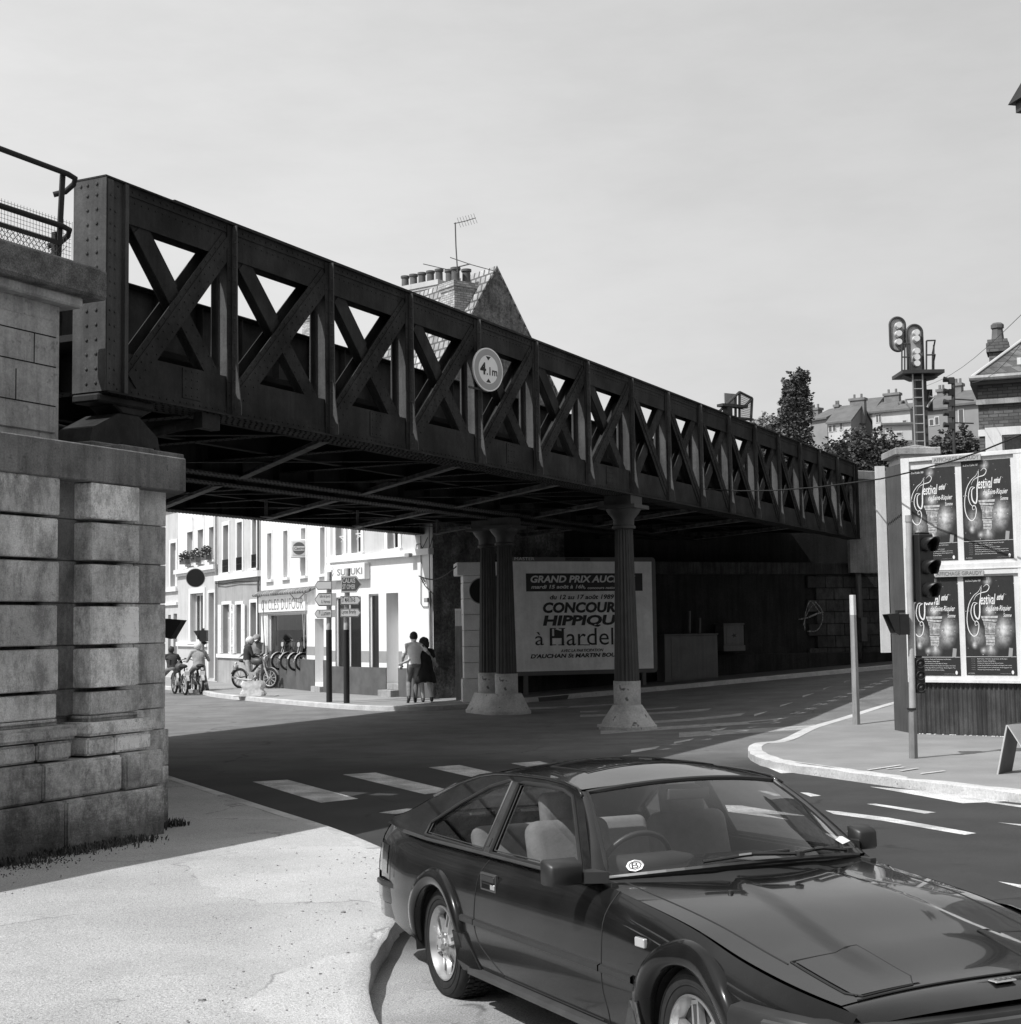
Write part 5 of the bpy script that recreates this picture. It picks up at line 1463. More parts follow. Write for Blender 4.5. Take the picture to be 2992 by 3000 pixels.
zc = (zt(1565) + zt(1765)) / 2; hh = zt(1565) - zt(1765)
head('signal_head', xl + .25, zc, .30, hh, 3, R(28), .24, .115, -.02)
mb = MB(); mb.bar((xl + .02, .12, zc - hh * .42), (xl + .02, .12, zc + hh * .3), .13, .012, (0, 1, 0)); mb.build('backing_board', m_white, tl)
zc2 = (zt(1927) + zt(2032)) / 2; hh2 = zt(1927) - zt(2032)
head('signal_head', .15, zc2, .155, hh2, 3, R(6), .03, .062)
for z in (zt(1575), zt(1760)): 
    mb = MB(); mb.box(xl, xl + .2, .04, .07, z - .012, z + .012); mb.build('bracket', m_tl, tl)
# pedestrian head looking left, square hood
zA, zB = zt(1795), zt(1865); x0_ = TF.px(2592, 1810)[0]; x1_ = TF.px(2657, 1810)[0]
mb = MB()
w_ = x1_ - x0_
mb.box(x0_ + w_ * .55, x1_, -.14, .10, zB + .03, zA - .02)
mb.add([(x0_ + w_ * .55, -.15, zA), (x0_ + w_ * .55, .11, zA), (x0_ + w_ * .55, .11, zB + .02), (x0_ + w_ * .55, -.15, zB + .02), (x0_, -.19, zA - .02), (x0_, .13, zA - .02), (x0_ + w_ * .33, .13, zB + .06), (x0_ + w_ * .33, -.19, zB + .06)],
       [(0, 1, 5, 4), (1, 2, 6, 5), (3, 7, 6, 2), (0, 4, 7, 3)])
mb.build('hooded_box', m_tl, tl); mb = MB(); mb.box(x1_, -.02 + .0, -.03, .03, zA - .08, zA - .05); mb.box(x1_, -.02, -.03, .03, zB + .04, zB + .07); mb.box(x0_ + w_ * .55, x0_ + w_ * .85, -.1, .08, zA + .001, zA + .04); mb.build('bracket', m_tl, tl)

# plain pole
b1 = G(2510, 2123, .12); PF = Frame(b1.x, b1.y, 1, 0)
pl = thing('bare_pole', 'plain pale wooden looking pole standing on the pavement left of the hoarding', 'pole', PF.M)
xt, zt1 = PF.px(2498, 1743); _, zm = PF.px(2500, 1802)
k = (zm - b1.z) / (zt1 - b1.z)
m_wp = mat('weathered_pole', .30, .7, .12, 2, .1, 25, streak=.35)
mb = MB(); mb.box(-.075, .075, -.06, .06, b1.z - .02, b1.z + .001)
mb = MB(); mb.cyl((0, 0, b1.z - .02), (xt * k, 0, zm), .078, .066, 6); mb.build('shaft', m_wp, pl)
mb = MB(); mb.cyl((xt * k, 0, zm + .001), (xt, 0, zt1), .066, .064, 6); mb.build('white_top', m_hwhite, pl)

# A-board at the right edge
a0 = G(2924, 2269, .12)
AF = Frame(a0.x, a0.y, 1, .0)
ab = thing('sidewalk_board', 'folding pavement board reading POMPES at the right edge of the photo', 'sign board', AF.M)
za = a0.z
T0 = Vector((AF.px(2951, 2124, .02)[0], .02, AF.px(2951, 2124, .02)[1] - za))
LW = Vector((.93, -.38, 0)).normalized() * 1.25
B1 = Vector((.50, .28, 0))
def leaf(nm, p, q_, w_, t_, mt):
    nn = (q_ - p).cross(w_).normalized() * t_; mb = MB()
    vs = [p, p + w_, q_ + w_, q_]; vs += [v + nn for v in vs]
    mb.add(vs, [(0, 1, 2, 3), (7, 6, 5, 4), (0, 4, 5, 1), (1, 5, 6, 2), (2, 6, 7, 3), (3, 7, 4, 0)])
    o = mb.build(nm, mt, None); o.parent = ab; o.matrix_local = Matrix.Translation((0, 0, za)); return o
# the camera looks into the open end: left leaf runs back, right leaf carries the writing
RB = Vector((AF.px(3045, 2262, -.05)[0], -.05, .0))
BK = Vector((.75, 1.0, 0)).normalized() * .55
leaf('rear_leaf', Vector((0, 0, 0)), T0, BK, -.012, mat('dark_board_back', .09, .7, .2, 3))
FW = Vector((.90, -.12, .09))
leaf('front_leaf', RB, T0 + Vector((.006, 0, 0)), FW, .012, mat('grey_sign_board', .30, .6, .1, 3))
leaf('edge_strip', Vector((-.012, -.005, 0)), T0 + Vector((-.012, -.005, 0)), Vector((.016, 0, 0)), .01, m_hwhite); leaf('edge_strip', RB + Vector((-.014, -.006, 0)), T0 + Vector((-.006, -.006, 0)), Vector((.016, 0, 0)), .01, m_hwhite)
ez = (T0 - RB).normalized(); ex = FW.normalized(); ey = ez.cross(ex).normalized()
if ey.y < 0: ey = -ey
TM = AF.M @ Matrix.Translation((0, 0, za)) @ Matrix.Translation(RB) @ Matrix((ex, ey, ez)).transposed().to_4x4()
L_ = (T0 - RB).length
for s_, u0, u1, v0 in (('POMPES FUNEBRES', .03, .62, .87), ('DE', .16, .23, .74), ('LUMBRES', .15, .48, .61), ('TEL', .10, .22, .48)):
    t_ = text(s_, u0, u1, v0 * L_, v0 * L_ + .065, -.018, m_ink, None, bold=.01); t_.parent = ab; t_.matrix_world = TM
# little white litter along the sheeting foot
mb = MB()
for i in range(40):
    u = random.uniform(.1, 2.4); p = HF.w(u, -.04 - random.random() * .05, 0); mb.ell((p.x, p.y, gz(p.x, p.y) + .13), .018, .015, .01, 6, 4)
tag(mb.build('loose_grit', m_hwhite), kind='stuff')
# overhead cable from the truss across the hoarding
pts = [BF.w(20.35, -.1, BF.px(2062, 1432)[1])]
ctrl = [(2062, 1432, pts[0].y), (2170, 1438, 34), (2270, 1437, 31.5), (2400, 1427, 29.5), (2580, 1403, 27), (2660, 1385, 26.2), (2800, 1348, 25.2), (2880, 1320, 24.6), (2992, 1274, 23.6), (3100, 1230, 22.5)]
mb = MB(); mb.tube(smooth_line([tuple(px_y(*c)) for c in ctrl], 4) if False else [px_y(*c) for c in ctrl], .014, 6)
tag(mb.build('overhead_cable', m_blackmatt, smooth=True), 'long black overhead cable running from the truss across the hoarding top', 'cable')

# ================================================================== height limit sign on the truss
_q = BF.w(BF.px(1417, 1085, -.12)[0], -.12, 0); HS = Frame(_q.x, _q.y, math.cos(BF.ang - R(15)), math.sin(BF.ang - R(15))); dx_, dz_ = 0., BF.px(1417, 1085, -.12)[1]
hs = thing('height_sign', 'round height limit sign reading 4.1m bolted to the truss', 'sign', HS.M)
r_ = (BF.px(1417, 1022, -.12)[1] - BF.px(1417, 1148, -.12)[1]) / 2
m_sw = mat('sign_white', .80, .45, .05, 3); m_sr = mat('sign_red_ring', .34, .45, .05, 3)
mb = MB(); mb.cyl((dx_, -.08, dz_), (dx_, -.11, dz_), r_, n=48); mb.build('plate', m_sw, hs, autos=40)
mb = MB(); disc(mb, dx_, dz_, r_ * .94, -.1115, inner=.70, n=48); mb.build('ring', m_sr, hs, fixn=False)
text('4', dx_ - r_ * .56, dx_ - r_ * .16, dz_ - r_ * .26, dz_ + r_ * .30, -.113, m_ink, hs, bold=.03); text('.1m', dx_ - r_ * .12, dx_ + r_ * .60, dz_ - r_ * .26, dz_ + r_ * .12, -.113, m_ink, hs, bold=.02)
for s_ in (-1, 1):
    mb = MB(); mb.prism([(dx_ - .06, dz_ + s_ * r_ * .60), (dx_ + .06, dz_ + s_ * r_ * .60), (dx_, dz_ + s_ * r_ * .42)], -.1135, -.1115); mb.build('arrow', m_ink, hs)
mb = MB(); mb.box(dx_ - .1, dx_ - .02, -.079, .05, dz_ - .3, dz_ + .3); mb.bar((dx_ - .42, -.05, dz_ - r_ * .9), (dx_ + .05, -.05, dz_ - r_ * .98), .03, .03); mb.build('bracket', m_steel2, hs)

# ================================================================== big billboard under the bridge
bb0 = px_y(1497, 1800, 43.0)
BB = Frame(bb0.x, bb0.y, .90, .33)
W0, W1 = 0, BB.px(1924, 1800)[0]
zt_, zb_ = BB.px(1600, 1632)[1], BB.px(1700, 1976)[1]
bd = thing('billboard', 'big framed billboard advertising the GRAND PRIX horse show under the bridge', 'billboard', BB.M)
m_bf = mat('billboard_frame', .10, .5, .1, 3)
def rr_(x0, x1, z0, z1, r, n=6):
    pts = []
    for cx_, cz_, a0_ in ((x1 - r, z1 - r, 0), (x0 + r, z1 - r, 90), (x0 + r, z0 + r, 180), (x1 - r, z0 + r, 270)):
        for i in range(n + 1): t_ = R(a0_ + 90 * i / n); pts.append((cx_ + r * math.cos(t_), cz_ + r * math.sin(t_)))
    return pts
fr_l = -.12
mb = MB(); mb.prism(rr_(fr_l, W1, zb_, zt_, .12), 0, .14); mb.build('frame', m_bf, bd, bevel=.01)
px0 = 0.02; px1 = BB.px(1912, 1800)[0]; pz1 = BB.px(1600, 1645)[1]; pz0 = BB.px(1650, 1965)[1]
ps = thing('horse_show_poster', 'pale poster sheet reading GRAND PRIX AUCHAN CONCOURS HIPPIQUE', 'poster', BB.M)
m_bp = mat('billboard_paper', .80, .7, .10, 1.5, .3, 3, fine=.05, streak=.08)
mb = MB(); mb.add([(px0, -.006, pz0), (px1, -.006, pz0), (px1, -.006, pz1), (px0, -.006, pz1)], [(0, 1, 2, 3)]); mb.build('sheet', m_bp, ps, fixn=False)
def Z5(a, b_): return 1300 + a / 2.5757, 1450 + b_ / 2.5757
def bt(s_, a0_, b0_, a1_, b1_, m_=None, **k):
    p = BB.px(*Z5(a0_, (b0_ + b1_) / 2)); q_ = BB.px(*Z5(a1_, (b0_ + b1_) / 2)); am = (a0_ + min(a1_, 1300)) / 2
    z1 = BB.px(*Z5(am, b0_))[1]; z0 = BB.px(*Z5(am, b1_))[1]
    return text(s_, p[0], q_[0], z0, z1, -.012, m_ or m_ink, ps, **k)
a = BB.px(*Z5(621, 660))[0]; c1 = BB.px(*Z5(960, 592))[1]; c0 = BB.px(*Z5(960, 727))[1]; ar = BB.px(*Z5(1500, 660))[0]
mb = MB(); mb.box(a, ar, -.010, -.0065, c0, c1); mb.build('dark_panel', m_ink, ps)
m_bi = mat('billboard_light_ink', .70, .6, .05)
bt('GRAND PRIX AUCHAN', 655, 608, 1445, 662, m_bi, shear=.2, bold=.035); bt('mardi 15 août à 16h,', 660, 678, 1070, 712, m_bi, shear=.2, bold=.03); bt('concours national', 1085, 690, 1330, 710, m_bi, shear=.2, bold=.02)
bt('du 12 au 17 août 1989', 800, 752, 1285, 788, shear=.2, bold=.03)
bt('CONCOURS', 748, 808, 1345, 890, shear=.15, bold=.045); bt('HIPPIQUE', 748, 906, 1375, 998, shear=.15, bold=.045)
bt('à', 690, 1035, 755, 1135, bold=.0); bt('Hardelot', 800, 1005, 1450, 1135, bold=.0)
mb = MB()                                               # serifs of the big name
for (a0_, b0_) in ((800, 1132), (865, 1132), (800, 1008), (868, 1008), (1010, 1132), (1055, 1132)):
    p = BB.px(*Z5(a0_, b0_)); q_ = BB.px(*Z5(a0_ + 48, b0_)); mb.box(p[0], q_[0], -.0125, -.011, p[1] - .012, p[1] + .012)
a_, c_, d_, e_ = BB.rect(*Z5(833, 1010), *Z5(895, 1065)); mb.prism([(a_, e_), (c_, e_ - .08), (c_, d_), (a_, d_)], -.0125, -.011); mb.build('serif', MATS['printing_ink'], ps)
bt('AVEC LA PARTICIPATION', 883, 1162, 1205, 1184, shear=.2, bold=.03); bt("D'AUCHAN St MARTIN BOULOGNE", 655, 1195, 1470, 1228, shear=.2, bold=.04)
text('MASTER', BB.px(*Z5(535, 482))[0], BB.px(*Z5(685, 482))[0], BB.px(*Z5(600, 493))[1], BB.px(*Z5(600, 470))[1], -.004, m_bi, bd)
mb = MB(); x0_, x1_, z0_, z1_ = BB.rect(*Z5(918, 474), *Z5(1105, 497)); mb.box(x0_, x1_, -.006, -.001, z0_, z1_); mb.build('maker_plate', m_ink, bd)
text('G|I|R|A|U|D|Y', x0_ + .03, x1_ - .03, z0_ + .03, z1_ - .03, -.009, MATS['bracing_paint'], bd)
mb = MB(); 
for x in (.4, W1 - .5): mb.box(x, x + .12, .02, .12, .0, zb_ - .001)
mb.build('leg', m_bf, bd)

# utility cabinets against the wall
def cabinet(name, label, x0, y0, x1, y1, Y, m_, lid=True, mark=False):
    F = Frame(*px_y((x0 + x1) / 2, y1, Y).xy, .87, .5); a, b_, c, d = F.rect(x0, y0, x1, y1)
    t = thing(name, label, 'cabinet', F.M)
    mb = MB(); mb.box(a, b_, 0, .45, c + .08, d - .05); mb.build('body', m_, t, bevel=.012)
    mb = MB(); mb.box(a - .02, b_ + .02, -.03, .47, d - .049, d); mb.build('lid', m_, t, bevel=.01)
    mb = MB(); mb.box(a - .03, b_ + .03, -.02, .46, c - .1, c + .079); mb.build('base', m_, t)
    mb = MB(); w_ = (b_ - a)
    mb.box(a + w_ * .12, b_ - w_ * .04, -.012, -.0005, c + .14, d - .12); mb.build('door', m_, t, bevel=.004)
    if mark:
        mb = MB(); mb.prism([((a + b_) / 2 + .12 * math.cos(i * 1.2566 * .5) * (1 if i % 2 else .4), (c + d) / 2 + .08 * math.sin(i * 1.2566 * .5) * (1 if i % 2 else .4)) for i in range(10)], -.016, -.0125); mb.build('emblem', m_ink, t)
m_cab = mat('cabinet_paint', .11, .6, .15, 2, .05, 20, streak=.2)
cabinet('utility_cabinet', 'large grey utility cabinet standing right of the billboard', 1948, 1857, 2104, 2000, 45.9, m_cab)
cabinet('utility_cabinet', 'smaller square cabinet with a dark emblem right of the large one', 2121, 1826, 2180, 1898, 47.1, m_cab, mark=True)
mb = MB(); F = WA
for (x, y0, y1, r) in ((2020, 1790, 1855, .05), (2050, 1810, 1855, .05)):
    p = WA.px(x, y0, -.06); q_ = WA.px(x, y1, -.06); mb.tube([(p[0], -.06, p[1]), (q_[0], -.06, q_[1])], r, 8)
tag(mb.build('conduit', m_cab, None, M=WA.M), 'pair of short conduits rising from the large grey cabinet', 'conduit')
mb = MB(); p = WA.px(2514, 1665, -.25); q_ = WA.px(2517, 1930, -.25); mb.tube([(p[0], -.25, p[1]), (p[0] + .02, -.25, (p[1] + q_[1]) / 2), (q_[0], -.25, q_[1])], .10, 10)
tag(mb.build('drainpipe', m_darkgrey, None, M=WA.M, smooth=True), 'dark thick drainpipe down the far abutment beside the bare pole', 'pipe')
mb = MB(); p = WA.px(2520, 1800, -.3); mb.box(p[0] - .12, p[0] + .12, -.5, -.36, p[1] - .9, p[1] - .1)
tag(mb.build('junction_box', m_darkgrey, None, M=WA.M), 'narrow dark box fixed to the drainpipe near the graffiti', 'box')

# ================================================================== direction signs before the shops
m_dirp = mat('sign_back_grey', .42, .5, .1, 3); m_dirf = mat('pale_sign_face', .58, .45, .04); m_dirb = mat('dark_sign_face', .09, .45, .05)
def dirpost(label, bx, by, tx, ty, ymid, signs):
    b_ = G(bx, by, .12); F = Frame(b_.x, b_.y, 1, 0)
    t = thing('direction_signpost', label, 'signpost', F.M)
    xt_, zt_ = F.px(tx, ty); _, zm_ = F.px(bx, ymid)
    mb = MB(); mb.cyl((0, 0, b_.z), (0, 0, zm_), .085, n=14); mb.build('lower_post', m_black, t, autos=40)
    mb = MB(); mb.cyl((0, 0, zm_), (xt_, 0, zt_), .075, n=14); mb.build('upper_post', m_galv, t, autos=40)
    for (x0, y0, x1, y1, dr, words, dark) in signs:
        a, b2, c, d = F.rect(x0, y0, x1, y1, -.1); tip = (d - c) * .32
        pl = [(a + tip, c), (b2, c), (b2, d), (a + tip, d), (a, (c + d) / 2)] if dr < 0 else [(a, c), (b2 - tip, c), (b2, (c + d) / 2), (b2 - tip, d), (a, d)]
        mb = MB(); mb.prism(pl, -.14, -.09); sg = mb.build('arrow_board', m_dirp, t)
        cxm, czm = sum(p[0] for p in pl) / len(pl), (c + d) / 2
        s1 = [(cxm + (p[0] - cxm) * .97, czm + (p[1] - czm) * .92) for p in pl]; s2 = [(cxm + (p[0] - cxm) * .93, czm + (p[1] - czm) * .80) for p in pl]
        mb = MB(); mb.prism(s1, -.1425, -.1402); mb.build('border', m_ink if not dark else m_dirf, sg)
        mb = MB(); mb.prism(s2, -.1445, -.1427); mb.build('face', m_dirb if dark else m_dirf, sg)
        n_ = len(words)
        for i, wd in enumerate(words):
            zz1 = d - (d - c) * (.14 + (.74 / n_) * i); zz0 = zz1 - (.74 / n_) * (d - c) * .78
            fw_ = (b2 - a) * (.62 if n_ > 1 else .72) * (min(1, len(wd) / 6) if dark else min(1, .3 + len(wd) / 18))
            if dr < 0: u1 = b2 - .04; u0 = u1 - fw_
            else: u0 = a + .04; u1 = u0 + fw_
            text(wd, u0, u1, zz0, zz1, -.1455, m_dirf if dark else m_ink, sg, name='lettering', bold=.012)
        # side face that closes the box profile
        mb = MB(); xx = b2 if dr < 0 else b2 - tip; mb.box(xx if dr < 0 else a - .001, xx + .12 if dr < 0 else a, -.138, -.092, c + .01, d - .01)
        if dr < 0: mb.build('end_cap', m_dirp, sg)
    return t
dirpost('left signpost with three boards pointing left, the middle one reading Salle de Sports', 965, 2057, 965, 1676, 1845,
        [(923, 1702, 973, 1728, -1, [], False), (922, 1737, 973, 1776, -1, ['Salle de Sports', 'A. Hernout'], False), (922, 1786, 973, 1810, -1, ['P L.Lumiere'], False)])
dirpost('right signpost with three boards pointing right, topmost reading CALAIS ST OMER', 1016, 2060, 1019, 1665, 1845,
        [(1000, 1687, 1060, 1736, 1, ['CALAIS', 'ST OMER'], True), (998, 1746, 1058, 1772, 1, ['ST MARTIN-B'], False), (998, 1783, 1058, 1808, 1, ['Lycee Branly'], False)])

# far traffic light beside the riders, and the hooded signal half hidden by the abutment
def smallsignal(label, bx, by, hx, hy, w, h, Yoff=0):
    b_ = G(bx, by, .12); F = Frame(b_.x, b_.y, 1, 0); t = thing('traffic_light', label, 'traffic light', F.M)
    xh, zh = F.px(hx, hy)
    if h > 0: mb = MB(); mb.cyl((0, 0, b_.z), (xh, 0, zh - h / 2), .085, .075, n=10); mb.build('pole', m_grey, t, autos=40)
    mb = MB(); mb.box(xh - .05, xh + w * .45, -.16, .16, zh - h * .45, zh + h * .5); mb.cyl((xh + .05, 0, zh - h * .7), (xh + .08, 0, zh - h * .45), .04, .15, 8); mb.box(xh, xh + .08, -.05, .05, zh + h * .5, zh + h * .66)
    mb.add([(xh - .051, -.16, zh + h * .5), (xh - .051, .16, zh + h * .5), (xh - .051, .16, zh - h * .4), (xh - .051, -.16, zh - h * .4), (xh - w * .6, -.2, zh + h * .44), (xh - w * .6, .2, zh + h * .44), (xh - w * .28, .2, zh - h * .1), (xh - w * .28, -.2, zh - h * .1)],
           [(0, 1, 5, 4), (1, 2, 6, 5), (3, 7, 6, 2), (0, 4, 7, 3)])
    mb.build('hooded_signal', m_tl, t); return t
smallsignal('small hooded traffic light on a pale post between the riders and the cycle shop', 597, 2020, 592, 1864, .42, .42)
F = Frame(*px_y(505, 1840, 17.0).xy, 1, 0)
t = thing('traffic_light', 'black signal hood poking out from behind the left abutment corner', 'traffic light', F.M)
P4 = [F.px(*Q3(*q)) for q in ((40, 1000), (190, 1013), (100, 1165), (40, 1150))]
mb = MB(); mb.prism(P4, -.12, .16); mb.build('hood', m_tl, t)
xx = F.px(470, 1840)[0]; zz = P4[0][1]; mb = MB(); mb.box(xx - .06, P4[0][0] + .01, -.1, .1, P4[3][1], zz - .02); mb.build('signal_box', m_tl, t); mb = MB(); mb.cyl((xx, 0, .1), (xx, 0, zz + .1), .05, n=12); mb.build('pole', m_pole, t, autos=40)
# round black sign backs
def roundback(label, cx_, cy_, rpx, Y, post=None):
    F = Frame(*px_y(cx_, cy_, Y).xy, 1, .15); _, zc_ = F.px(cx_, cy_); r = rpx * Y / FPX
    t = thing('round_sign', label, 'sign', F.M)
    mb = MB(); mb.cyl((0, -.03, zc_), (0, .03, zc_), r, n=36); mb.build('rim', m_grey, t, autos=40)
    mb = MB(); disc(mb, 0, zc_, r * .93, -.032, n=36); mb.build('face', m_black, t, fixn=False)
    if post: mb = MB(); mb.cyl((post, .06, .05), (post, .06, zc_ + .1), .035, n=8); mb.build('post', m_grey, t)
    return t
roundback('round convex traffic mirror with grey rim in front of the flower box house', 573, 1693, 28, 44, None)
F = Frame(*px_y(573, 1693, 44.1).xy, 1, 0)
roundback('black round sign disc hanging on the left side of the paired columns', 1413, 1731, 40, 38.6, .2)
# ================================================================== background right: hill, trees, houses, signals
m_hill = mat('hillside_grass', .06, .95, .4, .08, .4, 6, pos=True, fine=.3)
def hillz(x, y):
    return -1 + 21 * sm(70, 150, y) + 7 * sm(150, 300, y) + 1.5 * noise.noise(Vector((x * .02, y * .02, 0)))
mb = MB(); xs_ = [18 + i * 8 for i in range(40)]; ys_ = [60 + i * 7 for i in range(50)]
vs = [(x, y, hillz(x, y) * sm(18, 34, x) - 2 * (1 - sm(18, 34, x))) for y in ys_ for x in xs_]; nx = len(xs_)
mb.add(vs, [(j * nx + i, j * nx + i + 1, (j + 1) * nx + i + 1, (j + 1) * nx + i) for j in range(len(ys_) - 1) for i in range(nx - 1)])
tag(mb.build('hill', m_hill, smooth=True, fixn=False), kind='structure')
# foliage with light and dark leaves
def foliage(name, v):
    m, nt, b = newmat(name); b.inputs['Roughness'].default_value = .65; b.inputs['Specular IOR Level'].default_value = .25
    tc = _n(nt, 'ShaderNodeTexCoord').outputs['Object']
    f = _ramp(nt, _noise(nt, tc, .9, 5, .7), .35, .65, .55, 1.5); g = _ramp(nt, _noise(nt, tc, 12, 2, .8), .3, .7, .6, 1.4)
    setcol(nt, b, _math(nt, 'MULTIPLY', _math(nt, 'MULTIPLY', f, g), v)); return m
m_f1 = foliage('poplar_foliage', .085); m_f2 = foliage('bush_foliage', .062); m_f3 = foliage('pale_foliage', .20)
m_bark = mat('bark', .07, .9, .3, 3, .5, 12)
def tree(label, base, H, clumps, n, leaf, m_, seed, cat='tree', trunk=True, group='trees behind the bridge', name='tree', upright=0.):
    rnd = random.Random(seed); t = thing(name, label, cat, Matrix.Translation(base), group)
    mb = MB()
    tot = sum(c[3] * c[4] * c[5] for c in clumps)
    for (cx_, cy_, cz_, rx, ry, rz) in clumps:
        k = int(n * rx * ry * rz / tot)
        sub = [(Vector((rnd.gauss(0, .5), rnd.gauss(0, .5), rnd.gauss(0, .5)))) for _ in range(max(10, k // 16))]
        sub = [s.normalized() * (rnd.uniform(.3, 1.0)) for s in sub]
        for s in sub:
            c = Vector((cx_ + s.x * rx, cy_ + s.y * ry, cz_ + s.z * rz)); rr = min(rx, ry, rz) * rnd.uniform(.10, .30)
            for _ in range(16):
                q = Vector((rnd.gauss(0, 1), rnd.gauss(0, 1), rnd.gauss(0, 1))).normalized() * rr * rnd.uniform(.3, 1.1)
                q.z *= 1 + upright
                p = c + q; a = rnd.uniform(0, 6.28); bb = rnd.uniform(-1.3, 1.3); s_ = leaf * rnd.uniform(.5, 1.3)
                u = Vector((math.cos(a), math.sin(a), rnd.uniform(-.4, .4))) * s_; w = Vector((-math.sin(a) * math.sin(bb), math.cos(a) * math.sin(bb), math.cos(bb))) * s_ * .6
                mb.add([p - u, p - w, p + u, p + w], [(0, 1, 2, 3)])
    mb.build('crown', m_, t, fixn=False)
    if trunk:
        mb = MB(); r0 = H * .022
        mb.tube([(0, 0, -.5), (.1, 0, H * .3), (0, .1, H * .6), (.1, 0, H * .9)], [r0, r0 * .8, r0 * .5, r0 * .15], 8)
        for (cx_, cy_, cz_, rx, ry, rz) in clumps: mb.tube([(0, 0, max(.3, cz_ - rz - H * .1)), (cx_ * .6, cy_ * .6, cz_ - rz * .3), (cx_, cy_, cz_ + rz * .3)], [r0 * .5, r0 * .3, r0 * .1], 6)
        mb.build('trunk', m_bark, t)
    return t
def tree_px(label, x0, y0, x1, y1, Y, n, leaf, m_, seed, blobs, **k):
    """crown filling a pixel box at distance Y; blobs = (u, v, ru, rv) fractions of the box"""
    a = px_y((x0 + x1) / 2, y1, Y); tl_ = px_y(x0, y0, Y); br = px_y(x1, y1, Y); W = br.x - tl_.x; H_ = tl_.z - br.z
    gzz = min(a.z - 1, a.z - .0); base = Vector((a.x, Y, gzz - H_ * .12))
    cl = [((u - .5) * W, (i % 3 - 1) * W * .08, H_ * .12 + v * H_, ru * W, ru * W * .9, rv * H_) for i, (u, v, ru, rv) in enumerate(blobs)]
    cl = [(a_, b_, c_, d_ * 1.25, e_ * 1.25, f_ * 1.22) for a_, b_, c_, d_, e_, f_ in cl]
    return tree(label, base, H_ * 1.1, cl, n, leaf, m_, seed, **k)
tree_px('tall dark twin topped poplar rising behind the far end of the truss', 2278, 1050, 2384, 1330, 150, 24000, .19, m_f1, 1,
        [(.38, .52, .30, .30), (.40, .78, .20, .17), (.68, .60, .34, .30), (.72, .83, .22, .17), (.5, .25, .46, .26), (.55, .08, .42, .15)], upright=.7)
tree_px('pale feathery tree just left of the poplar', 2196, 1190, 2300, 1330, 165, 7000, .22, m_f3, 2, [(.5, .5, .5, .45), (.3, .35, .4, .3), (.7, .6, .4, .3)])
tree_px('wide dark bushy tree between the truss end and the railway signal', 2390, 1212, 2690, 1400, 95, 20000, .13, m_f2, 3,
        [(.25, .45, .25, .40), (.5, .6, .27, .36), (.75, .45, .25, .38), (.5, .2, .5, .25), (.1, .2, .2, .3), (.9, .2, .15, .25)])
tree_px('low dark tree right behind the white hoarding pier', 2735, 1212, 2880, 1400, 90, 12000, .13, m_f2, 4, [(.25, .5, .3, .4), (.6, .55, .35, .4), (.85, .4, .25, .4), (.5, .2, .5, .25)])
tree_px('dark tree clump at the foot of the poplar', 2350, 1300, 2460, 1400, 105, 8000, .13, m_f2, 5, [(.3, .5, .4, .4), (.7, .4, .4, .4)])
tree_px('small tree seen low through the right truss bays', 2130, 1340, 2290, 1420, 130, 6000, .17, m_f2, 6, [(.3, .5, .4, .4), (.7, .5, .4, .4)])

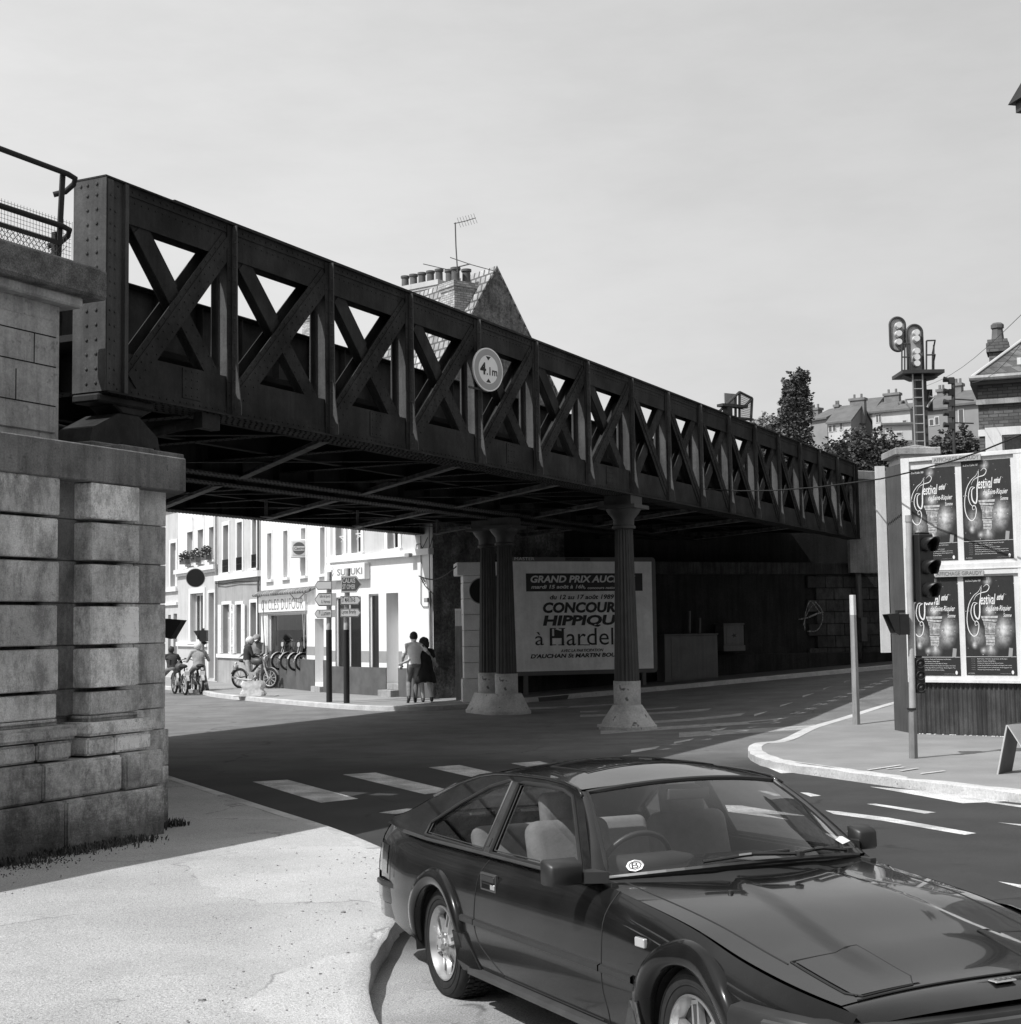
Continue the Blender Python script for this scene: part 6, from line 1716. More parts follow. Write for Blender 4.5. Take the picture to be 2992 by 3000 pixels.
# houses on the hillside
m_hroof = mat('far_slate', .11, .8, .15, .8, .2, 4); m_hw = mat('far_render', .50, .9, .1, .4); m_hw2 = mat('far_grey_render', .24, .9, .1, .4); m_far = mat('far_window', .08, .4, 0)
m_hbrick = mat('far_brick', .17, .9, .2, 1)
def hillhouse(label, x0, x1, yeave, yridge, ybase, Y, gable_left=True, wall_=None, wins=(), chims=(), ang=-18, depth=7.):
    F = Frame(*px_y(x0, yeave, Y).xy, math.cos(R(ang)), math.sin(R(ang)))
    L = F.px(x1, yeave)[0]; He = F.px(x0, yeave)[1]; Zb = F.px((x0 + x1) / 2, ybase)[1] - 6; ridge = (yeave - yridge) * Y / FPX
    t = thing('hillside_house', label, 'house', F.M, 'houses up on the hillside')
    D = depth; mb = MB()
    mb.add([(0, 0, Zb), (L, 0, Zb), (L, 0, He), (0, 0, He)], [(0, 1, 2, 3)]); mb.build('wall', wall_ or m_hw, t, fixn=False); mb = MB(); mb.add([(0, D, Zb), (L, D, Zb), (L, D, He), (0, D, He)], [(3, 2, 1, 0)])
    mb.build('wall', wall_ or m_hw, t, fixn=False)
    mb = MB()
    mb.add([(0, 0, Zb), (0, D, Zb), (0, D, He), (0, D / 2, He + ridge), (0, 0, He)], [(0, 1, 2, 3, 4)]); mb.add([(L, 0, Zb), (L, D, Zb), (L, D, He), (L, D / 2, He + ridge), (L, 0, He)], [(4, 3, 2, 1, 0)])
    mb.build('gable_wall', m_hw2, t, fixn=False)
    mb = MB(); k = ridge / (D / 2)
    for ya, yb in ((-.4, D / 2), (D + .4, D / 2)):
        za_ = He - .4 * k; mb.add([(-.2, ya, za_), (L + .2, ya, za_), (L + .2, yb, He + ridge), (-.2, yb, He + ridge), (-.2, ya, za_ + .25), (L + .2, ya, za_ + .25), (L + .2, yb, He + ridge + .25), (-.2, yb, He + ridge + .25)],
            [(0, 3, 2, 1), (4, 5, 6, 7), (0, 1, 5, 4), (1, 2, 6, 5), (2, 3, 7, 6), (3, 0, 4, 7)])
    rf_ = mb.build('roof', m_hroof, t)
    for (a0_, b0_, a1_, b1_) in wins:
        a, b_, c, d = F.rect(a0_, b0_, a1_, b1_); mb = MB(); mb.box(a - .12, b_ + .12, -.06, -.001, c - .12, d + .12); w_ = mb.build('window', m_hw, t); mb = MB(); mb.box(a, b_, -.09, -.061, c, d); mb.build('pane', m_far, w_)
    for (a0_, b0_, a1_, b1_) in chims:
        a, b_, c, d = F.rect(a0_, b0_, a1_, b1_, D / 2); mb = MB(); mb.box(a, b_, D / 2 - .5, D / 2 + .5, He, d - .5); mb.box(a - .15, b_ + .15, D / 2 - .65, D / 2 + .65, d - .85, d - .5)
        n_ = max(2, int((b_ - a) / .75))
        for i in range(n_): xx = a + (b_ - a) * (i + .5) / n_; mb.cyl((xx, D / 2, d - .5), (xx, D / 2, d + .1), .17, n=8)
        mb.build('chimney', m_hbrick, rf_)
    return t
def q6(a, b_): return (2100 + a / 2.1603, 880 + b_ / 2.1603)
def hh(label, a0, a1, be, br, bb, Y, wins=(), chims=(), **k):
    x0, _ = q6(a0, be); x1, ye = q6(a1, be); _, yr_ = q6(0, br); _, yb_ = q6(0, bb)
    hillhouse(label, x0, x1, ye, yr_, yb_, Y, wins=[q6(w[0], w[1]) + q6(w[2], w[3]) for w in wins], chims=[q6(w[0], w[1]) + q6(w[2], w[3]) for w in chims], **k)
hh('grey gabled house directly right of the poplar', 595, 700, 760, 680, 920, 215, chims=[(603, 662, 655, 690)], ang=-52, wall_=m_hw2, depth=9)
hh('white fronted hillside house with two paired windows', 705, 850, 775, 655, 900, 205, wins=[(712, 795, 728, 830), (738, 790, 754, 825), (782, 780, 796, 815)], chims=[(752, 640, 776, 690), (850, 598, 940, 650)], ang=-34, depth=9)
hh('grey hillside house stepping up behind the white one', 850, 985, 720, 610, 830, 215, wins=[(890, 755, 908, 785)], chims=[(905, 655, 925, 700)], ang=-34, depth=9, wall_=m_hw2)
hh('pale hillside house with a dark roofed dormer wing', 985, 1110, 710, 630, 820, 205, wins=[(1012, 725, 1022, 770), (1030, 722, 1040, 768)], chims=[(1066, 566, 1160, 620)], ang=-34, depth=9)
hh('white hillside house half behind the signal ladder', 1110, 1225, 700, 640, 850, 198, wins=[(1180, 760, 1200, 780)], chims=[(1140, 650, 1175, 690)], ang=-34, depth=9)
hh('long low white wall house below the hillside row', 1065, 1235, 790, 765, 900, 190, wins=[(1140, 838, 1170, 850)], ang=-10)
hh('grey hillside house right of the signal post with a white framed window', 1335, 1460, 690, 590, 790, 185, wins=[(1350, 755, 1372, 790), (1385, 740, 1405, 785)], chims=[(1402, 540, 1445, 600)], ang=-34, wall_=m_hw2)
hh('sunlit hillside house with one tall window beside the brick house', 1505, 1665, 660, 560, 780, 175, wins=[(1535, 692, 1562, 775)], chims=[(1505, 500, 1555, 580)], ang=-34, wall_=m_hw2)

# ------------------------------------------------------------- railway colour light signal
m_sig = mat('signal_back_grey', .30, .6, .15, 2, streak=.2); m_sigd = mat('signal_dark', .035, .6, .2, 2)
YS = 60
SF_ = Frame(*px_y(2694, 1200, YS).xy, 1, 0)
sg = thing('railway_signal', 'railway signal mast with two upright lamp boards, platform and ladder', 'railway signal', SF_.M)
def q(a, b_, d=0.): return SF_.px(*q6(a, b_), d)
a = q(1260, 500)[0]; b_ = q(1328, 500)[0]; z1 = q(1290, 500)[1]; z0 = q(1290, 925)[1]
mb = MB(); mb.box(a, b_, 0, .5, z0 - 5, z1); mb.prism([(a - .1, z1), (b_ + .1, z1), (q(1400, 470)[0], q(1400, 490)[1] + .02), (q(1180, 470)[0], q(1180, 475)[1])], -.1, .6); mb.build('mast', m_sigd, sg)
mb = MB(); mb.box(q(1157, 462)[0], q(1422, 480)[0], -.5, 1.2, q(1290, 462)[1] - .06, q(1290, 450)[1]); mb.build('platform', m_sigd, sg)
def lampboard(x0, y0, x1, y1, lamps, d, name, curve=False):
    aa, zt_ = q(x0, y0, d); bb_, zb_ = q(x1, y1, d); r = (bb_ - aa) / 2; n = 14
    pts = [(aa, zb_), (bb_, zb_), (bb_, zt_ - r)] + [(aa + r + r * math.cos(math.pi * i / n), zt_ - r + r * math.sin(math.pi * i / n)) for i in range(1, n)] + [(aa, zt_ - r)]
    if curve: pts = [(aa + r + r * math.cos(math.pi + math.pi * i / n), zb_ + r + r * math.sin(math.pi + math.pi * i / n)) for i in range(n + 1)] + pts[2:]
    mb = MB(); mb.prism(pts, d, d + .03); o = mb.build(name, m_sig, sg)
    mb = MB(); L_ = [(p[0], d - .05, p[1]) for p in pts]; mb.tube(L_, .05, 6, True); mb.build('rim', m_sigd, o)
    for (lx, ly) in lamps:
        cx_, cz_ = q(lx, ly, d); rr = 21 / 2.1603 * YS / FPX
        mb = MB(); mb.cyl((cx_, d - .001, cz_), (cx_, d - .28, cz_), rr, rr * .93, 16); mb.build('lamp_housing', m_hwhite, o, autos=40)
    return o
lampboard(1092, 110, 1196, 322, [(1145, 162), (1145, 215), (1145, 268)], .25, 'lamp_board', True)
lampboard(1200, 157, 1308, 455, [(1256, 209), (1257, 247), (1259, 326), (1259, 365), (1260, 404)], -.05, 'lamp_board')
mb = MB()
for x_ in (1157, 1175, 1192, 1208): mb.tube([(q(x_, 455)[0], -.4, q(x_, 455)[1]), (q(x_, 285)[0], -.4, q(x_, 285)[1])], .035, 5)
for y_ in (285, 370): mb.tube([(q(1157, y_)[0], -.4, q(1157, y_)[1]), (q(1208, y_)[0], -.4, q(1208, y_)[1])], .03, 5)
for x_, y0_, d in ((1312, 267, -.4), (1384, 275, .2), (1412, 300, 1.0)): mb.tube([(q(x_, 480)[0], d, q(x_, 455)[1]), (q(x_, y0_)[0], d, q(x_, y0_)[1])], .04, 5)
for dy in (0, 90): mb.tube([(q(1312, 267 + dy)[0], -.4, q(1312, 267 + dy)[1]), (q(1365, 262 + dy)[0], -.4, q(1365, 264 + dy)[1]), (q(1412, 300 + dy)[0], 1.0, q(1412, 300 + dy)[1])], .035, 5)
mb.build('guard_rail', m_sigd, sg)
mb = MB(); xl_, xr_ = q(1234, 700)[0], q(1296, 700)[0]
for x_ in (xl_, xr_): mb.tube([(x_, -.35, z0 - 1), (x_, -.35, q(1234, 455)[1])], .035, 6)
z = z0 - .9
while z < z1: mb.tube([(xl_, -.35, z), (xr_, -.35, z)], .025, 5); z += .36
mb.build('ladder', m_sig, sg)
mb = MB()
mb.tube([(q(1190, 630)[0], -.1, q(1190, 630)[1]), (q(1200, 655)[0], -.1, q(1200, 655)[1]), (q(1225, 685)[0], -.1, q(1225, 685)[1]), (q(1250, 700)[0], 0, q(1250, 700)[1])], .05, 6)
mb.tube([(q(1190, 630)[0], -.1, q(1190, 630)[1]), (q(1240, 625)[0], -.1, q(1240, 625)[1])], .04, 6)
mb.tube([(q(1330, 680)[0], -.1, q(1330, 680)[1]), (q(1345, 650)[0], -.1, q(1345, 650)[1]), (q(1372, 620)[0], -.1, q(1372, 620)[1]), (q(1340, 610)[0], -.1, q(1340, 610)[1])], .05, 6)
mb.build('cable_loop', m_sig, sg)
mb = MB(); aa = q(1330, 548)[0]; bb_ = q(1392, 548)[0]; zt_ = q(1360, 548)[1]; zb_ = q(1360, 688)[1]
mb.prism([(aa, zb_), (bb_, zb_), (bb_, zt_), (aa, zt_)], .6, .66); o = mb.build('lower_board', m_sigd, sg)
mb = MB(); mb.prism([(aa + .15, zb_ + .2), (bb_ - .1, zb_ + .9), (bb_ - .1, zt_ - .15), (aa + .25, zt_ - .15)], .55, .59); mb.build('plate', m_sig, o)
# second, slimmer signal
sg2 = thing('railway_signal', 'slim dark signal column with five stacked lamp units on its left', 'railway signal', SF_.M)
mb = MB(); xa, za_ = q(1497, 495); xb, zb_ = q(1502, 885); mb.tube([(xb, 0, zb_ - 4), (xb, 0, zb_), (xa, 0, za_)], [.06, .07, .08], 8); mb.build('column', m_sigd, sg2)
for y_ in (508, 582, 650, 722, 795):
    mb = MB(); cx_, cz_ = q(1483, y_); mb.box(cx_ - .10, cx_ + .12, -.1, .1, cz_ - .13, cz_ + .13); mb.cyl((cx_ - .09, 0, cz_ + .03), (cx_ - .30, 0, cz_ + .06), .09, .12, 10); mb.build('lamp_unit', m_sigd, sg2)
mb = MB(); mb.tube([(xa, 0, q(1497, 625)[1]), (q(1650, 620)[0], .5, q(1650, 620)[1])], .03, 5); mb.tube([(xa, 0, q(1497, 775)[1]), (q(1650, 770)[0], .5, q(1650, 768)[1])], .03, 5); mb.build('stay', m_sigd, sg2)

# mesh guarded box on top of the bridge
YB = 37.5
KF = Frame(*px_y(2165, 1200, YB).xy, .85, .5)
kb = thing('signal_cage', 'small wire mesh guarded lamp frame standing on top of the truss', 'lamp cage', KF.M)
def k6(a, b_, d=0.): v = KF.px(*q6(a, b_), d); return Vector((v[0], d, v[1]))
mb = MB()
for p, q_ in (((145, 580), (145, 750)), ((225, 620), (218, 755)), ((145, 580), (225, 620)), ((145, 580), (20, 700)), ((115, 745), (220, 755)), ((180, 670), (225, 622)), ((120, 600), (120, 745)), ((60, 655), (60, 725)), ((145, 750), (100, 735))):
    mb.tube([k6(*p), k6(*q_)], .035, 6)
mb.build('frame', m_sigd, kb)
mb = MB()
for i in range(14):
    t = i / 13; mb.tube([k6(148 + 77 * t, 582 + 40 * t), k6(146 + 72 * t, 750 + 5 * t)], .006, 4); mb.tube([k6(146, 582 + 168 * t), k6(225 - 6 * t, 622 + 134 * t)], .006, 4)
mb.build('wire_mesh', m_darkgrey, kb)
mb = MB(); p = k6(20, 668); q_ = k6(180, 672); mb.box(p.x, q_.x, -.12, .12, q_.z - .05, q_.z + .02); mb.build('shelf', m_sigd, kb)
mb = MB(); p = k6(70, 720); mb.box(p.x - .08, p.x + .08, -.10, .10, p.z - .12, p.z + .18); mb.build('lamp', m_sigd, kb)
mb = MB(); p0_ = k6(52, 650, .3); p1_ = k6(122, 592, .3); mb.box(p0_.x, p1_.x, .3, .33, p0_.z, p1_.z); mb.build('back_plate', m_sig, kb)

# ------------------------------------------------------------- brick house at the right edge
m_rb = brick('dark_red_brick', .105, .05, .30, .105, .014, .3, dirt=.25)
BHF = Frame(*px_y(2866, 1180, 46).xy, 1, -.38)
bh = thing('brick_house', 'dark brick house with white stone bands and slate roof at the right edge', 'house', BHF.M)
def b6(a, b_, d=0.): return BHF.px(*q6(a, b_), d)
L_ = 9; He = b6(1662, 522)[1]
wa, wb = b6(1806, 850)[0], b6(1806, 850)[0] + 1.6; wz1 = b6(1850, 850)[1]
mb = wall_with_holes(0, L_, 0, He, [(wa, wb, wz1 - 1.9, wz1)], .2); mb.build('front_wall', m_rb, bh, fixn=False)
mb = MB(); mb.add([(0, 0, 0), (0, 8, 0), (0, 8, He), (0, 0, He)], [(0, 1, 2, 3)]); mb.add([(L_, 0, 0), (L_, 8, 0), (L_, 8, He), (L_, 0, He)], [(0, 1, 2, 3)]); mb.add([(0, 8, 0), (L_, 8, 0), (L_, 8, He), (0, 8, He)], [(0, 1, 2, 3)]); mb.build('side_wall', m_rb, bh, fixn=False)
window((wa, wb, wz1 - 1.9, wz1), bh, dep=.1, bars=(1, 1))
z_, z2_ = b6(1700, 860)[1], b6(1700, 818)[1]
mb = MB(); mb.box(-.03, L_, -.04, .0, z_, z2_); mb.box(wa - .5, wa, -.06, -.0401, wz1 - 2.2, z2_ + .05); mb.box(wa, wb + .4, -.06, -.0401, wz1, z2_ + .05); mb.box(wb, wb + .4, -.055, -.0402, wz1 - 2.2, wz1); mb.build('stone_band', m_hwhite, bh)
z_ = b6(1700, 645)[1]; mb = MB(); mb.box(-.06, L_, -.12, .0, z_ - .08, z_ + .08); mb.build('string_course', m_conc, bh)
mb = MB(); mb.box(-.2, L_, -.3, 0, He - .1, He + .06); mb.box(-.2, 0, 0, 8, He - .1, He + .06); mb.build('eaves', m_sigd, bh); mb = MB(); mb.tube([(-.22, -.35, He + .1), (L_, -.35, He + .1)], .09, 8); mb.build('gutter', m_zinc, bh)
mb = MB(); zr = He + 3.5
mb.add([(-.2, -.3, He + .07), (L_ + .5, -.3, He + .07), (L_ + .5, 4, zr), (3.6, 4, zr), (-.2, 8.5, He + .07), (L_ + .5, 8.5, He + .07)], [(0, 1, 2, 3), (0, 3, 4), (4, 3, 2, 5)]); mb.build('roof', m_slate, bh, fixn=False)
mb = MB(); mb.tube([(-.2, -.3, He + .12), (3.6, 4, zr + .05)], .05, 6); mb.build('hip_tiles', m_hw, bh)
mb = MB(); aa, zz = b6(1905, 385, 1.0); mb.box(aa, aa + .12, .3, 1.2, zz - .75, zz); mb.box(aa + .12, aa + 1.0, .3, .4, zz - .75, zz - .6); mb.box(aa + .12, aa + 1.0, .9, 1.2, zz - .1, zz); mb.build('skylight', m_hwhite, bh)
aa = b6(1727, 300, 2.5)[0]; bb_ = b6(1838, 300, 2.5)[0]; zt_ = b6(1780, 285, 2.5)[1]
mb = MB(); mb.box(aa, bb_, 2.0, 2.9, He - .2, zt_ - .3); mb.box(aa - .08, bb_ + .08, 1.92, 2.98, zt_ - .299, zt_); mb.box(aa - .04, bb_ + .04, 1.96, 2.94, zt_ + .001, zt_ + .12)
ch = mb.build('chimney', m_rb, bh)
zz2 = b6(1787, 145, 2.5)[1]; xm = (aa + bb_) / 2
mb = MB(); mb.lathe([(.24, zt_ + .121), (.20, zt_ + .2), (.17, zz2 - .2), (.21, zz2 - .18), (.21, zz2 - .06), (.15, zz2)], (xm, 2.45, 0), n=8); mb.build('chimney_pot', m_pot, ch, autos=30)
# tall building whose cornice enters at the upper right
TF_ = Frame(*px_y(2994, 400, 34).xy, .25, -.97)
tb = thing('tall_corner_building', 'corner of a tall building with projecting cornice cut by the right edge', 'building', TF_.M)
zc = TF_.px(2994, 300)[1]
mb = MB(); mb.box(.55, 6, .0, 8, 7.6, zc - .55); mb.build('wall', m_rb, tb)
mb = MB(); mb.box(.45, 6.2, -.10, 8, zc - .549, zc - .35); mb.box(.25, 6.2, -.30, 8, zc - .349, zc - .12); mb.prism([(.12, zc - .119), (6.4, zc - .119), (6.0, zc + .35), (.9, zc + .35)], -.42, 8); mb.build('cornice', m_sigd, tb)
mb = MB(); mb.box(.6, 6, .1, 8, 0, 7.59); mb.build('lower_wall', m_rb, tb)
# unseen buildings added around the camera, mirrored in the car and cutting skylight
for nm_, x0_, x1_, y0_, y1_, h_b in (('added row of dark brick houses behind the camera, outside the view', -16, 26, -22, -14, 10), ('added tall brick building right of the camera, outside the view', 15, 24, -12, 7, 12)):
    t = thing('unseen_building', nm_, 'building', (0, 0, 0)); mb = MB(); mb.box(x0_, x1_, y0_, y1_, 0, h_b); mb.build('wall', m_rb, t)
    mb = MB(); mb.prism([(x0_ - .3, h_b), (x1_ + .3, h_b), (x1_ - 3, h_b + 3), (x0_ + 3, h_b + 3)], y0_, y1_); mb.build('roof', m_sigd, t)
# thin wires in the sky at the right
for lab, a, c in (('thin telephone wire running up to the right edge, upper one', (2716, 1130, 56), (3010, 905, 30)), ('thin telephone wire running up to the right edge, lower one', (2845, 1122, 46), (3010, 985, 32))):
    p, q_ = px_y(*a), px_y(*c); mb = MB(); mb.tube([p.lerp(q_, i / 8) - Vector((0, 0, .25 * math.sin(math.pi * i / 8))) for i in range(9)], .007, 5)
    tag(mb.build('telephone_wire', m_darkgrey), lab, 'wire')
# ================================================================== people
def person(label, loc_, ang, J, radii, mats_, bone_mat, head_r=.105, helmet=None, hair=None, face=True, vox=.014, extra=None, scale=1.):
    """one continuous body grown from tapered limbs; J joints (x right, y forward, z up)"""
    t = thing('person', label, 'person', Matrix.Translation(loc_) @ Matrix.Rotation(ang, 4, 'Z') @ Matrix.Scale(scale, 4))
    bones = [('hipl', 'kneel', .098, .072), ('kneel', 'anklel', .070, .052), ('hipr', 'kneer', .098, .072), ('kneer', 'ankler', .070, .052),
             ('shl', 'ell', .066, .050), ('ell', 'wrl', .046, .030), ('shr', 'elr', .066, .050), ('elr', 'wrr', .046, .030)]
    parts = []; segs = []
    for a, b_, ra, rb_ in bones: parts.append((J[a], J[b_], ra, rb_)); segs.append((Vector(J[a]), Vector(J[b_]), bone_mat[a[:-1] if a[:2] != 'el' and a[:2] != 'sh' else a[:2]] if False else None, a))
    P = Vector(J['pelvis']); C_ = Vector(J['chest']); Nk = Vector(J['neck']); Hd = Vector(J['head'])
    mb = tapered_capsules(parts)
    side = (Vector(J['shr']) - Vector(J['shl'])).normalized()
    # torso as lofted ellipses
    fwd = Vector((0, 0, 1)).cross(side).normalized() * -1
    ring = []
    levels = [(P - (C_ - P) * .18, .14, .11), (P, .185, .13), (P.lerp(C_, .45), .175, .125), (P.lerp(C_, .85), .205, .135), (C_, .215, .13), (C_.lerp(Nk, .45), .185, .11), (C_.lerp(Nk, .85), .07, .06)]
    n = 16; vs = []
    for c, rx, ry in levels:
        for i in range(n):
            a = 2 * math.pi * i / n; vs.append(c + side * (rx * math.cos(a)) + fwd * (ry * math.sin(a)))
    fs = [(j * n + i, j * n + (i + 1) % n, (j + 1) * n + (i + 1) % n, (j + 1) * n + i) for j in range(len(levels) - 1) for i in range(n)] + [tuple(range(n - 1, -1, -1)), tuple((len(levels) - 1) * n + i for i in range(n))]
    mb.add(vs, fs)
    mb.cyl(C_.lerp(Nk, .6), Hd, .060, .052, 10)
    for sd_ in 'lr':
        sh_ = Vector(J['sh' + sd_]); mb.cyl(Nk - Vector((0, 0, .03)), sh_, .062, .064, 10)
    hr = head_r * 1.0; Hd = Hd - Vector((0, 0, .035))
    mb.ell(Hd + Vector((0, 0, .02)), hr * .82, hr * .98, hr * 1.22, 16, 12)
    hf = Vector(J.get('face', (0, 1, 0))).normalized(); hs = hf.cross(Vector((0, 0, 1))).normalized()
    mb.ell(Hd + hf * hr * .95 + Vector((0, 0, .0)), .014, .014, .022, 8, 6); mb.ell(Hd + hf * hr * .5 - Vector((0, 0, .06)), .045, .045, .04, 10, 6)
    for s_ in (-1, 1): mb.ell(Hd + hs * s_ * hr * .82 + Vector((0, 0, .01)), .014, .022, .030, 8, 6)
    for sd_ in 'lr':
        w_ = Vector(J['wr' + sd_]); e_ = Vector(J['el' + sd_]); d = (w_ - e_).normalized()
        cu_ = Vector(J.get('curl' + sd_, (0, 0, -1))).normalized(); pr = d.cross(cu_).normalized()
        if pr.length < .1: pr = Vector((1, 0, 0))
        mb.ell(w_ + d * .05, .035, .035, .04, 8, 6)
        for k in range(4):
            f0 = w_ + d * .075 + pr * (.024 * (k - 1.5)); f1 = f0 + d * (.038 + .006 * (k in (1, 2))); f2 = f1 + (d * .5 + cu_).normalized() * .032
            for a, b_ in ((f0, f1), (f1, f2)): mb.cyl(a, b_, .010, .009, 6); mb.ell(b_, .009, .009, .009, 6, 4)
        th0 = w_ + d * .03 - pr * .03; th1 = th0 + (d - pr * .8).normalized() * .045; mb.cyl(th0, th1, .012, .010, 6); mb.ell(th1, .010, .010, .010, 6, 4)
    for sd_ in 'lr':                                                       # shoes
        a = Vector(J['ankle' + sd_]); tf = Vector(J.get('toe' + sd_, (0, 1, 0))).normalized()
        g0 = a + Vector((0, 0, -.045)) - tf * .04; g1 = a + Vector((0, 0, -.055)) + tf * .15
        mb.cyl(g0, g1, .045, .036, 10); mb.ell(g0, .045, .045, .045, 10, 6); mb.ell(g1, .036, .036, .034, 10, 6)
    if extra: extra(mb, J)
    me = bpy.data.meshes.new('body'); me.from_pydata(mb.v, [], mb.f)
    tmp = bpy.data.objects.new('tmp', me); COL.objects.link(tmp)
    md = tmp.modifiers.new('r', 'REMESH'); md.mode = 'VOXEL'; md.voxel_size = vox; md.use_smooth_shade = True
    ms_ = tmp.modifiers.new('s', 'SMOOTH'); ms_.factor = .5; ms_.iterations = 3
    dg = bpy.context.evaluated_depsgraph_get(); dg.update()
    me2 = bpy.data.meshes.new_from_object(tmp.evaluated_get(dg)); bpy.data.objects.remove(tmp)
    me2.materials.clear()
    for m_ in mats_: me2.materials.append(m_)
    # material by nearest limb
    segl = []
    def S(a, b_, key): segl.append((Vector(a), Vector(b_), bone_mat[key]))
    for s_ in 'lr':
        S(J['hip' + s_], J['knee' + s_], 'leg'); S(J['knee' + s_], Vector(J['knee' + s_]).lerp(Vector(J['ankle' + s_]), .85), bone_mat.get('_', None) and 'shin' or 'shin')
        S(Vector(J['ankle' + s_]) - Vector((0, 0, .02)), Vector(J['ankle' + s_]) - Vector((0, 0, .06)) + Vector(J.get('toe' + s_, (0, 1, 0))).normalized() * .15, 'shoe')
        sh, el, wr = (Vector(J[k + s_]) for k in ('sh', 'el', 'wr'))
        S(sh, sh.lerp(el, .62), 'sleeve'); S(sh.lerp(el, .75), el, 'arm'); S(el, wr.lerp(el, -.0), 'arm'); S(wr, wr + (wr - el).normalized() * .12, 'hand')
    S(P - Vector((0, 0, .05)), P + Vector((0, 0, .02)), 'hips'); S(P.lerp(C_, .3), C_.lerp(Nk, .5), 'torso'); S(Nk.lerp(Hd, .2), Hd + Vector((0, 0, .12)), 'head')
    rad = {'torso': .10, 'hips': .10}
    import bisect
    idx = []
    for p in me2.polygons:
        c = p.center; best = 9; bm_ = 0
        for a, b_, k in segl:
            ab_ = b_ - a; t_ = max(0, min(1, (c - a).dot(ab_) / max(ab_.dot(ab_), 1e-9))); dd = (c - a - ab_ * t_).length
            if (a - P.lerp(C_, .3)).length < .01: dd -= .10
            elif (a - P + Vector((0, 0, .05))).length < .01: dd -= .06
            if dd < best: best = dd; bm_ = k
        idx.append(bm_)
    me2.polygons.foreach_set('material_index', idx); me2.shade_smooth()
    o = bpy.data.objects.new('body', me2); COL.objects.link(o); o.parent = t
    if helmet:
        mb = MB(); mb.ell(Hd + Vector((0, 0, .045)), .135, .15, .135, 20, 12); hp = mb.build('helmet', helmet, t, smooth=True)
        mb = MB(); c = Hd + hf * .13 + Vector((0, 0, .06)); mb.add([c - hs * .10 - hf * .02, c + hs * .10 - hf * .02, c + hs * .07 + hf * .07 - Vector((0, 0, .02)), c - hs * .07 + hf * .07 - Vector((0, 0, .02))], [(0, 1, 2, 3)]); mb.build('peak', m_black if helmet is m_helm_l else m_hwhite, hp)
    if hair:
        m_, sz, dz, cnt = hair; mb = MB(); rnd = random.Random(3)
        mb.ell(Hd + Vector((0, 0, .05)) - hf * .012, hr * .95, hr * 1.05, hr * 1.12, 14, 10)
        for i in range(cnt):
            q_ = Vector((rnd.gauss(0, 1), rnd.gauss(0, 1), rnd.gauss(0, 1))).normalized()
            if q_.dot(hf) > .35 and q_.z < .4: continue
            p = Hd + Vector((0, 0, .05)) + Vector((q_.x * sz, q_.y * sz, q_.z * sz * 1.1 - (dz if q_.z < 0 else 0) * rnd.random())); mb.ell(p, .022, .022, .028, 6, 4)
        mb.build('hair', m_, t, smooth=True)
    return t
m_skin = mat('skin', .46, .6, .08, 5); m_skin2 = mat('tanned_skin', .34, .6, .08, 5)
m_shirt = mat('white_shirt', .92, .9, .06, 6, .3, 14); m_dkcloth = mat('black_cloth', .014, .95, .2, 8, .3, 20); m_jacket = mat('dark_jacket', .035, .9, .2, 8, .3, 16)
m_jean = mat('faded_trousers', .16, .9, .2, 7, .4, 18); m_jean2 = mat('grey_trousers', .19, .9, .25, 7, .4, 18); m_ltrous = mat('light_trousers', .42, .9, .12, 7, .3, 18); m_sweat = mat('grey_sweater', .27, .95, .2, 7, .4, 18); m_over = mat('grey_pullover', .22, .95, .2, 7, .4, 18)
m_shoe = mat('dark_shoe', .03, .6, .1, 5); m_hair = mat('brown_hair', .035, .8, .3, 20); m_helm_l = mat('pale_helmet', .62, .3, .08, 4, coat=.6); m_helm_w = mat('white_helmet', .7, .3, .05, 4, coat=.6)
def V(*a): return a
# couple walking away, arms round each other
mc = G(1215, 2059, .12); wc = G(1248, 2058, .12)
J = dict(pelvis=V(0, 0, .95), chest=V(0, .03, 1.34), neck=V(0, .04, 1.50), head=V(.0, .06, 1.64), face=V(0, 1, -.1), hipl=V(-.09, 0, .92), kneel=V(-.12, .16, .52), anklel=V(-.16, -.10, .14), hipr=V(.09, 0, .92), kneer=V(.06, .12, .50), ankler=V(.03, .10, .09),
         shl=V(-.19, .02, 1.42), ell=V(-.28, -.03, 1.15), wrl=V(-.30, .10, .95), shr=V(.19, .03, 1.42), elr=V(.36, -.04, 1.20), wrr=V(.52, .0, .99), curlr=V(0, .6, -.4), toel=V(-.1, .7, -.7), toer=V(.1, 1, 0))
def untucked(mb, J):
    pass
person('man in white short sleeved shirt walking away, his arm round the woman', mc, R(12), J, None, [m_skin2, m_shirt, m_jean2, m_shoe], dict(leg=2, shin=2, shoe=3, sleeve=1, arm=0, hand=0, hips=2, torso=1, head=0), hair=(m_hair, .085, 0, 60), scale=1.10)
J = dict(pelvis=V(0, 0, .88), chest=V(0, .02, 1.20), neck=V(0, .03, 1.34), head=V(-.03, .05, 1.47), face=V(-.3, 1, -.1), hipl=V(-.08, 0, .85), kneel=V(-.10, .10, .48), anklel=V(-.06, .12, .09), hipr=V(.08, 0, .85), kneer=V(.10, .02, .47), ankler=V(.14, -.08, .11),
         shl=V(-.16, .02, 1.28), ell=V(-.34, -.10, 1.10), wrl=V(-.56, -.13, 1.00), curll=V(-.3, .6, 0), shr=V(.16, .02, 1.28), elr=V(.22, .02, 1.02), wrr=V(.19, .12, .82))
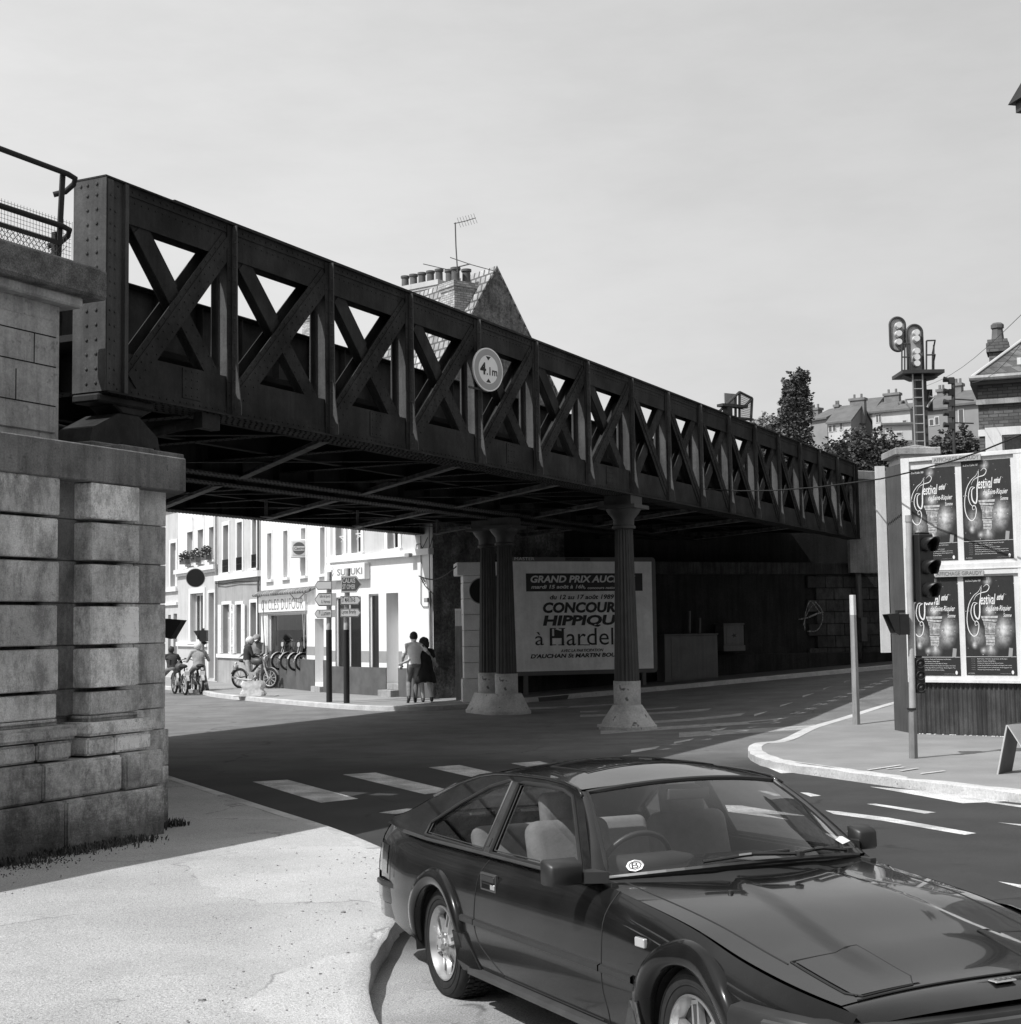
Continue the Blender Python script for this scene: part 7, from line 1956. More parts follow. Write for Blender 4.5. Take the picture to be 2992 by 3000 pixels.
def skirt(mb, J):
    n = 20; vs = []
    for r, ry, z in ((.14, .11, 1.0), (.17, .14, .86), (.23, .19, .62), (.25, .21, .50)):
        for i in range(n): a = 2 * math.pi * i / n; k = 1 + .06 * math.sin(a * 5) * (1 if z < .8 else 0); vs.append((r * k * math.cos(a), ry * k * math.sin(a), z))
    mb.add(vs, [(j * n + i, j * n + (i + 1) % n, (j + 1) * n + (i + 1) % n, (j + 1) * n + i) for j in range(3) for i in range(n)] + [tuple(range(n)), tuple(3 * n + i for i in range(n - 1, -1, -1))])
wm = person('woman with dark curly hair in a black dress walking away beside the man', wc, R(8), J, None, [m_skin, m_dkcloth, m_shoe], dict(leg=0, shin=0, shoe=2, sleeve=1, arm=0, hand=0, hips=1, torso=1, head=0), hair=(m_hair, .115, .10, 240), scale=1.10)
mb = MB(); n = 28; vs = []
for r, ry, z in ((.15, .12, 1.02), (.185, .15, .86), (.235, .20, .64), (.26, .22, .50), (.25, .21, .50), (.17, .13, .86)):
    for i in range(n): a = 2 * math.pi * i / n; k = 1 + (.07 * math.sin(a * 6 + z * 3) if z < .8 else 0); vs.append((r * k * math.cos(a), ry * k * math.sin(a), z + (.02 * math.sin(a * 3) if z < .55 else 0)))
mb.add(vs, [(j * n + i, j * n + (i + 1) % n, (j + 1) * n + (i + 1) % n, (j + 1) * n + i) for j in range(5) for i in range(n)]); mb.build('skirt', m_dkcloth, wm, smooth=True)

# ------------------------------------------------------------- mopeds and bicycles
def moped(label, M_, light=False, group='mopeds by the shops', name='moped'):
    """front wheel towards +x"""
    t = thing(name, label, 'moped', M_, group)
    for wx in (-.55, .60):
        w = bpy.data.objects.new('wheel', None); COL.objects.link(w); w.parent = t; w.location = (wx, 0, .31)
        mb = MB(); mb.tube([(.275 * math.cos(a), 0, .275 * math.sin(a)) for a in [2 * math.pi * i / 32 for i in range(32)]], .037, 8, True); mb.build('tyre', m_rubber, w, smooth=True)
        mb = MB(); mb.tube([(.235 * math.cos(a), 0, .235 * math.sin(a)) for a in [2 * math.pi * i / 32 for i in range(32)]], .016, 6, True); mb.cyl((0, -.05, 0), (0, .05, 0), .045, n=10)
        for i in range(10):
            a = 2 * math.pi * i / 10; mb.bar((.04 * math.cos(a), 0, .04 * math.sin(a)), (.225 * math.cos(a + .15), 0, .225 * math.sin(a + .15)), .014, .014)
        mb.build('rim', m_galv, w)
        mb = MB(); vs = []
        for i in range(13):
            a = R(20) + R(150) * i / 12
            if wx < 0: a = R(10) + R(150) * i / 12
            for y in (-.045, .045): vs.append((.335 * math.cos(a), y, .335 * math.sin(a)))
        mb.add(vs, [(2 * i, 2 * i + 1, 2 * i + 3, 2 * i + 2) for i in range(12)]); mb.build('mudguard', m_galv, w, fixn=False)
    mb = MB()
    mb.tube([(.36, 0, .88), (.05, 0, .62), (-.15, 0, .42)], .035, 8); mb.tube([(-.55, -.07, .31), (-.15, -.07, .40), (-.25, -.06, .78)], .02, 6); mb.tube([(-.55, .07, .31), (-.15, .07, .40), (-.25, .06, .78)], .02, 6); mb.tube([(-.25, 0, .78), (.30, 0, .80)], .03, 8)
    mb.build('frame', m_black, t)
    for y in (-.07, .07): mb = MB(); mb.tube([(.60, y, .31), (.46, y, .62)], .026, 8); mb.tube([(.46, y, .62), (.36, y, .98)], .018, 8); mb.build('fork_leg', m_galv, t)
    mb = MB(); mb.tube([(.30, -.32, 1.05), (.34, -.18, 1.03), (.36, -.05, .98), (.36, .05, .98), (.34, .18, 1.03), (.30, .32, 1.05)], .014, 6); mb.build('handlebar', m_darkgrey, t)
    for y in (-.36, .30): mb = MB(); mb.cyl((.30, y, 1.05), (.29, y + .06, 1.055), .02, n=8); mb.build('grip', m_blackmatt, t)
    mb = MB(); mb.lathe([(.0, -.05), (.06, -.03), (.085, .03), (.085, .05), (.0, .055)], (.42, 0, .90), 'x', 16); mb.build('headlight', m_galv, t, autos=40)
    mb = MB(); mb.ell((.10, 0, .82), .23, .12, .12, 14, 10); mb.build('tank', m_darkgrey, t, smooth=True)
    mb = MB(); mb.ell((-.30, 0, .84), .28, .12, .065, 14, 8); mb.build('saddle', m_blackmatt, t, smooth=True)
    mb = MB(); mb.box(-.12, .14, -.09, .09, .30, .50); mb.cyl((.06, 0, .42), (.20, 0, .60), .085, .07, 10); mb.cyl((-.02, -.14, .36), (-.02, .14, .36), .09, n=14)
    mb.build('engine', m_grey, t)
    mb = MB(); mb.tube([(.15, -.08, .38), (.0, -.12, .26), (-.4, -.12, .28), (-.75, -.12, .34)], .03, 8); mb.build('exhaust', m_galv, t)
    mb = MB(); mb.box(-.74, -.66, -.08, .08, .56, .70); mb.cyl((-.72, 0, .76), (-.68, 0, .76), .04, n=8); mb.build('rear_plate', m_hwhite, t)
    mb = MB(); mb.bar((-.1, -.1, .30), (-.22, -.22, .02), .02, .02); mb.build('kick_stand', m_darkgrey, t)
    return t
gA = G(573, 2034, .0); gB = G(522, 2036, .0); gC = G(775, 2016, .12)
aw = R(95 + 25)
MA = Matrix.Translation((gA.x, gA.y + .4, 0)) @ Matrix.Rotation(R(112), 4, 'Z') @ Matrix.Scale(1.15, 4)
mo1 = moped('moped ridden by the helmeted rider seen from behind', MA)
mo2 = copy_tree(mo1, Matrix.Translation((gB.x, gB.y + .3, 0)) @ Matrix.Rotation(R(118), 4, 'Z') @ Matrix.Scale(1.15, 4), 'leftmost moped, partly hidden by the abutment corner')
mo3 = copy_tree(mo1, Matrix.Translation((gC.x - .35, gC.y - .1, gC.z)) @ Matrix.Rotation(R(-28), 4, 'Z') @ Matrix.Scale(1.15, 4), 'moped held by two teenagers in front of the cycle shop window')
# rider seated on mo1
RJ = dict(pelvis=V(0, -.02, .86), chest=V(.0, .10, 1.22), neck=V(0, .14, 1.36), head=V(0, .17, 1.50), face=V(.3, 1, 0), hipl=V(-.12, 0, .84), kneel=V(-.24, .34, .62), anklel=V(-.26, .16, .22), hipr=V(.12, 0, .84), kneer=V(.22, .30, .56), ankler=V(.30, .10, .10),
          shl=V(-.20, .12, 1.30), ell=V(-.34, .22, 1.02), wrl=V(-.36, .44, 1.02), shr=V(.20, .12, 1.30), elr=V(.36, .25, 1.04), wrr=V(.34, .42, 1.18), curll=V(0, .3, -1), curlr=V(0, .3, -1))
person('rider in a grey top and pale helmet sitting astride a moped seen from behind', (gA.x + .08, gA.y + .15, .02), R(22), RJ, None, [m_skin2, m_sweat, m_jean2, m_shoe, m_shirt], dict(leg=2, shin=2, shoe=3, sleeve=1, arm=0, hand=0, hips=2, torso=1, head=0), helmet=m_helm_l, scale=1.08)
person('rider mostly hidden behind the abutment corner at the far left moped', (gB.x - .35, gB.y + .6, .02), R(22), RJ, None, [m_skin2, m_jacket, m_jean2, m_shoe], dict(leg=2, shin=2, shoe=3, sleeve=1, arm=1, hand=0, hips=2, torso=1, head=0), hair=(m_hair, .09, 0, 40), scale=1.0)
gT = G(722, 2017, .12)
SJ = dict(pelvis=V(0, 0, .93), chest=V(0, .03, 1.30), neck=V(0, .06, 1.45), head=V(0, .11, 1.58), face=V(0, 1, -.4), hipl=V(-.09, 0, .9), kneel=V(-.10, .05, .5), anklel=V(-.10, 0, .09), hipr=V(.09, 0, .9), kneer=V(.10, .06, .5), ankler=V(.11, .03, .09),
          shl=V(-.19, .03, 1.38), ell=V(-.24, .12, 1.10), wrl=V(-.16, .34, 1.00), shr=V(.19, .03, 1.38), elr=V(.24, .12, 1.10), wrr=V(.16, .36, 1.02), curll=V(0, .2, -1), curlr=V(0, .2, -1))
person('teenager in a dark jacket, pale trousers and white helmet standing by the moped', (gT.x, gT.y + .1, gT.z), R(-62), SJ, None, [m_skin2, m_jacket, m_ltrous, m_shoe], dict(leg=2, shin=2, shoe=3, sleeve=1, arm=1, hand=0, hips=2, torso=1, head=0), helmet=m_helm_l, scale=1.06)
gU = G(757, 2013, .12)
UJ = dict(SJ); UJ.update(face=V(.1, 1, -.5), elr=V(.34, .16, 1.14), wrr=V(.40, .42, 1.04))
person('teenager in a grey pullover and peaked helmet facing us over the moped', (gU.x, gU.y, gU.z), R(180 - 15), UJ, None, [m_skin2, m_over, m_ltrous, m_shoe], dict(leg=2, shin=2, shoe=3, sleeve=1, arm=1, hand=0, hips=2, torso=1, head=0), helmet=m_sweat, scale=1.10)
# small motorcycles and prams behind the shop glass
for i, (u, dd, an) in enumerate(((.30, .9, 20), (.52, 1.0, 28), (.70, .9, 15), (.84, 1.1, 24))):
    h = F2.rect(*Q3(868, 958), *Q3(1183, 1425)); x = h[0] + (h[1] - h[0]) * u
    copy_tree(mo1, F2.M @ Matrix.Translation((x, dd * .62, h[2] + .02)) @ Matrix.Rotation(R(-60 - an), 4, 'Z'), ('first moped from the left behind the cycle shop glass', 'second moped from the left behind the cycle shop glass', 'third moped from the left behind the cycle shop glass', 'rightmost moped behind the cycle shop glass')[i], 'mopeds shown in the shop window')
mb = MB(); h = F2.rect(*Q3(868, 958), *Q3(1183, 1425)); mb.box(h[0], h[1], .42, 2.6, .1, h[2] + .01); mb.build('display_floor', m_band, t2)
# rucksack like plastic bag lying on the kerb
gK = G(742, 2040, .12)
bgm = mat('creased_plastic', .48, .45, .2, 6, .5, 12, spec=.5)
bag = thing('plastic_bag', 'large creased plastic bag standing on flattened cardboard near the kerb', 'bag', Matrix.Translation(gK) @ Matrix.Rotation(R(-10), 4, 'Z'))
mb = MB(); N = 22; vs = []
for j in range(9):
    z = .02 + .46 * j / 8; w_ = .36 + .04 * math.sin(j * 1.3)
    for i in range(N):
        a = 2 * math.pi * i / N; k = 1 + .05 * noise.noise(Vector((math.cos(a) * 2, math.sin(a) * 2, j * .5))) - (.05 * j / 8)
        cx_ = max(-1, min(1, math.cos(a) * 1.25)); cy_ = max(-1, min(1, math.sin(a) * 1.25))
        vs.append((cx_ * w_ * k, cy_ * .15 * k, z + (.05 * noise.noise(Vector((a * 1.5, 0, 2))) if j == 8 else 0)))
mb.add(vs, [(j * N + i, j * N + (i + 1) % N, (j + 1) * N + (i + 1) % N, (j + 1) * N + i) for j in range(8) for i in range(N)] + [tuple(range(N))]); mb.build('sack', bgm, bag, fixn=True)
cb = thing('cardboard', 'flattened cardboard sheet lying under the plastic bag', 'cardboard', Matrix.Translation(gK) @ Matrix.Rotation(R(-6), 4, 'Z'))
mb = MB(); mb.box(-.55, .75, -.28, .28, .003, .018); mb.build('sheet', m_wgrey, cb)
# ================================================================== the parked sports coupe
cO = Vector((.345, 8.74, .10)); cth = R(24.); cpt = R(2.2)
cfw = Vector((math.sin(cth) * math.cos(cpt), -math.cos(cth) * math.cos(cpt), math.sin(cpt)))
clf = Vector((math.cos(cth), math.sin(cth), 0)); cup = cfw.cross(clf)
CM = Matrix.Translation(cO) @ Matrix((cfw, clf, cup)).transposed().to_4x4()
def cpx(px_, py_, axis, val):
    """photo pixel -> car coordinates on a plane of the car (axis 0 x, 1 y, 2 z)"""
    d = ray(px_, py_); ax_ = (cfw, clf, cup)[axis]
    t = ((cO - CAM).dot(ax_) + val) / d.dot(ax_); q = CAM + d * t - cO
    return Vector((q.dot(cfw), q.dot(clf), q.dot(cup)))
def CB(a, b_): return 1800 + a / 1.6166, 2180 + b_ / 1.6166
def CA(a, b_): return 1080 + a / 2.0946, 2180 + b_ / 2.0946
car = thing('parked_car', 'glossy black two door sports coupe parked in the foreground', 'car', CM)
m_car, nt, b = newmat('black_car_paint')
b.inputs['Base Color'].default_value = (.010, .010, .010, 1); b.inputs['Roughness'].default_value = .22; b.inputs['Specular IOR Level'].default_value = .15
b.inputs['Coat Weight'].default_value = 1.0; b.inputs['Coat Roughness'].default_value = .03; b.inputs['Coat IOR'].default_value = 1.42
tcv = _n(nt, 'ShaderNodeTexCoord').outputs['Object']
dust = _ramp(nt, _noise(nt, tcv, 2.2, 6), .35, .75, .006, .014); setcol(nt, b, dust)
bn = _n(nt, 'ShaderNodeBump'); bn.inputs['Strength'].default_value = .05; bn.inputs['Distance'].default_value = .01
nt.links.new(_noise(nt, tcv, 1.6, 3), bn.inputs['Height']); nt.links.new(bn.outputs[0], b.inputs['Coat Normal'])
m_trimblack = mat('black_trim', .018, .45, .15, 6)
m_trimgrey = mat('grey_car_trim', .045, .4, .15, 6)
m_alloy = mat('alloy_wheel', .55, .32, .12, 5, metal=.85)
m_lamp = mat('tail_lamp_lens', .035, .15, .1, 5, coat=1.0)
m_alloyd = mat('alloy_shade', .02, .6, 0)
m_cglass = glass('car_glass', .78, .0, 1.3)
m_seat = mat('seat_cloth', .27, .95, .12, 8, .2, 90)
m_cabin = mat('cabin_trim', .03, .8, .2, 5)
m_cabin2 = mat('cabin_carpet', .10, .9, .2, 5)

m_carside = m_car.copy(); m_carside.name = 'black_car_side_paint'; m_carside.node_tree.nodes['Principled BSDF'].inputs['Coat IOR'].default_value = 1.18
def lerp_tab(tab, x):
    if x <= tab[0][0]: return tab[0][1]
    for (a, u), (b_, v) in zip(tab[:-1], tab[1:]):
        if x <= b_:
            t = (x - a) / (b_ - a); return u + (v - u) * t
    return tab[-1][1]
def cr_tab(tab, x):
    """smooth interpolation"""
    n = len(tab)
    if x <= tab[0][0]: return tab[0][1]
    if x >= tab[-1][0]: return tab[-1][1]
    for i in range(n - 1):
        if tab[i][0] <= x <= tab[i + 1][0]:
            x0, y0 = tab[i]; x1, y1 = tab[i + 1]; h = x1 - x0; t = (x - x0) / h
            m0 = (y1 - tab[i - 1][1]) / (x1 - tab[i - 1][0]) if i else (y1 - y0) / h
            m1 = (tab[i + 2][1] - y0) / (tab[i + 2][0] - x0) if i + 2 < n else (y1 - y0) / h
            return (2 * t ** 3 - 3 * t ** 2 + 1) * y0 + (t ** 3 - 2 * t * t + t) * h * m0 + (-2 * t ** 3 + 3 * t * t) * y1 + (t ** 3 - t * t) * h * m1
XT, XN = -1.20, 3.60
CREST = [(-1.22, .905), (-1.0, .905), (-.4, .868), (.5, .858), (1.2, .855), (1.75, .852), (2.05, .825), (2.6, .765), (3.0, .69), (3.3, .640), (3.6, .600)]
def crest(x): return cr_tab(CREST, x)
def halfw(x):
    w = 1.0
    if x < -.55: w -= .085 * ((-.55 - x) / .67) ** 2
    if x > 2.85: w -= .12 * ((x - 2.85) / .78) ** 2
    return w
PROF = [(.16, .745), (.22, .785), (.30, .815), (.42, .835), (.52, .842), (.64, .838), (.74, .826), (.84, .812), (.95, .80)]
def side_y(x, z):
    zc = crest(x); y = cr_tab(PROF, z)
    t = zc - z
    if t < .15: y -= .075 * (1 - max(t, 0) / .15) ** 2.2
    # crisp line pressed into the front wing
    return y * halfw(x)
def zbot(x):
    if x > 3.05: return .27 + .05 * sm(3.05, 3.5, x)
    if x < -.5: return .27 + .12 * sm(-.5, -1.2, -abs(x)) if False else .27 + .10 * min(1, (-.5 - x) / .7)
    return .235
WX = (-.07, 2.69); WZ = .30; WR = .345
def body_side(sgn):
    N = 242; M_ = 34; dx = (XN - XT) / N
    V = []; 
    for i in range(N + 1):
        x = XT + dx * i; zb, zc = zbot(x), crest(x)
        for j in range(M_ + 1):
            t = j / M_; t = t ** .92; z = zb + (zc - zb) * t; V.append([x, z])
    for v in V:                                                            # snap to the wheel openings
        for wx in WX:
            d = math.hypot(v[0] - wx, v[1] - WZ)
            if abs(d - WR) < .014 and d > .01:
                v[0] = wx + (v[0] - wx) * WR / d; v[1] = WZ + (v[1] - WZ) * WR / d
    F_ = []
    for i in range(N):
        for j in range(M_):
            q = (i * (M_ + 1) + j, (i + 1) * (M_ + 1) + j, (i + 1) * (M_ + 1) + j + 1, i * (M_ + 1) + j + 1)
            cx = sum(V[k][0] for k in q) / 4; cz = sum(V[k][1] for k in q) / 4
            if any(math.hypot(cx - wx, cz - WZ) < WR - .002 for wx in WX): continue
            if any(abs(cx - wx) < WR * .97 and cz < WZ for wx in WX): continue
            F_.append(q if sgn < 0 else q[::-1])
    mb = MB(); mb.add([(x, sgn * side_y(x, z), z) for x, z in V], F_)
    return mb
for sgn in (-1, 1): body_side(sgn).build('side_panel', m_carside, car, smooth=True, fixn=False)

# bonnet (with the middle raised between two pressed lines), nose
def yc(x): return .737 * halfw(x)         # crest half width
def top_z(x, y):
    e = min(1, abs(y) / yc(x)); z = crest(x) + .050 * (1 - e ** 2.4) * (.6 + .4 * sm(3.6, 2.4, x))
    ins = lerp_tab([(2.0, .20), (3.5, .40)], x)
    z += .016 * sm(ins + .06, ins, abs(y)) * sm(3.45, 3.1, x)
    return z
def hood():
    mb = MB(); xs = [1.66 + (3.50 - 1.66) * i / 80 for i in range(81)]; n = 60; vs = []
    for x in xs:
        for k in range(n + 1):
            u = -1 + 2 * k / n; vs.append((x, u * yc(x), top_z(x, u * yc(x))))
    fs = [(i * (n + 1) + k, (i + 1) * (n + 1) + k, (i + 1) * (n + 1) + k + 1, i * (n + 1) + k + 1) for i in range(80) for k in range(n)]
    return mb.add(vs, fs)
hood().build('bonnet', m_car, car, smooth=True, fixn=False)
def nose_pt(u, t):
    """u -1..1 across, t 0 (bonnet edge) .. 1 (above bumper)"""
    y = u * yc(3.5); x = 3.50 + t * (.115 + .06 * (1 - u * u)) ; z = top_z(3.5, y) - .004 - .045 * t ** 1.6
    return (x, y * (1 - .01 * t), z)
mb = MB(); n = 60; m_ = 10
vs = [nose_pt(-1 + 2 * k / n, j / m_) for j in range(m_ + 1) for k in range(n + 1)]
mb.add(vs, [(j * (n + 1) + k, (j + 1) * (n + 1) + k, (j + 1) * (n + 1) + k + 1, j * (n + 1) + k + 1) for j in range(m_) for k in range(n)])
mb.build('nose_panel', m_car, car, smooth=True, fixn=False)
# bumper wraps round the front
def bumper(x_of, z0, z1, proud, ys, name, m):
    mb = MB(); vs = []; pr = [(0, z0), (proud * .8, z0 + .01), (proud, z0 + .04), (proud, z1 - .035), (proud * .75, z1 - .008), (0, z1)]
    for x, y, nx, ny in x_of:
        for d, z in pr: vs.append((x + nx * d, y + ny * d, z))
    k = len(pr); mb.add(vs, [(i * k + a, i * k + a + 1, (i + 1) * k + a + 1, (i + 1) * k + a) for i in range(len(x_of) - 1) for a in range(k - 1)])
    return mb.build(name, m, car, autos=35)
path = []
for i in range(31):
    u = -1 + 2 * i / 30; p = nose_pt(u, 1); path.append(Vector((p[0] - .02, p[1])))
path = [Vector((3.10, -side_y(3.10, .5))), Vector((3.30, -side_y(3.30, .5))), Vector((3.47, -side_y(3.47, .5) + .005))] + path[1:-1] + [Vector((3.47, side_y(3.47, .5) - .005)), Vector((3.30, side_y(3.3, .5))), Vector((3.10, side_y(3.1, .5)))]
def norms(P):
    out = []
    for i, p in enumerate(P):
        d = (P[min(i + 1, len(P) - 1)] - P[max(i - 1, 0)]).normalized(); out.append((p.x, p.y, d.y, -d.x))
    return out
bumper(norms(path), .40, .575, .075, None, 'front_bumper', m_trimblack)
low = [Vector((p.x - .03, p.y * .99)) for p in path]
mb = MB(); vs = [];
for (x, y, nx, ny) in norms(low): vs += [(x + nx * .0, y, .545), (x + nx * .02, y, .40), (x - nx * .05, y, .20)]
mb.add(vs, [(i * 3 + a, i * 3 + a + 1, i * 3 + a + 4, i * 3 + a + 3) for i in range(len(low) - 1) for a in range(2)]); mb.build('front_apron', m_car, car, autos=40)
mb = MB(); rp = norms(path)[1:-1]; vs = []
for x, y, nx, ny in rp: vs += [(x + nx * .072, y + ny * .072, .555), (x + nx * .086, y + ny * .086, .548), (x + nx * .086, y + ny * .086, .520), (x + nx * .074, y + ny * .074, .512)]
mb.add(vs, [(i * 4 + a, i * 4 + a + 1, i * 4 + a + 5, i * 4 + a + 4) for i in range(len(rp) - 1) for a in range(3)]); mb.build('bumper_strip', m_trimgrey, car, autos=40)
def groove(pts, r=.0035, name='panel_gap', m=None, parent=None, closed=False):
    mb = MB(); mb.tube(pts, r, 5, closed); return mb.build(name, m or m_blackmatt, parent or car)
def on_top(x, y, up_=.0): return (x, y, top_z(x, y) + up_)
# bonnet shut lines
for s_ in (-1, 1):
    ye = lambda x: s_ * lerp_tab([(1.7, .655), (2.6, .645), (3.5, .60)], x)
    groove([on_top(x, ye(x)) for x in [1.72 + .06 * i for i in range(24)]])
groove([on_top(3.494, -.60 + .05 * i) for i in range(25)], .004)
for s_ in (-1, 1):
    y0_, y1_ = .60 * s_, .30 * s_
    cs = [(3.09, y0_), (3.10, y1_), (3.40, y1_ * .96), (3.47, y1_ * 1.12), (3.475, y0_ * .94), (3.42, y0_ * 1.0)]
    L_ = []
    for i in range(len(cs)):
        a, c = cs[i], cs[(i + 1) % len(cs)]
        for k in range(6): L_.append(on_top(a[0] + (c[0] - a[0]) * k / 6, a[1] + (c[1] - a[1]) * k / 6, .001))
    mb = MB(); mb.tube(L_, .0045, 5, True); hl = mb.build('pop_up_headlight', m_blackmatt, car)
    mb = MB(); n = 8; vs = []
    for i in range(n + 1):
        for k in range(n + 1):
            x = 3.10 + .365 * i / n; y = y0_ + (y1_ - y0_) * k / n; y = y * (.985 + .0); vs.append((x, y * .99, top_z(x, y) + .004))
    mb.add(vs, [(i * (n + 1) + k, (i + 1) * (n + 1) + k, (i + 1) * (n + 1) + k + 1, i * (n + 1) + k + 1) for i in range(n) for k in range(n)])
    mb.build('lid', m_car, hl, smooth=True)
# emblem
e0 = nose_pt(0, .35); mb = MB(); mb.bar((e0[0], -.05, e0[2] + .006), (e0[0], .05, e0[2] + .006), .045, .008, (0, 0, 1)); em = mb.build('emblem', m_chrome, car, bevel=.003)
mb = MB()
for y in (-.025, .0, .025): mb.bar((e0[0] - .012, y, e0[2] + .0115), (e0[0] + .012, y + .008, e0[2] + .0105), .006, .002, (0, 0, 1))
mb.build('emblem_letters', m_trimgrey, em)

# rear: deck lip, tail panel, lamps, bumper
def back_y(z): return side_y(XT, z)
mb = MB(); vs = []; zs_ = [.37, .45, .55, .65, .75, .82, .88, .905]; n = 20
for z in zs_:
    w = back_y(min(z, .9)); bx = XT - .05 * math.sin((z - .37) / .535 * math.pi) - (.02 if z > .86 else 0)
    for k in range(n + 1):
        u = -1 + 2 * k / n; vs.append((bx - .05 * (1 - u * u) + .0, u * w, z))
# make the sides meet
mb.add(vs, [(j * (n + 1) + k, j * (n + 1) + k + 1, (j + 1) * (n + 1) + k + 1, (j + 1) * (n + 1) + k) for j in range(len(zs_) - 1) for k in range(n)])
mb.build('tail_panel', m_car, car, smooth=True, fixn=False)
mb = MB(); vs = []; 
for i in range(9):
    x = -1.24 + i * .05
    for k in range(n + 1):
        u = -1 + 2 * k / n; w = .735 * halfw(max(x, XT)); vs.append((x - (.05 * (1 - u * u) if i < 3 else .05 * (1 - u * u) * (1 - (i - 2) / 6)), u * w, .906 + .012 * (1 - u * u) + .008 * i / 8))
mb.add(vs, [(j * (n + 1) + k, (j + 1) * (n + 1) + k, (j + 1) * (n + 1) + k + 1, j * (n + 1) + k + 1) for j in range(8) for k in range(n)])
mb.build('tail_deck', m_car, car, smooth=True, fixn=False)
for s_ in (-1, 1):
    mb = MB(); vs = []; xs = [-1.265, -1.22, -1.15, -1.05, -.98]
    for x in xs:
        for z in (.60, .66, .72, .775):
            vs.append((x, s_ * (side_y(max(x, XT), z) + .004 - (.03 if x < -1.25 else 0)), z))
    mb.add(vs, [(i * 4 + a, i * 4 + a + 1, (i + 1) * 4 + a + 1, (i + 1) * 4 + a) for i in range(4) for a in range(3)])
    mb.box(-1.275, -1.262, *sorted((s_ * .25, s_ * .74)), .60, .775)
    o = mb.build('tail_lamp', m_lamp, car, autos=30)
    groove([(-.90, s_ * (side_y(-.9, z) + .0), z) for z in (.56, .60, .68, .76, .79)] + [(-.84, s_ * side_y(-.84, .79), .79), (-.80, s_ * side_y(-.8, .75), .75), (-.80, s_ * side_y(-.8, .60), .60)], .0025)
rb = [Vector((-.60, side_y(-.60, .5) - .07)), Vector((-.80, side_y(-.8, .5) - .035)), Vector((-1.0, side_y(-1., .5))), Vector((-1.16, side_y(-1.16, .5) + .0)), Vector((-1.24, .72)), Vector((-1.30, .5)), Vector((-1.32, 0))]
rb = rb + [Vector((p.x, -p.y)) for p in rb[:-1][::-1]]
bumper(norms(rb), .42, .56, .022, None, 'rear_bumper', m_carside)
mb = MB(); vs = []; rn = norms(rb)
for x, y, nx, ny in rn: vs += [(x + nx * .018, y + ny * .018, .562), (x + nx * .034, y + ny * .034, .555), (x + nx * .034, y + ny * .034, .530), (x + nx * .020, y + ny * .020, .523)]
mb.add(vs, [(i * 4 + a, i * 4 + a + 1, i * 4 + a + 5, i * 4 + a + 4) for i in range(len(rn) - 1) for a in range(3)]); mb.build('bumper_strip', m_trimblack, car, autos=40)
mb = MB(); vs = []
for x, y, nx, ny in rn: vs += [(x + nx * .012, y + ny * .012, .425), (x + nx * .01, y + ny * .01, .34), (x - nx * .12, y - ny * .10, .27)]
mb.add(vs, [(i * 3 + a, i * 3 + a + 1, i * 3 + a + 4, i * 3 + a + 3) for i in range(len(rn) - 1) for a in range(2)]); mb.build('rear_apron', m_car, car, autos=50)
# underbody
mb = MB(); mb.box(-1.1, 3.45, -.60, .60, .20, .26); mb.box(.35, 2.25, -.77, .77, .215, .26); mb.build('underbody', m_blackmatt, car)
for wx in WX:                                                             # wheel houses
    for s_ in (-1, 1):
        mb = MB(); n = 20; vs = []
        for i in range(n + 1):
            t = R(-12) + R(204) * i / n
            for yy in (.835, .52): vs.append((wx + (WR + .003) * math.cos(t), s_ * yy, WZ + (WR + .003) * math.sin(t)))
        mb.add(vs, [(2 * i, 2 * i + 1, 2 * i + 3, 2 * i + 2) for i in range(n)])
        mb.box(wx - WR, wx + WR, *sorted((s_ * .52, s_ * .50)), .1, WZ + WR)
        mb.build('wheel_house', m_blackmatt, car, fixn=False)
# flared arch covers
def flare(wx, s_, a0, a1, tailpts=None):
    mb = MB(); n = 44; vs = []
    for i in range(n + 1):
        t = a0 + (a1 - a0) * i / n
        e = min(1, min(t - a0, a1 - t) / .5) ** .6
        cz = math.sin(t); cxx = math.cos(t)
        for r, dy in ((WR - .012, -.035), (WR - .012, .014), (WR + .004, .026), (WR + .038, .034), (WR + .072, .030), (WR + .086, .010), (WR + .088, -.004)):
            r2 = WR + (r - WR) * (.75 + .25 * e)
            x = wx + r2 * cxx; z = WZ + r2 * cz
            z = max(z, .17)
            y = (side_y(x, min(z, crest(x) - .06)) + dy * (.45 + .55 * e)); vs.append((x, s_ * y, z))
    k = 7; mb.add(vs, [(i * k + a, i * k + a + 1, (i + 1) * k + a + 1, (i + 1) * k + a) for i in range(n) for a in range(k - 1)])
    return mb.build('arch_flare', m_carside, car, smooth=True)
for s_ in (-1, 1):
    flare(WX[0], s_, R(-4), R(184)); flare(WX[1], s_, R(-4), R(186))
    for wx in WX:                                                        # fins trailing down to the sill
        mb = MB()
        sg = 1 if wx < 1 else -1
        pts = [(wx + sg * (WR - .01), WZ + .14), (wx + sg * (WR + .10), WZ + .13), (wx + sg * (WR + .26), .232), (wx + sg * (WR + .02), .225), (wx + sg * (WR - .012), WZ - .02)]
        vs = [(x, s_ * (side_y(x, z) + .012 + (.028 if i in (0, 4, 3) else .004)), z) for i, (x, z) in enumerate(pts)]
        vs += [(x, s_ * (side_y(x, z) - .03), z) for (x, z) in pts]
        mb.add(vs, [(0, 1, 2, 3, 4), (9, 8, 7, 6, 5)] + [(i, (i + 1) % 5, 5 + (i + 1) % 5, 5 + i) for i in range(5)])
        mb.build('arch_fin', m_carside, car, bevel=.004)
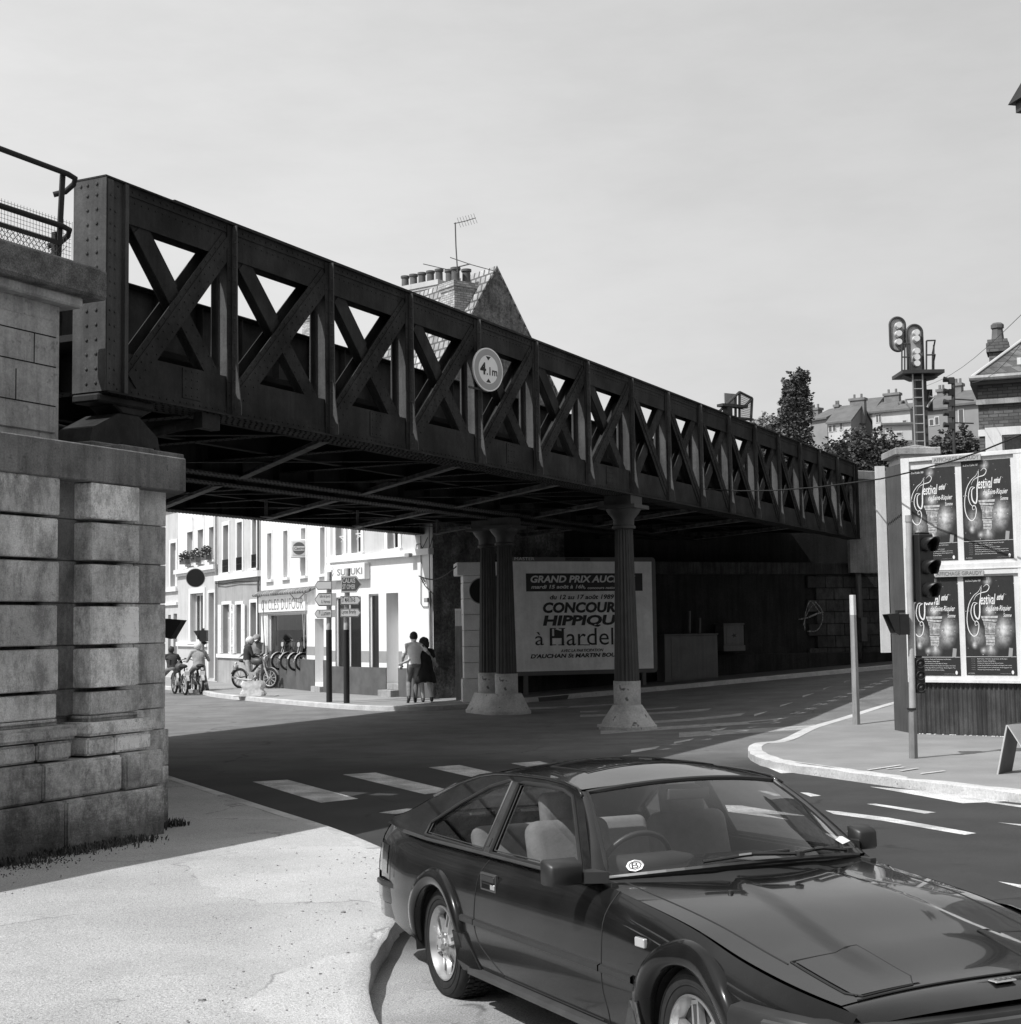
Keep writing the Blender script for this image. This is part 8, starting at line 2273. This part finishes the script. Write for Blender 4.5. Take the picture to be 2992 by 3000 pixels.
# mud flap / sill strip
for s_ in (-1, 1):
    mb = MB(); vs = []
    for i in range(31):
        x = .38 + (2.28 - .38) * i / 30
        for yy, z in ((.800, .262), (.832, .250), (.836, .222), (.80, .212)): vs.append((x, s_ * yy, z))
    mb.add(vs, [(i * 4 + a, i * 4 + a + 1, i * 4 + a + 5, i * 4 + a + 4) for i in range(30) for a in range(3)]); mb.build('sill', m_trimgrey, car, autos=40)
    for x0, x1 in ((.33, .515), (.525, 1.965), (1.978, 2.27), (3.08, 3.2)):
        mb = MB(); vs = []; nn = 16
        for i in range(nn + 1):
            x = x0 + (x1 - x0) * i / nn
            for dy, z in ((.0, .530), (.015, .523), (.016, .498), (.0, .490)): vs.append((x, s_ * (side_y(x, z) + dy), z))
        mb.add(vs, [(i * 4 + a, i * 4 + a + 1, i * 4 + a + 5, i * 4 + a + 4) for i in range(nn) for a in range(3)]); mb.build('side_moulding', m_trimblack, car, autos=40)
    # door shut lines
    def sl(pts): return [(x, s_ * (side_y(x, z) - .0005), z) for x, z in pts]
    groove(sl(smooth_line([(.565, .845), (.535, .72), (.515, .6), (.51, .48), (.56, .40), (.68, .34), (.82, .28)], 4)))
    groove(sl([(.82 + .1 * i, .272) for i in range(12)] ))
    groove(sl(smooth_line([(1.985, .835), (1.985, .7), (1.98, .55), (1.97, .42), (1.99, .33), (1.98, .27)], 4)))
    # wing line pressed from the mirror forward
    mb = MB(); vs = []
    for i in range(25):
        x = 2.0 + 1.30 * i / 24; zc = crest(x) - .085 - .012 * i / 24; w_ = .010 * sm(0, 6, i) * sm(24, 16, i) + .003
        for dy, dz in ((.0, .022), (.010, .004), (-.002, -.012)): vs.append((x, s_ * (side_y(x, zc + dz) + dy * (w_ * 80)), zc + dz))
    mb.add(vs, [(i * 3 + a, i * 3 + a + 1, i * 3 + a + 4, i * 3 + a + 3) for i in range(24) for a in range(2)]); mb.build('wing_line', m_car, car, smooth=True)
    # handle
    hx, hz = .69, .735; yy = s_ * (side_y(hx, hz))
    dr = bpy.data.objects.new('door_handle', None); COL.objects.link(dr); dr.parent = car
    mb = MB(); t1_ = s_ * .004
    for (x0, x1, z0, z1) in ((hx - .10, hx + .10, hz + .036, hz + .046), (hx - .10, hx + .10, hz - .046, hz - .036), (hx - .10, hx - .09, hz - .036, hz + .036), (hx + .09, hx + .10, hz - .036, hz + .036)):
        mb.box(x0, x1, *sorted((yy - s_ * .008, yy + s_ * .008)), z0, z1)
    mb.build('rim', m_trimgrey, dr, bevel=.002)
    mb = MB(); mb.box(hx - .09, hx + .09, *sorted((yy + s_ * .001, yy + s_ * .003)), hz - .036, hz + .036); mb.build('recess', m_blackmatt, dr)
    mb = MB(); mb.box(hx - .085, hx + .085, *sorted((yy + s_ * .003, yy + s_ * .012)), hz + .002, hz + .034); mb.build('lever', m_trimblack, dr, bevel=.003)
    mb = MB(); mb.box(hx + .03, hx + .085, *sorted((yy + s_ * .003, yy + s_ * .010)), hz - .034, hz - .006); mb.build('key_plate', m_chrome, dr, bevel=.002)
    # repeater
    rx_, rz_ = 2.345, .675; ry = s_ * side_y(rx_, rz_)
    mb = MB(); mb.box(rx_ - .040, rx_ + .040, *sorted((ry - s_ * .005, ry + s_ * .016)), rz_ - .020, rz_ + .020); mb.build('side_repeater', mat('repeater_lens' + str(s_), .38, .2, 0, coat=1.), car, bevel=.004)
# mirrors
for s_ in (-1, 1):
    mx, my, mz = (1.80, -.93, .915) if s_ < 0 else (1.66, .845, .935)
    m0 = bpy.data.objects.new('door_mirror', None); COL.objects.link(m0); m0.parent = car
    mb = MB(); 
    hx_, hy_, hz_ = (.070, .095, .060) if s_ < 0 else (.06, .065, .062)
    vs = [(mx - .05, my - hy_, mz - hz_), (mx - .05, my + hy_, mz - hz_), (mx - .05, my + hy_, mz + hz_), (mx - .05, my - hy_, mz + hz_),
          (mx + .045, my - hy_ * .8, mz - hz_ * .95), (mx + .045, my + hy_ * .9, mz - hz_ * .95), (mx + .045, my + hy_ * .9, mz + hz_ * .55), (mx + .045, my - hy_ * .8, mz + hz_ * .55)]
    mb.add(vs, [(0, 1, 2, 3), (7, 6, 5, 4), (0, 4, 5, 1), (1, 5, 6, 2), (2, 6, 7, 3), (3, 7, 4, 0)]); mb.build('housing', m_trimblack, m0, bevel=.012, autos=60)
    mb = MB(); mb.prism([(mx - .02, my - s_ * hy_ * .9), (mx + .04, my - s_ * hy_ * .9), (mx + .10, s_ * .745), (mx - .06, s_ * .745)], mz - .055, mz - .005, 'xy'); mb.build('arm', m_trimblack, m0)
    mb = MB(); mb.box(mx - .054, mx - .0505, my - hy_ * .88, my + hy_ * .88, mz - hz_ * .85, mz + hz_ * .85); mb.build('glass', m_chrome, m0)

# ---------------- glasshouse
def gy(z): return .772 - (z - .86) * .545
ROOFE = [(-1.10, .925), (-.9, .965), (-.5, 1.095), (-.1, 1.215), (.15, 1.258), (.45, 1.268), (.9, 1.262), (1.22, 1.240)]
outer = [(-1.12, .90), (-1.05, .945), (-.85, .99), (-.55, 1.093), (-.25, 1.185), (0, 1.236), (.2, 1.256), (.5, 1.264), (.85, 1.262), (1.1, 1.25), (1.26, 1.232), (1.34, 1.200), (1.46, 1.108), (1.60, 1.000), (1.74, .895), (1.80, .850), (1.2, .850), (.5, .852), (-.3, .860), (-.8, .88)]
qwin = [(-.415, .885), (-.405, .955), (-.1, 1.085), (.20, 1.190), (.43, 1.234), (.468, 1.230), (.488, .873)]
dwin = [(.585, .872), (.555, 1.225), (.62, 1.234), (.9, 1.234), (1.12, 1.222), (1.24, 1.198), (1.36, 1.108), (1.50, 1.000), (1.64, .895), (1.655, .872)]
for s_ in (-1, 1):
    def g3(p, d=0): return (p[0], s_ * (gy(p[1]) - d), p[1])
    loops = [outer, qwin, dwin]; flat = [p for l in loops for p in l]
    tr_ = tessellate_polygon([[Vector((p[0], p[1], 0)) for p in l] for l in loops]); n = len(flat)
    mb = MB(); vs = [g3(p) for p in flat] + [g3(p, .035) for p in flat]; fs = [tuple(t) for t in tr_] + [tuple(i + n for i in t[::-1]) for t in tr_]; k = 0
    for l in loops:
        fs += [(k + i, k + (i + 1) % len(l), n + k + (i + 1) % len(l), n + k + i) for i in range(len(l))]; k += len(l)
    mb.add(vs, fs); mb.build('pillars', m_car, car, bevel=.0)
    for pl, nm in ((qwin, 'quarter_window'), (dwin, 'door_window')):
        mb = MB(); L_ = [g3(p, -.004) for p in pl]; mb.tube(L_ + [L_[0]], .010, 6); fr_ = mb.build(nm, m_trimblack, car)
        mb = MB(); mb.add([g3(p, .012) for p in pl], [tuple(range(len(pl)))]); mb.build('pane', m_cglass, fr_, fixn=False)
        mb = MB(); c_ = Vector((sum(p[0] for p in pl) / len(pl), sum(p[1] for p in pl) / len(pl))); L_ = [g3(((p[0] - c_.x) * .955 + c_.x, (p[1] - c_.y) * .93 + c_.y), .004) for p in pl]; mb.tube(L_ + [L_[0]], .0035, 5); mb.build('bright_bead', m_trimgrey, fr_)
    mb = MB(); mb.prism([(.425, .86), (.575, .86), (.548, 1.235), (.412, 1.225)], s_ * -.001, s_ * .001)      # dark B post applique
    vs = [g3(p, -.008) for p in ((.492, .862), (.582, .862), (.552, 1.232), (.474, 1.232))]; mb = MB(); mb.add(vs, [(0, 1, 2, 3)]); mb.build('centre_post', m_lamp, car, fixn=False)
    vs = [g3(p, -.011) for p in ((.51, .90), (.545, .90), (.542, .945), (.507, .945))]; mb = MB(); mb.add(vs, [(0, 1, 2, 3)]); mb.build('post_badge', m_trimgrey, car, fixn=False)
    # belt strip
    mb = MB(); L_ = [(x, s_ * (gy(.862) + .004), lerp_tab([(-.9, .885), (-.4, .866), (1.8, .858)], x)) for x in [-.75 + .1 * i for i in range(26)]]; mb.tube(L_, .011, 6); mb.build('belt_strip', m_trimgrey, car, smooth=True)
    mb = MB(); L_ = [g3((p[0], p[1] + .004), -.003) for p in outer[3:12]]; mb.tube(L_, .010, 6); mb.build('roof_gutter', m_car, car, smooth=True)
    # shoulder between crest and glass foot
    mb = MB(); vs = []; N = 40
    for i in range(N + 1):
        x = XT + .05 + (1.95 - XT - .05) * i / N
        vs += [(x, s_ * .737 * halfw(x), crest(x) - .001), (x, s_ * min(.70, .737 * halfw(x)), crest(x) + .004)]
    mb.add(vs, [(2 * i, 2 * i + 1, 2 * i + 3, 2 * i + 2) for i in range(N)]); mb.build('shoulder', m_car, car, smooth=True)
def roof_z(x): return cr_tab([(-.1, 1.222), (.15, 1.258), (.5, 1.272), (.9, 1.268), (1.2, 1.248), (1.45, 1.215)], x)
mb = MB(); N, n = 26, 28; vs = []
for i in range(N + 1):
    for k in range(n + 1):
        u = -1 + 2 * k / n; x1 = 1.285 + .10 * (1 - u * u); x0 = .06 - .05 * (1 - u * u)
        x = x0 + (x1 - x0) * i / N; w = gy(roof_z(x)) - .004
        vs.append((x, u * w, roof_z(x) + (.042 + .026 * sm(0, .35, min(i, N - i) / N)) * (1 - abs(u) ** 2.2) - .006))
mb.add(vs, [(j * (n + 1) + k, (j + 1) * (n + 1) + k, (j + 1) * (n + 1) + k + 1, j * (n + 1) + k + 1) for j in range(N) for k in range(n)])
rf = mb.build('roof', m_car, car, smooth=True, fixn=False)
# sunroof seam
def rz(x, y): w = gy(roof_z(x)); return roof_z(x) + .068 * (1 - abs(y / w) ** 2.2) - .005
L_ = [(x, y, rz(x, y)) for x, y in [(.55, -.38 + .076 * i) for i in range(11)] + [(.55 + .05 * i, .38) for i in range(1, 10)] + [(1.0, .38 - .076 * i) for i in range(1, 11)] + [(1.0 - .05 * i, -.38) for i in range(1, 10)]]
groove(L_, .003, closed=True)
# windscreen
def ws(u, t):
    """u -1..1, t 0 bottom..1 top"""
    bx = 1.80 + .34 * (1 - u * u); by = u * .700; bz = .868 + .060 * (1 - u * u)
    tx = 1.315 + .10 * (1 - u * u); ty = u * .548; tz = 1.218 + .043 * (1 - u * u)
    s = .020 * math.sin(math.pi * t)
    return Vector((bx + (tx - bx) * t + s * .5, by + (ty - by) * t, bz + (tz - bz) * t + s))
mb = MB(); N, n = 12, 24; vs = [ws(-1 + 2 * k / n, j / N) for j in range(N + 1) for k in range(n + 1)]
mb.add(vs, [(j * (n + 1) + k, j * (n + 1) + k + 1, (j + 1) * (n + 1) + k + 1, (j + 1) * (n + 1) + k) for j in range(N) for k in range(n)])
wsc = mb.build('windscreen', m_cglass, car, smooth=True, fixn=False)
L_ = [ws(-1 + 2 * k / 20, 0) for k in range(21)] + [ws(1, j / 8) for j in range(1, 9)] + [ws(1 - 2 * k / 20, 1) for k in range(1, 21)] + [ws(-1, 1 - j / 8) for j in range(1, 8)]
mb = MB(); mb.tube(L_, .013, 6, True); mb.build('screen_seal', m_trimblack, wsc)
for s_ in (-1, 1):                                                     # windscreen pillars
    mb = MB(); vs = []
    for j in range(11):
        p = ws(s_, j / 10); g_ = lerp_tab([(0, 1.80), (.35, 1.655 + .03), (1, 1.31)], j / 10)
        q_ = Vector((p.x - .03, s_ * gy(p.z), p.z - .002)); vs += [p + Vector((0, 0, .006)), (p + q_) / 2 + Vector((.012, s_ * .012, .008)), q_]
    mb.add(vs, [(i * 3 + a, i * 3 + a + 1, i * 3 + a + 4, i * 3 + a + 3) for i in range(10) for a in range(2)]); mb.build('windscreen_pillar', m_car, car, smooth=True)
# scuttle
mb = MB(); vs = []
for k in range(25):
    u = -1 + 2 * k / 24; p = ws(u, 0); vs += [(p.x - .05, p.y, p.z + .004), (p.x + .035, p.y * 1.0, top_z(p.x + .035, min(abs(p.y), .73)) + .001), (p.x + .10, p.y, top_z(p.x + .1, min(abs(p.y), .72)) - .004)]
mb.add(vs, [(i * 3 + a, i * 3 + a + 1, i * 3 + a + 4, i * 3 + a + 3) for i in range(24) for a in range(2)]); mb.build('scuttle', m_blackmatt, car, smooth=True)
# rear hatch glass with its painted frame
def hg(u, t):
    bx, bz = -1.08, .918; tx, tz = .08, 1.252
    w0, w1 = .655, .540
    c = 1 - abs(u) ** 2.2
    x = bx + (tx - bx) * t; z = bz + (tz - bz) * (1 - (1 - t) ** 1.25) + .04 * c * (.3 + .7 * t) + .0
    return Vector((x, u * (w0 + (w1 - w0) * t), z))
mb = MB(); N = 14; vs = [hg(-1 + 2 * k / n, j / N) for j in range(N + 1) for k in range(n + 1)]
fsg = []; fsp = []
for j in range(N):
    for k in range(n):
        q_ = (j * (n + 1) + k, j * (n + 1) + k + 1, (j + 1) * (n + 1) + k + 1, (j + 1) * (n + 1) + k)
        (fsp if j < 1 or j > 12 or k < 2 or k > n - 3 else fsg).append(q_)
mb.add(vs, fsp); hf = mb.build('tailgate', m_car, car, smooth=True, fixn=False)
mb = MB(); mb.add(vs, fsg); mb.build('rear_window', m_cglass, hf, smooth=True)
for s_ in (-1, 1):                                                     # sail between hatch and side glass
    mb = MB(); vs = []
    for j in range(17):
        t = j / 16; p = hg(s_, t); x = p.x; zr = cr_tab([(q[0], q[1]) for q in outer[1:9]], x); vs += [p + Vector((0, 0, .003)), Vector((x, s_ * (gy(zr) + .002), zr + .002))]
    mb.add(vs, [(2 * i, 2 * i + 1, 2 * i + 3, 2 * i + 2) for i in range(16)]); mb.build('sail_panel', m_car, car, smooth=True)
# wipers and washer jets
for (u0, u1, xo) in ((-.50, .10, .03), (.15, .62, .03)):
    a = ws(u0, .02) + Vector((.02, 0, .02)); c = ws(u1, .05) + Vector((.03, 0, .022)); md = a.lerp(c, .5) + Vector((.04, 0, .012))
    w_ = bpy.data.objects.new('wiper', None); COL.objects.link(w_); w_.parent = car
    mb = MB(); mb.tube([a, a.lerp(c, .5) + Vector((.006, 0, .004)), c], .008, 6); mb.build('blade', m_trimblack, w_)
    mb = MB(); pv = c + Vector((.055, .02, -.012))
    mb.tube([pv, md, a.lerp(c, .4) + Vector((.012, 0, .008))], .009, 6); mb.lathe([(.022, -.01), (.022, .012), (0, .018)], pv, n=10); mb.build('arm', m_trimblack, w_)
for q in (CB(548, 625), CB(1065, 545)):
    p = cpx(*q, 2, .91); z = top_z(p.x, p.y); mb = MB(); mb.lathe([(.014, -.003), (.012, .010), (.0, .014)], (p.x, p.y, z), n=10); mb.build('washer_jet', m_trimblack, car)

# ---------------- interior
def rounded(name, M_, sx, sy, sz, mt, parent, r=.35):
    bm = bmesh.new(); bmesh.ops.create_cube(bm, size=1); 
    for v in bm.verts: v.co = (v.co.x * sx, v.co.y * sy, v.co.z * sz)
    bmesh.ops.bevel(bm, geom=list(bm.edges), offset=min(sx, sy, sz) * r, segments=4, affect='EDGES', profile=.5)
    me = bpy.data.meshes.new(name); bm.to_mesh(me); bm.free(); me.materials.append(mt); me.shade_smooth()
    o = bpy.data.objects.new(name, me); COL.objects.link(o); o.parent = parent; o.matrix_local = M_; return o
for y in (-.37, .37):
    st = bpy.data.objects.new('front_seat', None); COL.objects.link(st); st.parent = car
    rounded('cushion', Matrix.Translation((1.02, y, .46)), .52, .50, .18, m_seat, st)
    rounded('backrest', Matrix.Translation((.76, y, .74)) @ Matrix.Rotation(R(-14), 4, 'Y'), .15, .48, .60, m_seat, st, .45)
    for dy in (): rounded('side_bolster', Matrix.Translation((.82, y + dy, .72)) @ Matrix.Rotation(R(-14), 4, 'Y'), .14, .09, .50, m_seat, st, .45)
    rounded('headrest', Matrix.Translation((.66, y, 1.075)) @ Matrix.Rotation(R(-10), 4, 'Y'), .10, .27, .20, m_seat, st, .48)
rs = bpy.data.objects.new('rear_seat', None); COL.objects.link(rs); rs.parent = car
rounded('cushion', Matrix.Translation((.20, 0, .52)), .45, 1.15, .16, m_seat, rs); rounded('backrest', Matrix.Translation((-.08, 0, .72)) @ Matrix.Rotation(R(-22), 4, 'Y'), .12, 1.15, .46, m_seat, rs, .45)
mb = MB(); mb.box(-1.1, -.15, -.62, .62, .68, .72); mb.box(-.9, 2.1, -.66, .66, .28, .31); mb.build('cabin_floor', m_cabin2, car)
for s_ in (-1, 1): mb = MB(); mb.box(-.9, 1.9, *sorted((s_ * .70, s_ * .735)), .30, .86); mb.build('door_card', m_cabin, car)
mb = MB(); vs = []
for k in range(21):
    u = -1 + 2 * k / 20; p = ws(u, .0); vs += [(p.x - .0, u * .69, p.z - .02), (1.66 + .06 * (1 - u * u), u * .69, .868), (1.60, u * .69, .82), (1.64, u * .69, .55)]
mb.add(vs, [(i * 4 + a, i * 4 + a + 1, i * 4 + a + 5, i * 4 + a + 4) for i in range(20) for a in range(3)]); mb.build('dashboard', m_cabin, car, autos=40)
mb = MB(); rounded('instrument_cowl', Matrix.Translation((1.62, -.37, .885)), .22, .40, .10, m_cabin, car, .4)
rounded('centre_console', Matrix.Translation((1.2, 0, .42)), .95, .22, .20, m_cabin, car, .2)
stw = bpy.data.objects.new('steering_wheel', None); COL.objects.link(stw); stw.parent = car; stw.matrix_local = Matrix.Translation((1.45, -.37, .86)) @ Matrix.Rotation(R(-62), 4, 'Y')
mb = MB(); mb.tube([(.19 * math.cos(t), .19 * math.sin(t), 0) for t in [2 * math.pi * i / 40 for i in range(40)]], .014, 8, True); mb.build('rim', m_trimgrey, stw, smooth=True)
mb = MB(); mb.box(-.05, .05, -.18, .18, -.012, .008); mb.box(-.15, -.03, -.04, .04, -.012, .007); mb.build('hub', m_cabin, stw, bevel=.006)
rounded('rear_view_mirror', Matrix.Translation((1.36, .0, 1.185)), .03, .24, .06, m_trimgrey, car, .3)
for y in (): rounded('sun_visor', Matrix.Translation((1.33, y, 1.218)) @ Matrix.Rotation(R(22), 4, 'Y'), .14, .36, .015, m_seat, car, .4)
# roof lining and paper on the dash
mb = MB(); vs = [(v[0], v[1] * .97, v[2] - .03) for v in [(x, u * gy(roof_z(x)), roof_z(x) + .03 * (1 - u * u)) for x in [.08 + .12 * i for i in range(11)] for u in (-1, -.6, -.2, .2, .6, 1)]]
mb.add(vs, [(j * 6 + k, (j + 1) * 6 + k, (j + 1) * 6 + k + 1, j * 6 + k + 1) for j in range(10) for k in range(5)]); mb.build('roof_lining', m_seat, car, fixn=False)
p = cpx(*CB(1058, 440), 2, .90)
tick = thing('paper_ticket', 'white slip of paper lying under the far end of the windscreen', 'paper', CM)
mb = MB(); a = [cpx(*CB(*q), 2, .955) for q in ((1000, 425), (1040, 412), (1118, 458), (1082, 474))]; mb.add([(v.x, v.y, v.z - .0) for v in a], [(0, 1, 2, 3)]); mb.build('sheet', m_paper, tick, fixn=False)
# sticker in the corner of the windscreen
c0 = ws(-.85, .085)
ex = (ws(-.74, .13) - c0).normalized(); ez = (ws(-.80, .25) - c0).normalized(); ey = ez.cross(ex)
nrm = ex.cross(ez); nrm = nrm if nrm.x > 0 else -nrm
SM = Matrix((ex, nrm * -1, ez)).transposed().to_4x4(); SM.translation = c0 + nrm * .004
stk = bpy.data.objects.new('windscreen_sticker', None); COL.objects.link(stk); stk.parent = car; stk.matrix_local = SM
mb = MB(); disc(mb, 0, 0, .042, 0, n=8); mb.build('disc', m_white, stk, fixn=False)
mb = MB(); disc(mb, 0, 0, .031, -.001, n=8, inner=.82); mb.build('ring', m_trimgrey, stk, fixn=False)
t_ = text('B', -.016, .016, -.02, .02, -.0015, m_trimgrey, stk, bold=.0)

# ---------------- wheels
def make_wheel(label_unused=None):
    """hub at the origin, outer face towards -y"""
    w = bpy.data.objects.new('wheel', None); COL.objects.link(w)
    RO = .312
    prof = [(.195, .02), (.205, -.004), (.225, -.012), (.262, -.016), (.290, -.008), (.302, .004), (.308, .016), (RO, .035), (RO + .001, .10), (RO, .165), (.304, .185), (.285, .20), (.22, .205), (.20, .19)]
    mb = MB(); mb.lathe(prof, (0, 0, 0), 'y', 64, caps=False); ty = mb.build('tyre', m_rubber, w, autos=60)
    mb = MB()
    for i in range(54):                                                # tread blocks
        t = 2 * math.pi * i / 54
        for k, y in enumerate((.030, .068, .107, .146)):
            tt = t + (.03 if k % 2 else 0)
            c, s_ = math.cos(tt), math.sin(tt); tx, tz = -s_, c
            hw = .0115; vs = []
            for rr in (RO - .002, RO + .0075):
                for a_, d_ in ((-hw, 0), (hw, .008), (hw, .033), (-hw, .026)): vs.append((c * rr + tx * a_, y + d_, s_ * rr + tz * a_))
            mb.add(vs, [(4, 5, 6, 7), (0, 1, 5, 4), (1, 2, 6, 5), (2, 3, 7, 6), (3, 0, 4, 7)])
    mb.build('tread', m_rubber, w, fixn=False)
    mb = MB(); mb.tube([(.245 * math.cos(t), -.0155, .245 * math.sin(t)) for t in [2 * math.pi * i / 60 for i in range(60)]], .0028, 5, True)
    mb.tube([(.282 * math.cos(t), -.013, .282 * math.sin(t)) for t in [2 * math.pi * i / 60 for i in range(60)]], .0022, 5, True); mb.build('sidewall_ring', m_rubber, w)
    mb = MB(); mb.lathe([(.203, .0), (.207, -.012), (.198, -.016), (.192, .0), (.184, .020), (.178, .044), (.172, .060), (.168, .12)], (0, 0, 0), 'y', 64, caps=False)
    rm = mb.build('rim', m_alloy, w, autos=40)
    mb = MB(); mb.lathe([(.178, .043), (0, .043)], (0, 0, 0), 'y', 40, caps=False); mb.build('spoke_shade_disc', m_alloyd, w, smooth=False)  # flat dark disc painting the shade seen between the spokes
    for i in range(6):
        t = 2 * math.pi * i / 6 + .3; c, s_ = math.cos(t), math.sin(t)
        def P(r, wv, y): return (c * r - s_ * wv, y, s_ * r + c * wv)
        A_ = [P(.05, -.030, .004), P(.05, .030, .004), P(.182, .026, .018), P(.182, -.026, .018)]
        B_ = [P(.05, -.034, .036), P(.05, .034, .036), P(.182, .030, .040), P(.182, -.030, .040)]
        mb = MB(); mb.add(A_ + B_, [(0, 1, 2, 3), (0, 4, 5, 1), (1, 5, 6, 2), (2, 6, 7, 3), (3, 7, 4, 0)]); mb.build('spoke', m_alloy, w, autos=30)
        mb = MB(); mb.add([P(.09, -.010, .007), P(.09, .010, .007), P(.165, .013, .0145), P(.165, -.013, .0145)], [(0, 1, 2, 3)]); mb.build('spoke_slot', m_trimgrey, w, fixn=False)
    mb = MB(); mb.lathe([(.066, .03), (.066, -.004), (.050, -.010), (.034, -.012), (.034, -.028), (.028, -.032), (0, -.032)], (0, 0, 0), 'y', 6); mb.build('hub_cap', m_alloy, w, autos=30)
    for i in range(5):
        mb = MB(); t = 2 * math.pi * i / 5; mb.cyl((.052 * math.cos(t), .0, .052 * math.sin(t)), (.052 * math.cos(t), -.022, .052 * math.sin(t)), .008, n=6); mb.build('wheel_nut', m_chrome, w)
    return w
w0 = make_wheel()
def copy_part(o, par):
    c = o.copy(); COL.objects.link(c)
    if par is not None: c.parent = par
    for ch in [a for a in list(COL.objects) if a.parent == o]: copy_part(ch, c)
    return c
first = True
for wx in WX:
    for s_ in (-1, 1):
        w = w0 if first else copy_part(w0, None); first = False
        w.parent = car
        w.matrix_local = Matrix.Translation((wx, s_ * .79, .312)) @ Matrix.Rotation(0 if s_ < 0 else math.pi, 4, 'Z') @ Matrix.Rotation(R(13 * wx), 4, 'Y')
